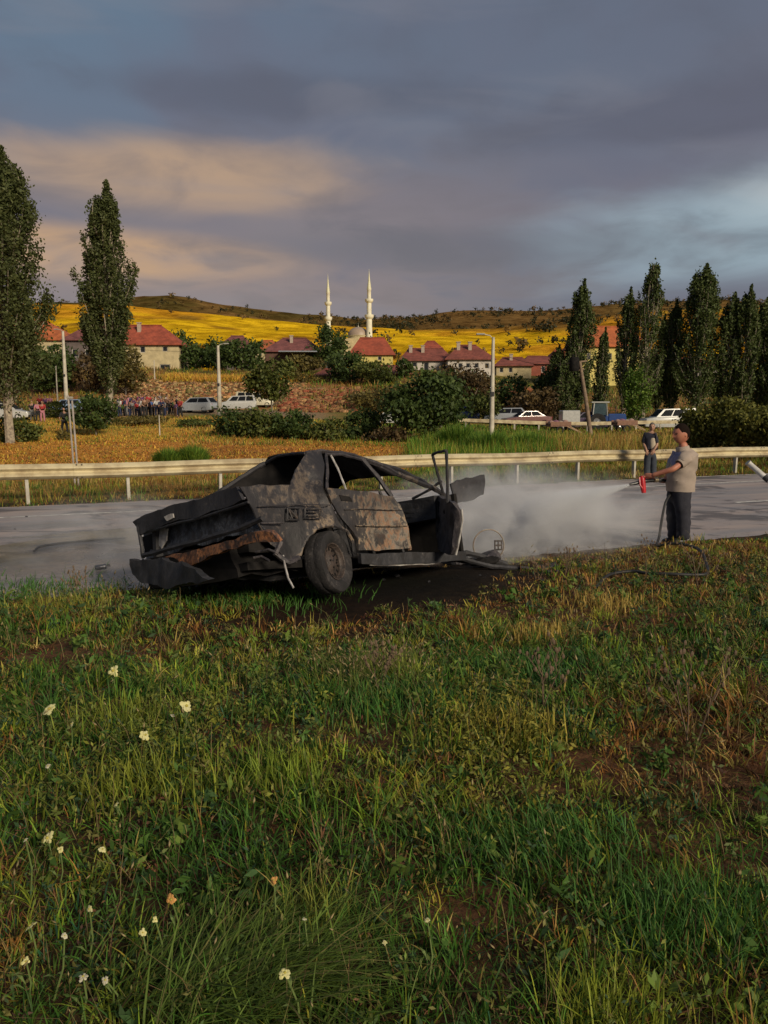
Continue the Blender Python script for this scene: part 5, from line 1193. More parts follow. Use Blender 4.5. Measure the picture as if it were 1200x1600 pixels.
# carts loaded with bundles near the verge
for px, lab in ((872, 'small farm cart with pale bundles left of the box trailer'), (975, 'wooden drag cart with slanting shafts beside the tractor')):
    b = at(px, 680, 60); t_ = thing('farm_cart', (b.x, 60, gz1(b.x, 60)), lab, 'cart', None, .2); mb = MB(); mb.box((0, 0, .62), (1.7, 1.0, .10)); mb.box((0, -.48, .8), (1.7, .04, .3)); mb.box((0, .48, .8), (1.7, .04, .3)); mb.build('cart_bed', mat('cart_wood', (.22, .12, .08), .9), t_)
    mb = MB(); mb.bar((.8, -.3, .6), (1.9, -.3, .05), .06, .06); mb.bar((.8, .3, .6), (2.1, .3, .05), .06, .06); mb.build('shaft', mat('pale_wood', (.35, .24, .14), .9), t_)
    for s_ in (-1, 1):
        mb = MB(); mb.lathe([(.22, -.04), (.3, -.04), (.3, .04), (.22, .04), (.22, -.04)], (-.1, s_ * .56, .3), Matrix.Rotation(R(90), 3, 'X'), 16); mb.build('wheel', VT, t_, True)
    for k in range(4):
        mb = MB(); mb.ball((-.6 + .4 * k, .1 * (k % 2), .82 + .06 * (k % 2)), (.28, .35, .2), 8, 6); mb.v = [v + mnoise.noise_vector(v * 5) * .06 for v in mb.v]; mb.build('bundle', mat('bundle_%d' % (k % 3), [(.35, .22, .18), (.22, .10, .14), (.42, .34, .26)][k % 3], .9), t_, True)
# ------------------------------------------------------------------ grass and weeds
def blades(name, x, y, h, wd, lean_dir, lean, cols, z=None, parent=None, material=None, curl=1.0, lite=False):
    """curved tapering blades: 7 points, 3 faces each"""
    n = len(x); z = gz(x, y) if z is None else z
    dx, dy = np.cos(lean_dir), np.sin(lean_dir); sx_, sy_ = -dy, dx
    tw = rng.uniform(-.9, .9, n); sx_, sy_ = sx_ * np.cos(tw) - sy_ * np.sin(tw), sx_ * np.sin(tw) + sy_ * np.cos(tw)
    if lite:        # short or distant blades: one bend only
        V = np.empty((n, 5, 3), np.float32)
        for i, (t_, ww) in enumerate(((0, 1.), (.55, .8), (1.0, 0))):
            off = lean * h * (t_ ** 1.6); hh = h * t_ * (1 - .42 * np.clip(lean, 0, 1.6) * t_); cx, cy, cz = x + dx * off, y + dy * off, z - .01 + hh
            if i < 2:
                for s_, k in ((-1, 2 * i), (1, 2 * i + 1)): V[:, k, 0] = cx + s_ * sx_ * wd * ww * .5; V[:, k, 1] = cy + s_ * sy_ * wd * ww * .5; V[:, k, 2] = cz
            else: V[:, 4, 0] = cx; V[:, 4, 1] = cy; V[:, 4, 2] = cz
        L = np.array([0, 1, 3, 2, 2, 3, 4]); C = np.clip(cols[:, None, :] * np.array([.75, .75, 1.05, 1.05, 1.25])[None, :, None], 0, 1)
        return fast_mesh(name, V.reshape(-1, 3), (L[None] + 5 * np.arange(n)[:, None]).ravel(), np.tile([4, 3], n), material or BLADE, parent, col=C.reshape(-1, 3))
    V = np.empty((n, 7, 3), np.float32)
    for i, (t_, ww) in enumerate(((0, .9), (.38, 1.0), (.74, .62), (1.0, 0))):
        off = lean * h * (t_ ** (1.6 * curl)); hh = h * t_ * (1 - .42 * np.clip(lean, 0, 1.6) * t_)
        cx, cy, cz = x + dx * off, y + dy * off, z - .01 + hh
        if i < 3:
            for s_, k in ((-1, 2 * i), (1, 2 * i + 1)):
                V[:, k, 0] = cx + s_ * sx_ * wd * ww * .5; V[:, k, 1] = cy + s_ * sy_ * wd * ww * .5; V[:, k, 2] = cz
        else: V[:, 6, 0] = cx; V[:, 6, 1] = cy; V[:, 6, 2] = cz
    L = np.array([0, 1, 3, 2, 2, 3, 5, 4, 4, 5, 6]); loops = (L[None] + 7 * np.arange(n)[:, None]).ravel()
    tot = np.tile([4, 4, 3], n)
    # colour factor rises along the blade: darker root, lighter tip
    root_tip = np.array([.75, .75, 1., 1., 1.12, 1.12, 1.25])[None, :, None]
    C = np.clip(cols[:, None, :] * root_tip, 0, 1)
    return fast_mesh(name, V.reshape(-1, 3), loops, tot, material or BLADE, parent, col=C.reshape(-1, 3))
PAL = np.array([[.042, .105, .015], [.078, .170, .020], [.185, .245, .024], [.340, .310, .040], [.440, .310, .090], [.300, .145, .035], [.145, .065, .028], [.028, .092, .045]])
def tuft_field(name, n_t, per, label, y0, y1, hmin, hmax, wfac, seed, fx=None, palw=None, spread=.05, lean=(.15, .8), pal=PAL, keep=None, yp=0.0, xw=(.60, .9), hfac=None, lite=None):
    r = np.random.default_rng(seed)
    Y_ = y0 + (y1 - y0) * r.random(n_t) ** (1 + yp); X_ = r.uniform(-1, 1, n_t) * (Y_ * xw[0] + xw[1])
    if fx is not None: X_, Y_ = fx(r, n_t)
    k = np.ones(len(X_), bool) if keep is None else keep(X_, Y_, r); X_, Y_ = X_[k], Y_[k]; n_t = len(X_)
    W_ = palw(X_, Y_, r) ** (1.7 if fx is None else 1); W_ = W_ / W_.sum(1, keepdims=True); ci = (W_.cumsum(1) > r.random((n_t, 1))).argmax(1)
    tc_ = pal[ci] * r.uniform(.7, 1.3, (n_t, 1)) * r.uniform(.9, 1.1, (n_t, 3)); th = r.uniform(hmin, hmax, n_t) * (1 if hfac is None else hfac(X_, Y_))
    N = n_t * per; x = np.repeat(X_, per) + r.normal(size=N) * spread; y = np.repeat(Y_, per) + r.normal(size=N) * spread
    h = np.repeat(th, per) * r.uniform(.35, 1.15, N); a = np.arctan2(y - np.repeat(Y_, per), x - np.repeat(X_, per)) + r.normal(size=N) * .8
    c = np.repeat(tc_, per, axis=0) * r.uniform(.75, 1.25, (N, 1))
    odd = r.random(N) < .05; c[odd] = PAL[r.integers(3, 7, odd.sum())] * r.uniform(.6, 1.1, (odd.sum(), 1))
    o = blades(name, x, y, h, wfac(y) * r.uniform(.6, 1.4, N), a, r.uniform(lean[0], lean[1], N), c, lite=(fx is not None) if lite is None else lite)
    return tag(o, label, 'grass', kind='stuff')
def on_bank(X_, Y_, r):
    s = Y_ - SLOPE * X_; e = 8.75 + .25 * np.sin(X_ * 1.3) + .12 * np.sin(X_ * 4.1) - .35 * smooth(-3.3, -1.5, X_) * smooth(4, 1.5, X_)
    return (s < e) & (r.random(len(X_)) > soot(X_, Y_) * 1.25) & (r.random(len(X_)) > bare(X_, Y_) * .78)
def near_w(X_, Y_, r):
    a = bump2(X_, Y_, 1.15, 9.) * .6 + bump2(X_, Y_, 3.1, 1.) * .5; b_ = bump2(X_, Y_, 2.4, 2.) * .7 + bump2(X_, Y_, 6.0, 3.) * .4; c_ = bump2(X_, Y_, .7, 5.); right = smooth(-.1, .5, X_ / np.maximum(Y_, 1)); farr = smooth(4.0, 7.5, Y_)
    n = len(X_); W_ = np.zeros((n, 8))
    g1 = smooth(.35, -.5, a); d1 = smooth(.15, .9, a) + .85 * farr + .30 * right * smooth(-.2, .4, b_)
    W_[:, 0] = .3 + 1.5 * g1 * (1 - .75 * farr); W_[:, 1] = .25 + 1.2 * g1 * (1 - .5 * farr); W_[:, 7] = .15 + .9 * smooth(.1, .7, c_) * g1
    W_[:, 2] = .40 + 1.3 * smooth(-.1, .5, b_); W_[:, 3] = .22 + .9 * smooth(.1, .6, b_) * (1 - .5 * right) + .4 * farr
    W_[:, 4] = .10 + .65 * d1; W_[:, 5] = .10 + .95 * d1; W_[:, 6] = .08 + 1.0 * d1
    return W_
wf = lambda y: .0040 * np.sqrt(np.maximum(y, 1) / 1.6)
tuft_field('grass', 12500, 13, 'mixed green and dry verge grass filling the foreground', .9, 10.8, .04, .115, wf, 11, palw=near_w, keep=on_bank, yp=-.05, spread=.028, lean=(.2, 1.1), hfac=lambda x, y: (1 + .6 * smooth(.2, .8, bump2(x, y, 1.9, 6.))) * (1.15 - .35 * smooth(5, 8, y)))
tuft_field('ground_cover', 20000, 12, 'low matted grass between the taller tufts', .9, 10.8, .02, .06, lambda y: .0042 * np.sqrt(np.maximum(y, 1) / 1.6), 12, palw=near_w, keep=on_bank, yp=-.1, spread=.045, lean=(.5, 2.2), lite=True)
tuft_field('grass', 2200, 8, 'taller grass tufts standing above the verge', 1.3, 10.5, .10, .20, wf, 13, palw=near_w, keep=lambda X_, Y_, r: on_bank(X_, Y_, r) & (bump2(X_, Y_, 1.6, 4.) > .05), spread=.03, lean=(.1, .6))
# the long arching clump at the bottom of the picture
def arch_fx(r, n): 
    a = r.normal(size=(n, 2)); X_ = -.42 + a[:, 0] * .28; Y_ = 1.85 + a[:, 1] * .16; return X_, Y_
def one(*w):
    w = np.array(w, float); return lambda X_, Y_, r: np.tile(w, (len(X_), 1))
r = np.random.default_rng(21); n = 1300; X_ = -.40 + r.normal(size=n) * .15; Y_ = 1.80 + r.normal(size=n) * .10
a = r.normal(.35, .75, n); tone = np.array([.090, .135, .022]) * r.uniform(.5, 1.7, (n, 1)); tone[r.random(n) < .12] = [.20, .18, .06]
o = blades('long_grass', X_, Y_, r.uniform(.08, .27, n), r.uniform(.002, .0065, n), a, r.uniform(.5, 1.9, n), tone); tag(o, 'clump of long arching grass blades at the bottom of the picture', 'grass', kind='stuff')
for (cx, cy, nn_, dr, lab) in ((.55, 2.6, 900, 2.6, 'dark green spreading grass clump in the middle foreground'), (.95, 2.15, 1100, 1.4, 'dense green grass clump low in the right foreground'), (.95, 4.6, 1200, 1.9, 'dark green grass clump in the right middle of the verge'), (-1.25, 7.1, 1000, 1.6, 'fresh green grass clump on the verge below the car boot'), (-3.6, 7.6, 900, 1.6, 'bright green weeds at the road edge on the left'), (.0, 3.9, 900, 1.5, 'mid green grass clump in the middle of the verge')):
    r = np.random.default_rng(int(cx * 100 + 900)); sp = .07 * cy; X_ = cx + r.normal(size=nn_) * sp; Y_ = cy + r.normal(size=nn_) * sp * .7
    tone = np.array([.045, .115, .018]) * r.uniform(.55, 1.6, (nn_, 1)); o = blades('grass_clump', X_, Y_, r.uniform(.07, .17, nn_), wf(Y_) * r.uniform(.7, 1.3, nn_), r.normal(dr, 1.2, nn_), r.uniform(.2, 1.0, nn_), tone); tag(o, lab, 'grass', kind='stuff')
# taller yellow green weedy clumps, each a loose sheaf
for (cx, cy, nn_, sp, lab, tn) in ((-.95, 2.9, 500, .16, 'yellow green weedy clump at left, among the flowers', (.22, .25, .03)), (-1.3, 3.7, 420, .16, 'yellow green weedy clump farther left below the upper flowers', (.20, .24, .03)), (-.42, 3.0, 380, .10, 'upright lime green clump left of the middle foreground', (.20, .27, .03)), (.06, 4.4, 420, .12, 'lime green sheaf in the upper middle of the verge', (.23, .27, .04)), (.62, 3.5, 420, .13, 'straw yellow sheaf right of the middle foreground', (.36, .30, .05)), (1.1, 5.3, 300, .13, 'straw coloured tuft in the upper right of the verge', (.42, .30, .07)), (.55, 1.75, 300, .08, 'bright lime weeds at the bottom edge right of the middle', (.24, .28, .03)), (1.9, 6.4, 300, .2, 'straw coloured tuft far up the right side of the verge', (.40, .28, .07)), (-2.9, 6.6, 380, .22, 'yellow green tuft near the road on the left', (.26, .26, .04)), (-.2, 2.1, 220, .07, 'pale green sheaf near the lone bottom flower', (.22, .24, .04))):
    r = np.random.default_rng(int(cx * 100 + 1900)); X_ = cx + r.normal(size=nn_) * sp; Y_ = cy + r.normal(size=nn_) * sp * .8; tone = np.array(tn) * r.uniform(.5, 1.3, (nn_, 1))
    o = blades('weedy_clump', X_, Y_, r.uniform(.06, .20, nn_), wf(Y_) * r.uniform(.6, 1.2, nn_), r.uniform(0, 6.28, nn_), r.uniform(.05, .7, nn_), tone); tag(o, lab, 'weeds', kind='stuff')
# dry stalks with seed heads
def stalks(name, n, label, y0, y1, h0, h1, colr, seed, keep=on_bank, head=True, fx=None):
    r = np.random.default_rng(seed); Y_ = r.uniform(y0, y1, n); X_ = r.uniform(-1, 1, n) * (Y_ * .58 + .8)
    if fx: X_, Y_ = fx(r, n)
    k = keep(X_, Y_, r); X_, Y_ = X_[k], Y_[k]; n = len(X_); z = gz(X_, Y_); h = r.uniform(h0, h1, n); a = r.uniform(0, 6.28, n); L = r.uniform(.05, 1.1, n) * h
    wd = .0011 * np.sqrt(Y_ / 1.6); V = []; F = []; T = []; C = []
    ts = np.array([0, .5, 1.0]); cx = X_[:, None] + np.cos(a)[:, None] * L[:, None] * ts ** 2; cy = Y_[:, None] + np.sin(a)[:, None] * L[:, None] * ts ** 2; cz = z[:, None] + h[:, None] * ts
    P = np.stack([cx, cy, cz], -1)
    ang = np.arange(3) * 2.094; ring = np.stack([np.cos(ang), np.sin(ang), 0 * ang], -1)
    v1 = P[:, :, None, :] + ring[None, None] * wd[:, None, None, None] * np.array([1., .8, .5])[None, :, None, None]        # n,3,3,3
    f1 = []
    for i in range(2):
        for j in range(3): f1.append([i * 3 + j, i * 3 + (j + 1) % 3, (i + 1) * 3 + (j + 1) % 3, (i + 1) * 3 + j])
    f1 = np.array(f1); vs = v1.reshape(n, 9, 3); loops = (f1[None] + 9 * np.arange(n)[:, None, None]).reshape(-1); tot = np.full(n * 6, 4)
    cols = np.repeat(np.array(colr)[r.integers(0, len(colr), n)] * r.uniform(.6, 1.2, (n, 1)), 9, axis=0); vs = vs.reshape(-1, 3)
    if head:
        m_ = 4; hl = r.uniform(.012, .030, n) * np.sqrt(Y_ / 2.); q = []
        tip = P[:, 2]; d_ = P[:, 2] - P[:, 1]; d_ /= np.linalg.norm(d_, axis=1)[:, None]
        A = np.arange(m_) * 2 * np.pi / m_; rg = np.stack([np.cos(A), np.sin(A), 0 * A], -1)
        v2 = np.concatenate([(tip - d_ * hl[:, None] * .2)[:, None], tip[:, None] + d_[:, None] * hl[:, None, None] * .25 + rg[None] * (hl * .16)[:, None, None], (tip + d_ * hl[:, None])[:, None]], 1)
        f2 = np.array([[0, 1 + j, 1 + (j + 1) % m_] for j in range(m_)] + [[5, 1 + (j + 1) % m_, 1 + j] for j in range(m_)])
        loops = np.concatenate([loops, ((f2[None] + 6 * np.arange(n)[:, None, None]).reshape(-1) + len(vs))]); tot = np.concatenate([tot, np.full(n * 8, 3)])
        cols = np.concatenate([cols, np.repeat(np.array([.32, .25, .12]) * r.uniform(.5, 1.3, (n, 1)), 6, axis=0)]); vs = np.concatenate([vs, v2.reshape(-1, 3)])
    o = fast_mesh(name, vs, loops, tot, BLADE, col=cols); return tag(o, label, 'dry grass', kind='stuff')
STR = [(.34, .25, .11), (.24, .16, .07), (.20, .19, .06), (.14, .08, .04)]
stalks('dry_stalks', 1000, 'dry straw coloured stalks with seed heads among the foreground grass', 1.4, 9.5, .09, .22, STR, 31)
stalks('dry_stalks', 3200, 'bare pale and brown dead stems in the foreground grass', 1.4, 9.5, .06, .20, [(.12, .06, .04), (.30, .22, .11), (.22, .2, .07)], 32, head=False)
stalks('seeding_weeds', 260, 'dense patch of pale green seed heads left of the middle foreground', 1, 2, .12, .22, [(.20, .24, .06)], 33, fx=lambda r, n: (-.05 + r.normal(size=n) * .16, 4.3 + r.normal(size=n) * .22))
def twigs(px, py, h, label, seed):
    """thin branched weed standing against the road"""
    r = random.Random(seed); p = onz(px, py, .1); zg = gz1(p.x, p.y); mb = MB()
    def br(a, d, L, rad, lv):
        b_ = a + d * L; mb.tube([a, a.lerp(b_, .5) + Vector((r.uniform(-.01, .01), r.uniform(-.01, .01), 0)), b_], [rad, rad * .8, rad * .5], 4)
        if lv:
            for k in range(3): dd = (d + Vector((r.uniform(-.8, .8), r.uniform(-.8, .8), r.uniform(0, .5)))).normalized(); br(a.lerp(b_, .45 + .22 * k), dd, L * .5, rad * .6, lv - 1)
        else: mb.ball(b_, (.008, .008, .014), 5, 4)
    for k in range(3): br(Vector((r.uniform(-.03, .03), 0, 0)), Vector((r.uniform(-.35, .35), r.uniform(-.2, .2), 1)).normalized(), h * r.uniform(.6, .8), .004, 2)
    o = mb.build('weed_stem', mat('dry_weed', (.15, .10, .06), .9), smooth_=False); o.location = (p.x, p.y, zg); tag(o, label, 'weed', 'dry branched weeds on the verge')
twigs(886, 900, .34, 'dry branched weed standing against the smoke right of the front rim', 1); twigs(838, 905, .22, 'low dry weed just left of the taller branched one near the smoke', 2); twigs(1010, 905, .42, 'thin dry weed left of the hose bow', 3)
twigs(1096, 930, .5, 'tall dry weed through the hose bow on the right', 4); twigs(128, 935, .28, 'pinkish dry weed at the road edge on the left', 5); twigs(590, 1130, .32, 'dry weed in the middle of the foreground grass', 6); twigs(1078, 1210, .5, 'tall dry thistle stem in the right foreground', 7); twigs(850, 1160, .35, 'dry weed left of the thistle stem', 8)
stalks('fallen_straw', 2600, 'bent and fallen straw tangled through the verge grass', 1.4, 9.5, .04, .10, [(.42, .31, .13), (.30, .20, .09), (.36, .33, .10)], 36, head=False)
# broad leafed weeds
def leafy(name, n, label, y0, y1, seed, colr, size=.028, fx=None, cl=14, hh=.09):
    r = np.random.default_rng(seed); Y_ = r.uniform(y0, y1, n); X_ = r.uniform(-1, 1, n) * (Y_ * .56 + .6)
    if fx: X_, Y_ = fx(r, n)
    k = on_bank(X_, Y_, r); X_, Y_ = X_[k], Y_[k]; n = len(X_); N = n * cl; hgt = np.repeat(r.uniform(.4, 1.4, n) * hh, cl); q = r.random(N)
    c = np.stack([np.repeat(X_, cl) + r.normal(size=N) * .022, np.repeat(Y_, cl) + r.normal(size=N) * .022, np.repeat(gz(X_, Y_), cl) + .02 + hgt * q], -1)
    v = leaf_quads(c, size * (1.1 - .6 * q) * np.repeat(np.sqrt(Y_ / 2.2), cl), r, aspect=.38); col = np.repeat(np.repeat(np.array(colr)[r.integers(0, len(colr), n)], cl, axis=0) * r.uniform(.6, 1.4, (N, 1)), 4, axis=0)
    o = fast_mesh(name, v, np.arange(4 * N), np.full(N, 4), BLADE, col=col); return tag(o, label, 'weeds', kind='stuff')
leafy('broad_weeds', 420, 'broad leaved weeds here and there in the foreground grass', 1.5, 7.5, 45, [(.07, .14, .025), (.12, .18, .03), (.05, .10, .03)], size=.055, cl=11, hh=.10)
leafy('leafy_weeds', 2600, 'small leafy weeds among the foreground grass', 1.5, 9, 41, [(.055, .10, .02), (.10, .13, .03), (.035, .07, .03), (.16, .15, .04)])
leafy('yellow_weeds', 260, 'yellowish leafy weeds right of the middle foreground', 1.5, 9, 42, [(.22, .20, .03), (.15, .16, .03)], fx=lambda r, n: (.55 + r.normal(size=n) * .18, 3.4 + r.normal(size=n) * .5), hh=.12)
leafy('yellow_weeds', 300, 'yellowish leafy weeds in the left foreground', 1.5, 9, 43, [(.19, .20, .03), (.12, .15, .03)], fx=lambda r, n: (-.95 + r.normal(size=n) * .3, 3.5 + r.normal(size=n) * .5), hh=.12)
leafy('dry_leaves', 1500, 'brown dead leaves and litter on the soil between tufts', 1.4, 9.5, 44, [(.14, .055, .03), (.20, .10, .05), (.09, .05, .035)], size=.022, hh=.02)
# flowers
PET = mat('pale_yellow_petal', (.56, .52, .20), .7, color2=(.44, .42, .22), vscale=30); PETW = mat('cream_petal', (.50, .46, .32), .7, vscale=30); PETO = mat('faded_orange_petal', (.60, .30, .08), .6, vscale=30); STEM = mat('flower_stem', (.12, .17, .04), .8)
FL = [(177, 1048, 24, 0, 'flat pale flower, the farthest one, at the left above the brown patch'), (78, 1108, 30, 0, 'wide pale yellow flower cluster at the far left of the middle verge'), (291, 1103, 27, 0, 'bright pale yellow flower beside a small brown bud, upper middle left'), (227, 1148, 22, 0, 'pale yellow flower directly below and left of the brightest upper one'),
 (112, 1131, 12, 0, 'tiny yellow flower left of the upper middle flowers'), (75, 1197, 13, 1, 'small white flower at the left, alone in green grass'), (40, 1312, 12, 1, 'small cream flower left of the big double flower'), (75, 1309, 30, 0, 'big pale double flower at the left, half way down the grass'), (95, 1327, 16, 0, 'small flower tucked right under the big double one'),
 (160, 1327, 18, 0, 'ragged yellow flower right of the big double one'), (48, 1447, 28, 0, 'largest round pale yellow flower at lower left'), (268, 1405, 24, 2, 'faded orange flower head above the arching grass'), (140, 1420, 18, 0, 'yellowish drooping flower between the orange one and the largest'), (223, 1457, 16, 0, 'yellow flower just over the arching grass clump'),
 (243, 1437, 13, 0, 'small yellow bud near the flower over the arching clump'), (41, 1502, 20, 0, 'pale yellow flower below the largest round one'), (130, 1526, 22, 1, 'cream open flower, left of a pair near the bottom'), (165, 1531, 20, 1, 'cream flower, right of a pair near the bottom'), (445, 1520, 26, 0, 'pale yellow flower alone at the bottom middle'), (101, 1462, 14, 1, 'narrow cream flower bud at lower left'),
 (428, 1375, 18, 2, 'dull orange yellow flower in the middle foreground'), (601, 1472, 12, 0, 'small pale flower at the lower centre'), (182, 1256, 12, 0, 'tiny yellow flower at the left amid tall stems'), (270, 1118, 10, 1, 'small greyish bud beside the bright upper flower'), (668, 1437, 14, 0, 'greenish yellow flower spike right of the lower centre'), (476, 1436, 11, 1, 'tiny cream flower in the lower middle')]
for i, (px, py, dpx, kind, lab) in enumerate(FL):
    r_ = random.Random(i + 50); hh = r_.uniform(.10, .20); z = .2
    for _ in range(4): p = onz(px, py, z); z = gz1(p.x, p.y) + hh
    base = Vector((p.x + r_.uniform(-.04, .04), p.y + r_.uniform(-.03, .03), 0)); base.z = gz1(base.x, base.y); t_ = thing('wild_flower', base, lab, 'flower', 'wild flowers in the foreground grass'); top = p - base
    mb = MB(); mb.tube([(0, 0, -.01), top * .5 + Vector((.012, 0, 0)), top], [.0030, .0024, .0018], 5); mb.build('stem', STEM, t_)
    for k in range(3):      # narrow leaves up the stem
        a = r_.uniform(0, 6.28); b0_ = top * r_.uniform(.15, .75); e_ = b0_ + Vector((math.cos(a) * .035, math.sin(a) * .035, .02)); sd2 = Vector((-math.sin(a), math.cos(a), 0)) * .0045; md_ = b0_.lerp(e_, .5) + Vector((0, 0, .008)); mb = MB(); mb.add([b0_, md_ + sd2, e_, md_ - sd2], [(0, 1, 2, 3)]); mb.build('leaf', STEM, t_)
    rad = dpx / 2 / ppm(p.y) * .82; n_p = r_.choice((7, 8, 9, 11)); tilt = Matrix.Rotation(r_.uniform(-.2, 1.1), 3, 'X') @ Matrix.Rotation(r_.uniform(-.7, .7), 3, 'Y'); mb = MB()
    for ring, (sc_, up) in enumerate(((1, .0), (.66, .25))):
        for k in range(n_p):
            a = 2 * math.pi * (k + .5 * ring) / n_p + r_.uniform(-.15, .15); rr2 = rad * sc_ * r_.uniform(.55, 1.15); e = Vector((math.cos(a), math.sin(a), up + r_.uniform(-.15, .3))); s_ = Vector((-math.sin(a), math.cos(a), 0)) * rr2 * .30
            dn = Vector((0, 0, -.18 * rr2)); q = [Vector((0, 0, .001)), e * rr2 * .45 + s_ * .9, e * rr2 * .82 + s_ * 1.05 + dn * .5, e * rr2 * 1.02 + dn, e * rr2 * .82 - s_ * 1.05 + dn * .5, e * rr2 * .45 - s_ * .9, e * rr2 * .6 + Vector((0, 0, .07 * rr2))]; mb.add([tilt @ v + top for v in q], [(0, 1, 6), (1, 2, 6), (2, 3, 6), (3, 4, 6), (4, 5, 6), (5, 0, 6)])
    mb.build('petals', [PET, PETW, PETO][kind], t_); mb = MB(); mb.ball(top + tilt @ Vector((0, 0, rad * .12)), (rad * .26, rad * .26, rad * .18), 7, 5); mb.build('flower_centre', mat('flower_centre', (.42, .36, .06), .8), t_)

# ---- beyond the road
def verge_w(X_, Y_, r):
    u = X_ / Y_; n = len(X_); W_ = np.zeros((n, 8)); g = smooth(-.12, .06, u) * smooth(.36, .20, u); b_ = bump2(X_, Y_, .5, 3.)
    W_[:, 4] = .7 * (1 - .6 * g); W_[:, 5] = .9 * (1 - g) + .5 * smooth(.1, .6, b_); W_[:, 3] = .5; W_[:, 2] = .4 + 1.2 * g; W_[:, 1] = .3 + 1.2 * g + .8 * smooth(.1, -.5, b_); W_[:, 0] = .2 + .5 * g; W_[:, 6] = .35 * (1 - g)
    return W_
def strip(s0, s1, x0, x1):
    return lambda r, n: (lambda X_: (X_, r.uniform(s0, s1, n) + SLOPE * X_))(r.uniform(x0, x1, n))
wv = lambda y: .012 * y / 20
tuft_field('verge_grass', 3600, 10, 'dry and green tufted grass under and behind the guardrail', 0, 1, .12, .34, wv, 51, fx=strip(18.35, 23.5, -15, 20), palw=verge_w, spread=.10)
tuft_field('edge_weeds', 900, 8, 'ragged weeds creeping onto the asphalt below the guardrail', 0, 1, .05, .14, wv, 52, fx=strip(18.0, 18.6, -13, 18), palw=verge_w, spread=.08)
ORP = PAL.copy(); ORP[4] = [.58, .30, .06]; ORP[5] = [.46, .20, .04]; ORP[3] = [.55, .40, .05]
tuft_field('field_stubble', 6500, 7, 'orange brown dry stubble covering the field on the left', 0, 1, .06, .22, lambda y: .03 * y / 30, 53, fx=lambda r, n: (lambda Y_: (r.uniform(-.62, .06, n) * Y_, Y_))(24 + 30 * r.random(n) ** 1.4), palw=lambda X_, Y_, r: np.stack([.05 + 0 * X_, .10 + .5 * smooth(.3, .8, bump2(X_, Y_, .5, 3.)), .1 + 0 * X_, .5 + .6 * smooth(-.2, -.5, X_ / Y_), 1.0 + 0 * X_, 1.2 + 0 * X_, .3 + 0 * X_, 0 * X_], -1), pal=ORP, spread=.2, lean=(.3, 1.4))
GRP = PAL.copy(); GRP[1] = [.07, .17, .015]; GRP[2] = [.14, .23, .02]; GRP[0] = [.04, .09, .012]
def reed_w(X_, Y_, r):
    u = X_ / Y_; W_ = np.zeros((len(X_), 8)); br = smooth(.17, .27, u) ; W_[:, 1] = 1.2 * (1 - br) + .15; W_[:, 2] = 1.2 * (1 - br) + .2; W_[:, 0] = .6; W_[:, 3] = .4; W_[:, 5] = 1.3 * br + .1; W_[:, 4] = .9 * br + .1; return W_
tuft_field('tall_verge_grass', 3000, 12, 'tall bright green grass behind the guardrail right of the car', 0, 1, .45, 1.05, lambda y: .02 * y / 30, 54, fx=lambda r, n: (lambda Y_: (r.uniform(.04, .36, n) * Y_, Y_))(r.uniform(26, 40, n)), palw=reed_w, pal=GRP, spread=.22, lean=(.05, .45), keep=lambda X_, Y_, r: (Y_ - SLOPE * X_ > 20.5))
tuft_field('meadow_grass', 4200, 8, 'green and straw coloured grass between the bushes and the field', 0, 1, .12, .45, lambda y: .03 * y / 40, 55, fx=lambda r, n: (lambda Y_: (r.uniform(-.25, .62, n) * Y_, Y_))(r.uniform(40, 70, n)), palw=lambda X_, Y_, r: verge_w(X_, Y_, r), pal=GRP, spread=.4)
tuft_field('pasture_grass', 3500, 7, 'yellowish trampled pasture between the path and the orange field', 0, 1, .08, .30, lambda y: .035 * y / 50, 56, fx=lambda r, n: (lambda Y_: (r.uniform(-.62, -.08, n) * Y_, Y_))(r.uniform(44, 72, n)), palw=lambda X_, Y_, r: np.tile([.1, .3, .4, 1.0, .9, .6, .1, 0], (len(X_), 1)), pal=ORP, spread=.35)
tuft_field('slope_grass', 5200, 8, 'rough grass and scrub over the village bank', 0, 1, .3, .9, lambda y: .07 * y / 90, 57, fx=lambda r, n: (lambda Y_: (r.uniform(-.6, .6, n) * Y_, Y_))(r.uniform(86, 122, n)), palw=lambda X_, Y_, r: np.stack([.5 + smooth(-.1, .1, X_ / Y_), .4 + smooth(-.1, .1, X_ / Y_), .5 + 0 * X_, .6 + 0 * X_, .7 + 0 * X_, .8 + 0 * X_, .3 + 0 * X_, 0 * X_], -1), spread=.6, keep=lambda X_, Y_, r: ~((X_ / Y_ < -.1) & (X_ / Y_ > -.36) & (Y_ < 108)) | (r.random(len(X_)) < .12))
tuft_field('straw_grass', 1500, 10, 'band of tall yellow straw along the top of the rubble bank', 0, 1, .5, 1.1, lambda y: .09, 58, fx=lambda r, n: (lambda Y_: (r.uniform(-.28, -.10, n) * Y_, Y_))(r.uniform(107, 113, n)), palw=lambda X_, Y_, r: np.tile([0, 0, .1, .9, 1.2, .2, 0, 0], (len(X_), 1)), pal=ORP, spread=.5)
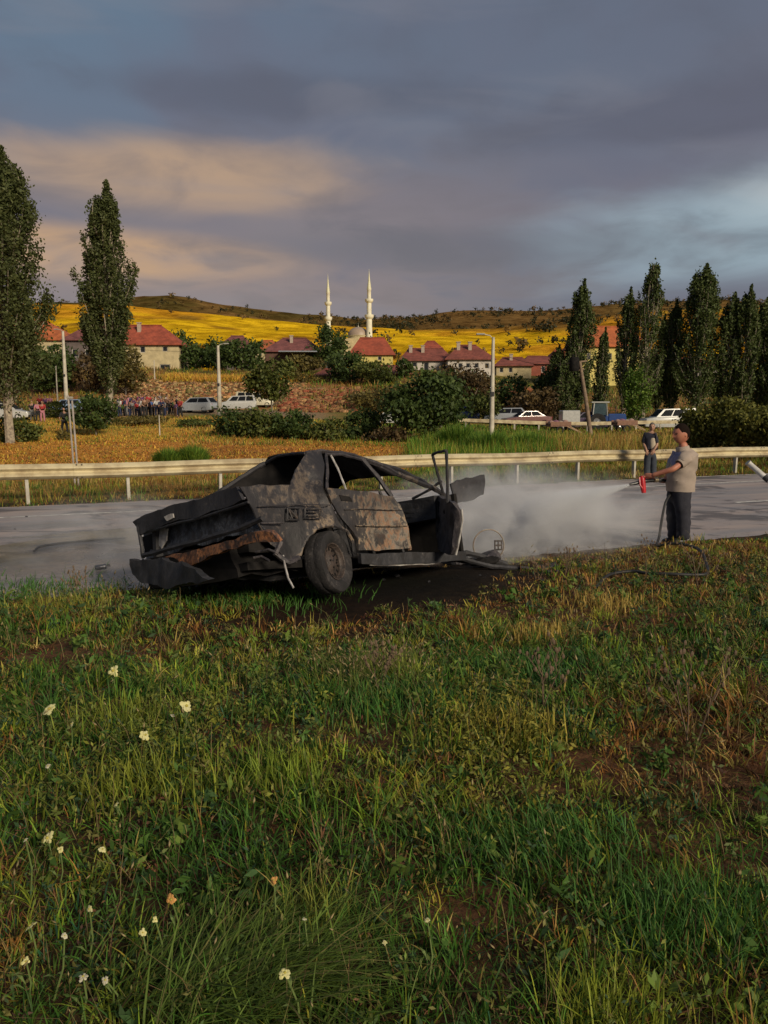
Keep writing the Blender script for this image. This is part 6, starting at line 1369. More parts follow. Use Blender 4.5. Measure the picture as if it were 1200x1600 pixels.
# feathery shrubs and reed clumps: upright blades of their own
for (px, yt, yb, wpx, Y, lab, sd_) in ((265, 692, 752, 40, 23.6, 'left one of the twin feathery green shrubs behind the guardrail', 1), (302, 686, 752, 44, 23.9, 'right one of the twin feathery green shrubs behind the guardrail', 2), (715, 652, 706, 66, 33, 'bright green reed clump behind the guardrail near the open car door', 3), (762, 664, 706, 76, 31, 'bright green reed clump at the foot of the white street lamp', 4), (825, 668, 704, 80, 33, 'low green reed clump right of the white street lamp', 5)):
    r = np.random.default_rng(sd_); b = at(px, yb, Y); zg = gz1(b.x, Y); H = at(px, yt, Y).z - zg; n = 3000; sp = wpx / ppm(Y) / 2
    q = r.normal(size=(n, 2)); q = q / np.maximum(1, np.linalg.norm(q, axis=1))[:, None]; X_ = q[:, 0] * sp * .75; Y_ = q[:, 1] * sp * .6; h = H * r.uniform(.35, 1.0, n) * (1.05 - .35 * (q[:, 0] ** 2)); z0 = H * r.uniform(0, .45, n) * 0
    tone = np.array([[.09, .17, .02], [.05, .11, .015], [.16, .24, .03]])[r.integers(0, 3, n)] * r.uniform(.7, 1.2, (n, 1))
    t_ = thing('reed_clump' if sd_ > 2 else 'feathery_shrub', (b.x, Y, zg), lab, 'bush', 'green clumps behind the guardrail'); o = blades('foliage', X_, Y_, h, np.full(n, .0011 * Y), np.arctan2(Y_, X_) + r.normal(size=n) * .6, r.uniform(.1, .55, n), tone, z=z0, parent=t_)
    mb = MB()
    for k in range(9): mb.tube([(math.cos(k * 2.4) * sp * .2, math.sin(k * 2.4) * sp * .2, -.05), (math.cos(k * 2.4) * sp * .5, math.sin(k * 2.4) * sp * .5, H * .6)], [.012, .005], 5)
    mb.build('stem', STEM, t_)
# ------------------------------------------------------------------ people
def skin_mesh(name, joints, edges, rad, root, sub=2):
    me = bpy.data.meshes.new(name + '_src'); bm = bmesh.new(); ly = bm.verts.layers.skin.verify(); vs = []
    for i, j in enumerate(joints):
        v = bm.verts.new(j); r_ = rad[i]; v[ly].radius = r_ if isinstance(r_, tuple) else (r_, r_); v[ly].use_root = (i == root); vs.append(v)
    for a, b_ in edges: bm.edges.new((vs[a], vs[b_]))
    bm.to_mesh(me); bm.free()
    o = bpy.data.objects.new(name + '_src', me); COL.objects.link(o)
    o.modifiers.new('skin', 'SKIN').use_smooth_shade = True
    if sub: s_ = o.modifiers.new('sub', 'SUBSURF'); s_.levels = s_.render_levels = sub
    dg = bpy.context.evaluated_depsgraph_get(); dg.update(); ev = o.evaluated_get(dg); m2 = bpy.data.meshes.new_from_object(ev)
    v = [Vector(q.co) for q in m2.vertices]; f = [list(p.vertices) for p in m2.polygons]
    bpy.data.objects.remove(o); bpy.data.meshes.remove(me); bpy.data.meshes.remove(m2); return v, f
def join(mb, vf): mb.add(*vf); return mb
SKIN = mat('sunburnt_skin', (.42, .17, .10), .6, color2=(.36, .13, .08), vscale=14); SKIN2 = mat('tan_skin', (.36, .20, .13), .6, vscale=14); HAIR = mat('dark_hair', (.014, .009, .007), .95, vscale=40, spec=.05); EYE = mat('eye_dark', (.02, .015, .012), .2)
SHIRT = mat('beige_polo_cloth', (.33, .265, .215), .9, color2=(.27, .22, .18), vscale=5, bump=.15, bscale=60); SHIRT_SHADE = mat('chest_shade_cloth', (.13, .14, .24), .9, color2=(.22, .20, .26), vscale=18); TROU = mat('navy_trouser_cloth', (.022, .022, .032), .9, vscale=6, bump=.3, bscale=50)
def head(mb, hair, c, s, fwd, tilt=0.0):
    """head about c, height 2*s*1.0; fwd = unit direction the face looks"""
    f = Vector(fwd).normalized(); up = Vector((0, 0, 1)); f = (f + up * tilt).normalized(); sd_ = up.cross(f).normalized(); up = f.cross(sd_)
    rot = Matrix((f, sd_, up)).transposed(); n, m_ = 28, 20; k = len(mb.v); vs = []
    for i in range(m_ + 1):
        th = math.pi * i / m_; z = -math.cos(th); rr2 = max(math.sin(th), .001)
        for j in range(n):
            a = 2 * math.pi * j / n; x, y = rr2 * math.cos(a), rr2 * math.sin(a)
            wx, wy = .86, .68
            if z < 0: wy *= 1 - .30 * z * z - .12 * abs(z) * (x > 0); wx *= 1 - .10 * z * z; x += .10 * (-z) * (1 if x > -.3 else 0)
            fx_ = x * wx; fy = y * wy; fz = z
            if x > 0 and abs(y) < .5:
                g_ = math.exp(-(y / .16) ** 2)
                fx_ += .20 * g_ * math.exp(-((z + .22) / .13) ** 2) + .12 * g_ * math.exp(-((z + .02) / .14) ** 2)   # nose
                fx_ += .055 * math.exp(-(y / .28) ** 2) * math.exp(-((z + .50) / .07) ** 2)                           # lips
                fx_ += .07 * math.exp(-(y / .25) ** 2) * math.exp(-((z + .82) / .12) ** 2)                            # chin
                fx_ += .05 * math.exp(-((z - .12) / .07) ** 2)                                                        # brow
                fx_ -= .07 * math.exp(-((abs(y) - .27) / .12) ** 2) * math.exp(-((z + .02) / .09) ** 2)               # sockets
            vs.append(rot @ Vector((fx_, fy, fz)) * s + Vector(c))
    fs = [(i * n + j, i * n + (j + 1) % n, (i + 1) * n + (j + 1) % n, (i + 1) * n + j) for i in range(m_) for j in range(n)]
    mb.add(vs, fs)
    for s_ in (-1, 1):
        mb.ball(rot @ Vector((-.04, s_ * .64, -.08)) * s + Vector(c), (.16 * s, .06 * s, .24 * s), 8, 6, rot)
    # hair cap
    vs = []; fs = []; m2 = 9
    for i in range(m2 + 1):
        th = math.pi * .60 * i / m2
        for j in range(n):
            a = 2 * math.pi * j / n; back = .5 - .5 * math.cos(a); lim = .37 + .50 * back; t_ = th / (math.pi * .60) * lim * math.pi * .80
            t_ *= 1 + (.10 * math.sin(a * 7) + .06 * math.sin(a * 13 + 1)) * (i / m2); taper_ = 1 - .035 * (i / m2) ** 3; v = Vector((math.sin(t_) * math.cos(a) * .90 * taper_ - .012, math.sin(t_) * math.sin(a) * .725 * taper_, math.cos(t_) * 1.045)); v *= 1 + .018 * math.sin(j * 5 + i * 3) * math.cos(i * 2.1 + j); vs.append(rot @ v * s + Vector(c))
    fs = [(i * n + j, i * n + (j + 1) % n, (i + 1) * n + (j + 1) % n, (i + 1) * n + j) for i in range(m2) for j in range(n)]
    hair.add(vs, fs); return rot
def eyes(mb, c, s, rot):
    for s_ in (-1, 1):
        mb.ball(rot @ Vector((.74, s_ * .26, -.02)) * s + Vector(c), (.07 * s, .10 * s, .045 * s), 8, 5, rot); mb.bar(rot @ Vector((.82, s_ * .14, .12)) * s + Vector(c), rot @ Vector((.76, s_ * .42, .12)) * s + Vector(c), .05 * s, .06 * s)
def hand(mb, wrist, d, palm_n, s=1.0, curl=1.2, side=1):
    """palm and five fingers; d = direction of the hand, palm_n = way the palm faces"""
    d = Vector(d).normalized(); pn = Vector(palm_n); pn = (pn - d * pn.dot(d)).normalized(); w_ = d.cross(pn) * side
    pe = wrist + d * .085 * s
    js = [wrist - d * .02, wrist + d * .02 * s, wrist + d * .055 * s, pe]; join(mb, skin_mesh('palm', js, [(0, 1), (1, 2), (2, 3)], [(.022 * s, .028 * s), (.018 * s, .032 * s), (.017 * s, .038 * s), (.013 * s, .036 * s)], 0, 1))
    for k, (o_, L) in enumerate(((-.030, .068), (-.010, .078), (.011, .073), (.031, .058))):
        p = wrist + d * .07 * s + w_ * o_ * s; dirv = d.copy(); pts = [p]; ang = 0
        for q, l in enumerate((.3, .42, .3, .26)):
            ang = curl * (0, .45, 1.0, 1.35)[q]; dirv = d * math.cos(ang) + pn * math.sin(ang); p = p + dirv * L * l * s; pts.append(p)
        mb.tube(pts, [.0095 * s, .0095 * s, .009 * s, .0085 * s, .006 * s], 6)
    p = wrist + d * .02 * s - w_ * .026 * s; mb.tube([p, p + (d * .5 - w_ * .6 + pn * .4).normalized() * .035 * s, p + (d * .8 - w_ * .3 + pn * .9).normalized() * .065 * s, p + (d * .8 + pn * 1.1).normalized() * .085 * s], [.013 * s, .012 * s, .010 * s, .007 * s], 6)
# ---- man with the hose
MY = 10.42
def M(px, py, dy=0.0): return at(px, py, MY + dy)
foot = M(1058, 856); foot.z = gz1(foot.x, foot.y); t_ = thing('person', foot, 'man in beige polo shirt and dark trousers spraying a hose at the wreck', 'person'); O = Vector(t_.location)
pel = M(1062, 768); hipN = M(1066, 778, -.10); hipF = M(1054, 778, .12); kN = M(1068, 816, -.12); kF = M(1052, 815, .12); aN = M(1068, 851, -.10); aF = M(1052, 851, .12)
aN.z = gz1(aN.x, aN.y) + .09; aF.z = gz1(aF.x, aF.y) + .09
tN = aN + Vector((-.15, -.03, -.05)); tF = aF + Vector((-.15, -.02, -.05))
bel = M(1062, 745); che = M(1066, 718); nk = M(1068.5, 701); nk2 = M(1066.5, 689); shN = M(1074, 716, -.15); shF = M(1058, 711, .22); elN = M(1052, 733, -.24); wrN = M(1018, 743, -.10); elF = M(1040, 752, .20); wrF = M(1028, 750, .06)
J = [pel, bel, che, nk, nk2, shN, elN, wrN, shF, elF, wrF, hipN, kN, aN, tN, hipF, kF, aF, tF]
E_ = [(0, 1), (1, 2), (2, 3), (3, 4), (2, 5), (5, 6), (6, 7), (2, 8), (8, 9), (9, 10), (0, 11), (11, 12), (12, 13), (13, 14), (0, 15), (15, 16), (16, 17), (17, 18)]
RA = [.12, .13, .09, .066, .062, .036, .042, .030, .058, .042, .030, .085, .058, .042, .035, .085, .058, .042, .035]
mb = MB(); join(mb, skin_mesh('body', [j - O for j in J], E_, RA, 0, 2))
hair = MB(); hc = M(1064.5, 677.5, -.01) - O; rot = head(mb, hair, hc, .134, (-1, -.30, -.03), -.06)
hand(mb, wrN - O, (wrF * 0 + (M(1004, 744, -.02) - wrN)), (0, .3, -1), 1.15, 1.15, 1); hand(mb, wrF - O, (-1, -.15, .05), (0, -.4, 1), 1.1, 1.2, -1)
mb.build('body', SKIN, t_, True); hair.build('hair', HAIR, t_, True); mb = MB(); eyes(mb, hc, .134, rot); mb.build('eyes', EYE, t_, True)
# polo shirt: its own skin, wider than the body, sleeves to above the elbow
sN = shN.lerp(elN, .46); sF = shF.lerp(elF, .55); hem = M(1063, 765)
mb = MB(); NS = 26; secs = [(1063.5, 767, 21.5, .190), (1063.5, 761, 21.5, .190), (1063.5, 750, 21.5, .188), (1065, 738, 21.5, .185), (1068, 726, 20.5, .185), (1070.5, 716, 19, .195), (1071.5, 709, 16.5, .205), (1071, 704, 12.5, .165), (1069, 700, 8.5, .10), (1067.5, 696, 6.6, .066)]
ring = []
for (cx, cy, hw_, hd_) in secs:
    c = M(cx, cy) - O; w_ = hw_ / ppm(MY)
    for j in range(NS):
        a = 2 * math.pi * j / NS; ring.append(c + Vector((w_ * math.cos(a), hd_ * math.sin(a), .03 * (cy < 712) * -abs(math.sin(a)))))
mb.add(ring, [(i * NS + j, i * NS + (j + 1) % NS, (i + 1) * NS + (j + 1) % NS, (i + 1) * NS + j) for i in range(len(secs) - 1) for j in range(NS)])
for a_, b_ in ((shN, sN), (shF, sF)):
    p0 = a_ - O + Vector((.01, .04 if a_ is shN else -.04, .03)); p1 = b_ - O; mb.tube([p0, p0.lerp(p1, .35), p0.lerp(p1, .7), p1], [.088, .094, .086, .076], 14)
bm = bmesh.new(); me = bpy.data.meshes.new('tmp'); me.from_pydata([tuple(v) for v in mb.v], [], mb.f); bm.from_mesh(me); bmesh.ops.subdivide_edges(bm, edges=bm.edges, cuts=1, use_grid_fill=True)
def fold(q):        # cloth pulled towards the arms and bunched over the belt
    k = (.010 * math.sin(q.z * 34 + q.x * 18 + 2 * math.sin(q.y * 9)) + .005 * math.sin(q.z * 67 - q.x * 40)) * max(0, min(1, (q.z - .80) / .08)); d = Vector((q.x - .02, q.y, 0)); d = d.normalized() if d.length > 0 else d
    return q + d * k + mnoise.noise_vector(q * 7) * .005
mb = MB(); mb.add([fold(v.co.copy()) for v in bm.verts], [[v.index for v in f.verts] for f in bm.faces]); bm.free(); bpy.data.meshes.remove(me)
for i, fa in enumerate(mb.f):
    cc = sum((mb.v[k] for k in fa), Vector()) / len(fa) + O; pxc = 600 + (cc.x / cc.y) * 1200
    if pxc < 1063 and M(0, 725).z < cc.z < M(0, 702).z and cc.y > MY - .17: mb.mi[i] = 1  # chest faces tinted blue to stand for the shaded shirt front
mb.build('polo_shirt', [SHIRT, SHIRT_SHADE], t_, True)
mb = MB(); mb.lathe([(.070, -.02), (.085, .0), (.078, .045), (.070, .05)], M(1067, 703) - O, Matrix.Rotation(R(-12), 3, 'Y'), 18, (1.1, 1, 1)); mb.build('collar', SHIRT, t_, True)
for a_, b_ in ((sN, shN), (sF, shF)):
    mb = MB(); d_ = (b_ - a_).normalized(); q_ = d_.to_track_quat('Z', 'Y').to_matrix(); mb.lathe([(.058, .0), (.066, .0), (.072, .05), (.066, .05)], a_ - O - d_ * .03, q_, 14); mb.build('sleeve_cuff', SHIRT, t_, True)
wst = M(1064, 753)
v, f = skin_mesh('trousers', [p - O for p in (wst, M(1063, 769), hipN, kN, M(1068, 838, -.11), aN + Vector((0, 0, -.01)), hipF, kF, M(1052, 838, .12), aF + Vector((0, 0, -.01)))], [(0, 1), (1, 2), (2, 3), (3, 4), (4, 5), (1, 6), (6, 7), (7, 8), (8, 9)], [(.150, .14), (.165, .155), .122, .095, .085, .082, .12, .092, .082, .080], 1, 2)
mb = MB(); v = [q + mnoise.noise_vector(q * 8) * .012 for q in v]; v = [q + Vector((math.sin(q.z * 55 + q.y * 30), 0, 0)) * .005 for q in v]; mb.add(v, f); mb.build('trousers', TROU, t_, True)
for a_, t2 in ((aN, tN), (aF, tF)):
    mb = MB(); join(mb, skin_mesh('shoe', [a_ - O + Vector((.05, 0, -.045)), a_ - O + Vector((-.04, 0, -.035)), t2 - O + Vector((-.02, 0, 0))], [(0, 1), (1, 2)], [.062, .066, .050], 0, 2)); mb.build('shoe', mat('black_shoe', (.012, .012, .012), .5), t_, True)
# hose nozzle (held) and hose
nz = M(1003, 752, -.03); tip = M(984, 757, -.08); bk = M(1036, 750, .06)
th = thing('hose_nozzle', nz, 'red handled black fire hose nozzle in the hands of the man', 'nozzle'); O2 = Vector(th.location)
mb = MB(); mb.tube([bk - O2, M(1015, 751, .0) - O2, nz - O2, M(994, 755, -.05) - O2, tip - O2], [.024, .026, .030, .026, .016], 12); mb.build('barrel', mat('nozzle_black', (.02, .02, .02), .4), th, True)
RED = mat('nozzle_red', (.48, .012, .02), .4); mb = MB(); mb.tube([M(1003, 744, -.03) - O2, M(1004, 756, -.05) - O2, M(1006, 770, -.06) - O2], [.036, .040, .030], 10); mb.build('grip', RED, th, True)
mb = MB(); mb.tube([M(999, 746, -.06) - O2, M(1000, 758, -.09) - O2, M(1004, 763, -.09) - O2], .012, 6); mb.build('trigger', RED, th, True)
mb = MB(); mb.tube([M(1022, 750, .0) - O2, M(1027, 750, .02) - O2], .034, 12); mb.build('coupling', mat('brass_coupling', (.55, .45, .30), .35, .8), th, True)
hp_ = [bk, M(1046, 754, .12), M(1050, 766, .05), M(1040, 785, -.20), M(1034, 812, -.22), M(1030, 838, -.22)]
g_ = lambda px, py, h=.05: (lambda p: Vector((p.x, p.y, gz1(p.x, p.y) + h)))(onz(px, py, .08))
hp_ += [g_(1027, 858, .05), g_(1045, 862, .10), g_(1072, 870, .13), g_(1094, 884, .15), g_(1104, 898, .09), g_(1104, 908, .06), g_(1085, 910, .06), g_(1050, 909, .06), g_(1010, 905, .05), g_(985, 901, .05), g_(950, 905, .04), g_(930, 925, .02)]
hp2 = []
for i in range(len(hp_) - 1):
    p0, p1, p2, p3 = hp_[max(i - 1, 0)], hp_[i], hp_[i + 1], hp_[min(i + 2, len(hp_) - 1)]
    for q in range(6):
        t0 = q / 6; hp2.append(.5 * ((2 * p1) + (p2 - p0) * t0 + (2 * p0 - 5 * p1 + 4 * p2 - p3) * t0 ** 2 + (3 * p1 - p0 - 3 * p2 + p3) * t0 ** 3))
hp2.append(hp_[-1]); o0 = hp2[40].copy(); o0.z = 0
mb = MB(); mb.tube([p - o0 for p in hp2], .017, 9); o = mb.build('fire_hose', mat('black_hose', (.010, .010, .010), .6, color2=(.022, .021, .02)), smooth_=True); o.location = o0; tag(o, 'black fire hose running from the nozzle down the man and looping over the grass', 'hose')
# ---- second man behind
NY = 20.6
def N(px, py, dy=0.0): return at(px, py, NY + dy)
foot = N(1016, 750); foot.z = 0; t_ = thing('person', foot, 'person in dark jacket and pale shirt by the guardrail ', 'person'); O = Vector(t_.location)
pel = N(1016, 706); J = [pel, N(1016, 694), N(1016, 682), N(1018, 675), N(1018, 671), N(1023, 679, -.1), N(1027, 694, -.15), N(1022, 703, -.25), N(1008, 679, .05), N(1006, 694, .0), N(1010, 703, -.2), N(1020, 710, .02), N(1021, 728), N(1021, 746), N(1021, 749, -.15), N(1012, 710), N(1011, 728), N(1011, 746), N(1011, 749, -.15)]
sk = [.10, .11, .12, .05, .045, .05, .04, .03, .05, .04, .03, .075, .055, .04, .035, .075, .055, .04, .035]
mb = MB(); join(mb, skin_mesh('body', [j - O for j in J], E_, sk, 0, 2)); hair = MB(); hc = N(1019, 667) - O; rot = head(mb, hair, hc, .115, (-.35, -1, 0)); hand(mb, J[7] - O, (-.5, 0, -1), (0, 1, 0), 1.0, .6); hand(mb, J[10] - O, (.3, 0, -1), (0, 1, 0), 1.0, .6, -1)
mb.build('body', SKIN2, t_, True); hair.build('hair', mat('grey_hair', (.10, .085, .07), .8), t_, True); mb = MB(); eyes(mb, hc, .115, rot); mb.build('eyes', EYE, t_, True)
v, f = skin_mesh('jacket', [p - O for p in (N(1016, 706), N(1015, 694), N(1015, 683), N(1017, 678), J[5], J[6], J[8], J[9])], [(0, 1), (1, 2), (2, 3), (2, 4), (4, 5), (2, 6), (6, 7)], [.165, .16, .165, .08, .075, .06, .08, .065], 1, 2); mb = MB(); mb.add(v, f); mb.build('jacket', mat('dark_jacket_cloth', (.020, .020, .032), .9), t_, True)
v, f = skin_mesh('shirt_front', [p - O for p in (N(1020, 703, -.08), N(1020, 693, -.10), N(1019, 683, -.08))], [(0, 1), (1, 2)], [(.09, .10), (.10, .11), (.075, .09)], 1, 2); mb = MB(); mb.add(v, f); mb.build('shirt', mat('pale_shirt_cloth', (.45, .38, .28), .9), t_, True)
v, f = skin_mesh('trousers', [p - O for p in (N(1016, 703), N(1016, 709), J[11], J[12], J[13], J[15], J[16], J[17])], [(0, 1), (1, 2), (2, 3), (3, 4), (1, 5), (5, 6), (6, 7)], [.15, .155, .11, .09, .08, .11, .09, .08], 1, 2); mb = MB(); mb.add(v, f); mb.build('trousers', mat('slate_trouser_cloth', (.035, .042, .055), .9), t_, True)
for k in (14, 18):
    mb = MB(); join(mb, skin_mesh('shoe', [J[k] - O + Vector((0, .14, 0)), J[k] - O + Vector((0, -.03, -.005))], [(0, 1)], [.05, .04], 0, 2)); mb.build('shoe', MATS['black_shoe'], t_, True)
# ---- the onlookers: one body of each pose, then copies with clothes of their own
def onlooker_data(pose):
    r_ = random.Random(pose); a1 = r_.uniform(-.15, .15); sp = r_.uniform(.08, .16)
    J = [(0, 0, .95), (0, 0, 1.15), (0, 0, 1.36), (0, 0, 1.50), (0, .0, 1.55), (.0, -.19, 1.40), (.05 + a1, -.25, 1.12), (.12, -.22 + .1 * (pose % 2), .92), (0, .19, 1.40), (.03, .25, 1.12), (.10 if pose != 2 else .25, .20, .92 if pose != 2 else 1.2), (0, -.09, .88), (.02, -sp, .48), (0, -sp, .08), (.14, -sp, .04), (0, .09, .88), (.02, sp, .48), (-.02 - .1 * (pose == 1), sp, .08), (.12, sp, .04)]
    body = MB(); join(body, skin_mesh('b', J, E_, [.10, .11, .11, .05, .045, .05, .04, .028, .05, .04, .028, .075, .055, .04, .035, .075, .055, .04, .035], 0, 1)); hair = MB(); head(body, hair, (.02, 0, 1.66), .115, (1, 0, 0)); out = [('body', body), ('hair', hair)]
    v, f = skin_mesh('t', [J[0], J[1], J[2], (0, 0, 1.46), J[5], J[6], J[8], J[9]], [(0, 1), (1, 2), (2, 3), (2, 4), (4, 5), (2, 6), (6, 7)], [.15, .14, .155, .07, .075, .055, .075, .055], 1, 1); m2 = MB(); m2.add(v, f); out.append(('top', m2))
    v, f = skin_mesh('p', [J[0], J[11], J[12], J[13], J[15], J[16], J[17]], [(0, 1), (1, 2), (2, 3), (0, 4), (4, 5), (5, 6)], [.145, .105, .08, .065, .105, .08, .065], 0, 1); m2 = MB(); m2.add(v, f); out.append(('trousers', m2)); return out
CL = {'red': (.34, .03, .03), 'white': (.60, .58, .54), 'black': (.015, .015, .018), 'navy': (.02, .03, .08), 'pink': (.45, .18, .22), 'grey': (.18, .18, .18), 'brown': (.13, .07, .04), 'purple': (.12, .05, .14), 'green': (.05, .12, .05), 'blue': (.06, .12, .30), 'yellow': (.45, .34, .06)}
def cloth(c): return mat(c + '_cloth', CL[c], .9)
POSES = {}
def onlooker(px, py, Y, top, bot, pose, label, rz, k=1.0, grp='crowd of onlookers along the village road'):
    if pose not in POSES: POSES[pose] = [(nm, m2.build(nm, SKIN2, None, True)) for nm, m2 in onlooker_data(pose)]; [COL.objects.unlink(o) for _, o in POSES[pose]]
    b = at(px, py, Y); t_ = thing('person', (b.x, Y, gz1(b.x, Y)), label, 'person', grp, rz); t_.scale = (k, k, k)
    for nm, src in POSES[pose]:
        c = src.copy(); c.name = nm; c.data = src.data.copy(); COL.objects.link(c); c.parent = t_; c.data.materials.clear(); c.data.materials.append({'body': SKIN2, 'hair': HAIR, 'top': cloth(top), 'trousers': cloth(bot)}[nm])
    return t_
tops = ['black', 'white', 'red', 'navy', 'pink', 'black', 'grey', 'purple', 'red', 'white', 'navy', 'brown', 'black', 'pink', 'blue', 'black', 'white', 'red', 'navy', 'grey', 'brown', 'black', 'green', 'purple', 'black', 'red']
bots = ['black', 'navy', 'black', 'black', 'grey', 'navy', 'black', 'black', 'navy', 'black', 'black', 'black', 'black', 'navy', 'black', 'grey', 'navy', 'black', 'black', 'navy', 'black', 'black', 'black', 'brown', 'navy', 'black']
ordn = ['first', 'second', 'third', 'fourth', 'fifth', 'sixth', 'seventh', 'eighth', 'ninth', 'tenth', 'eleventh', 'twelfth', 'thirteenth', 'fourteenth', 'fifteenth', 'sixteenth', 'seventeenth', 'eighteenth', 'nineteenth', 'twentieth', 'twenty first', 'twenty second', 'twenty third', 'twenty fourth', 'twenty fifth', 'last']
rr_ = random.Random(12)
for i in range(40):
    back = i > 25; q = i - 26 if back else i; px = (186 + q * 5.8 if back else 184 + i * 3.9) + rr_.uniform(-1.2, 1.2); Y = (78 if back else 71) + rr_.uniform(-2.0, 2.0); tc_, bc_ = tops[(i * 5 + 3) % 26 if back else i], bots[i % 26]
    onlooker(px, 646, Y, tc_, bc_, i % 4, '%s top and %s trousers, %s from left in the %s row of the crowd' % (tc_, bc_, ordn[q], 'back' if back else 'front'), R(rr_.uniform(-170, 10)), rr_.uniform(.80, 1.08))
for (px, py, Y, tp_, bt, lab) in ((62, 627, 80, 'red', 'black', 'bystander in a red top left of the pale blue van'), (71, 627, 82, 'purple', 'black', 'bystander in a purple top beside the pale blue van bonnet'), (78, 626, 80, 'pink', 'navy', 'bystander in a pink top touching the pale blue van'), (51, 655, 66, 'black', 'grey', 'bystander in black next to the white hatchback'), (60, 656, 65, 'pink', 'black', 'bystander in pink top and black trousers, middle of three by the white hatchback'), (67, 656, 65, 'red', 'pink', 'bystander in red and pink, right of three by the white hatchback'), (102, 686, 50, 'black', 'black', 'lone person in black walking on the pasture behind the double post'), (133, 622, 84, 'brown', 'black', 'bystander in brown standing right of the pale blue van'), (648, 668, 66, 'purple', 'black', 'person by the bushes at the foot of the large dark tree')):
    onlooker(px, py, Y, tp_, bt, int(px) % 4, lab, R(-80), 1.0, None)
for P_ in POSES.values():
    for _, o in P_: bpy.data.objects.remove(o)

# ------------------------------------------------------------------ smoke, steam and the water jet
def volume_mat(name, dens, colr, scale, aniso=.2, lo=.40, hi=.66, sharp=1.0, seed=0.0):
    m = bpy.data.materials.new(name); m.use_nodes = True; t = NT(m.node_tree)
    g = t.n('ShaderNodeTexCoord').outputs['Generated']; P = t.n('ShaderNodeTexCoord').outputs['Object']
    X, Y, Z = t.sep(g); r2 = None
    for c in (X, Y, Z):
        q = t.math('MULTIPLY', t.math('SUBTRACT', c, .5), 2.0); q = t.math('MULTIPLY', q, q); r2 = q if r2 is None else t.math('ADD', r2, q)
    n = t.noise(t.comb(t.math('ADD', t.sep(P)[0], seed), t.sep(P)[1], t.math('MULTIPLY', t.sep(P)[2], 1.3)), scale, 5, .6, .7)
    fall = t.rng(t.math('ADD', t.math('SQRT', r2), t.math('MULTIPLY', t.math('SUBTRACT', .5, n), .7)), .95, .25)
    d = t.math('MULTIPLY', t.math('MULTIPLY', fall, t.rng(n, lo, hi)), dens)
    v = t.n('ShaderNodeVolumePrincipled', i_Color=(*colr, 1)); v.inputs['Anisotropy'].default_value = aniso; t.put(v.inputs['Density'], d)
    o = t.n('ShaderNodeOutputMaterial'); t.t.links.new(v.outputs[0], o.inputs['Volume']); m.cycles.volume_step_rate = 1.0 if hasattr(m.cycles, 'volume_step_rate') else 1; return m
def cloud(name, c, r3, m, label, cat, rot=None):
    mb = MB(); mb.ball((0, 0, 0), r3, 20, 12); o = mb.build(name, m, None, True); o.location = c
    if rot: o.rotation_euler = rot
    return tag(o, label, cat, kind='stuff')
cloud('smoke', at(800, 832, 9.9) + Vector((0, .2, .05)), (2.3, 1.6, 1.0), volume_mat('smoke_dense', 3.4, (.985, .98, .97), 1.6), 'pale smoke and steam rising off the burnt front of the car', 'smoke', (0, 0, .25))
cloud('smoke', at(865, 785, 11.6), (2.3, 1.5, .75), volume_mat('smoke_drift', .9, (.985, .985, .98), 1.2, seed=4.), 'thin smoke drifting over the road towards the man with the hose', 'smoke', (0, 0, .35))
cloud('smoke', at(190, 850, 9.6), (1.6, 1.3, .8), volume_mat('smoke_low', 1.2, (.93, .93, .92), 1.1, seed=9.), 'faint smoke lying over the road left of the car boot', 'smoke')
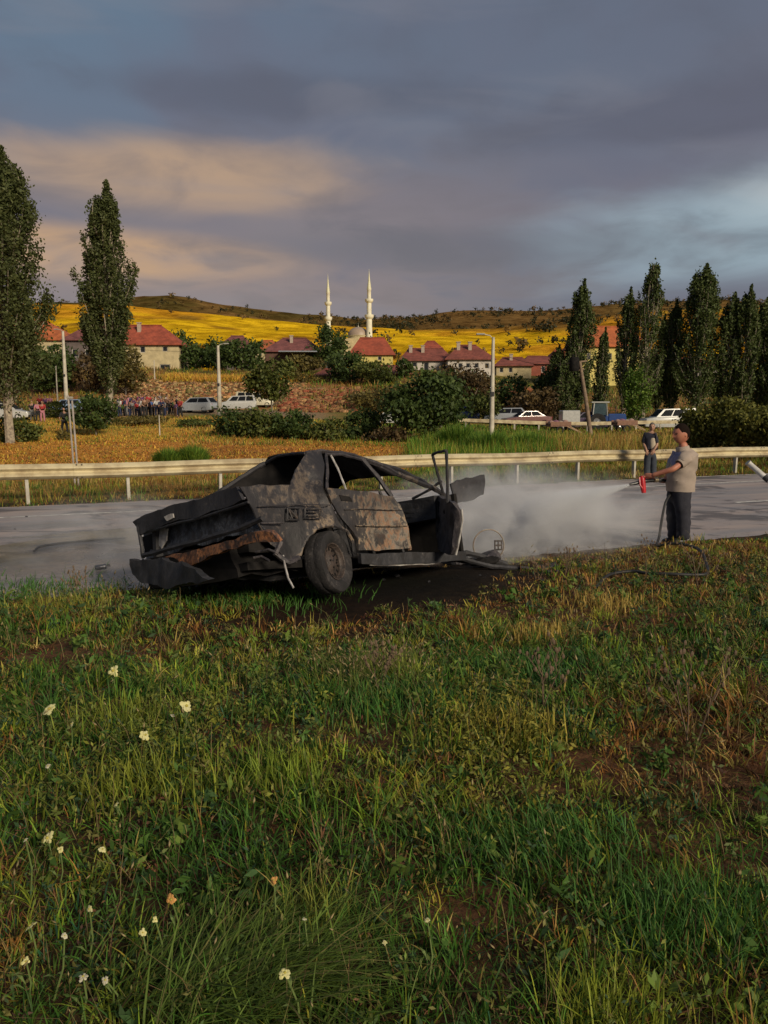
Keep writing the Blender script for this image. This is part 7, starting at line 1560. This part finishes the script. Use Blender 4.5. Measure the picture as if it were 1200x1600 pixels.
# jet: a widening cone of fine droplets
j0 = M(983, 757.5, -.08); j1 = at(800, 806, 9.6); jd = (j1 - j0); L = jd.length; q_ = jd.normalized().to_track_quat('Z', 'Y')
m = bpy.data.materials.new('water_mist'); m.use_nodes = True; t = NT(m.node_tree); g = t.n('ShaderNodeTexCoord').outputs['Object']; X, Y, Z = t.sep(g)
zz = t.math('DIVIDE', Z, L); rad_ = t.math('ADD', .02, t.math('MULTIPLY', zz, .30)); rr2 = t.math('DIVIDE', t.math('SQRT', t.math('ADD', t.math('MULTIPLY', X, X), t.math('MULTIPLY', Y, Y))), rad_)
core = t.rng(rr2, 1.0, .1); nn2 = t.noise(t.comb(t.math('MULTIPLY', X, 5.0), t.math('MULTIPLY', Y, 5.0), Z), 2.0, 4, .6)
d = t.math('MULTIPLY', t.math('MULTIPLY', core, t.rng(nn2, .3, .7, .3, 1.0)), t.math('DIVIDE', t.math('MULTIPLY', t.rng(zz, 1.0, .35), 11.0), t.math('ADD', .035, t.math('MULTIPLY', zz, .5))))
v = t.n('ShaderNodeVolumePrincipled', i_Color=(.95, .96, .97, 1)); t.put(v.inputs['Density'], d); v.inputs['Anisotropy'].default_value = .1; o_ = t.n('ShaderNodeOutputMaterial'); t.t.links.new(v.outputs[0], o_.inputs['Volume'])
mb = MB(); mb.lathe([(.001, 0), (.03, .01), (.36, L), (.001, L)], n=20); o = mb.build('water_jet', m, None, True); o.location = j0; o.rotation_euler = q_.to_euler(); tag(o, 'fanning white water jet from the nozzle across the road to the wreck', 'water jet', kind='stuff')
r = np.random.default_rng(8); n = 2600; tt_ = r.beta(1.2, 1.6, n); rad_ = (.008 + tt_ * .20) * np.abs(r.normal(size=n)) * .6; a = r.uniform(0, 6.28, n); s = r.uniform(.0012, .0035, n)
c = np.stack([rad_ * np.cos(a), rad_ * np.sin(a), tt_ * L], -1); c[:, 2] -= 0; base = np.array([(1, 0, -.5), (-.5, .87, -.5), (-.5, -.87, -.5), (0, 0, 5.)]); v = c[:, None] + base[None] * s[:, None, None]
f = (np.array([(0, 2, 1), (0, 1, 3), (1, 2, 3), (2, 0, 3)])[None] + 4 * np.arange(n)[:, None, None]).reshape(-1)
WATERD = mat('water_drops', (.75, .77, .78), .15); o = fast_mesh('water_drops', v.reshape(-1, 3), f, np.full(n * 4, 3), WATERD); o.location = j0; o.rotation_euler = q_.to_euler(); tag(o, 'flying water drops inside the jet from the hose', 'water drops', kind='stuff')
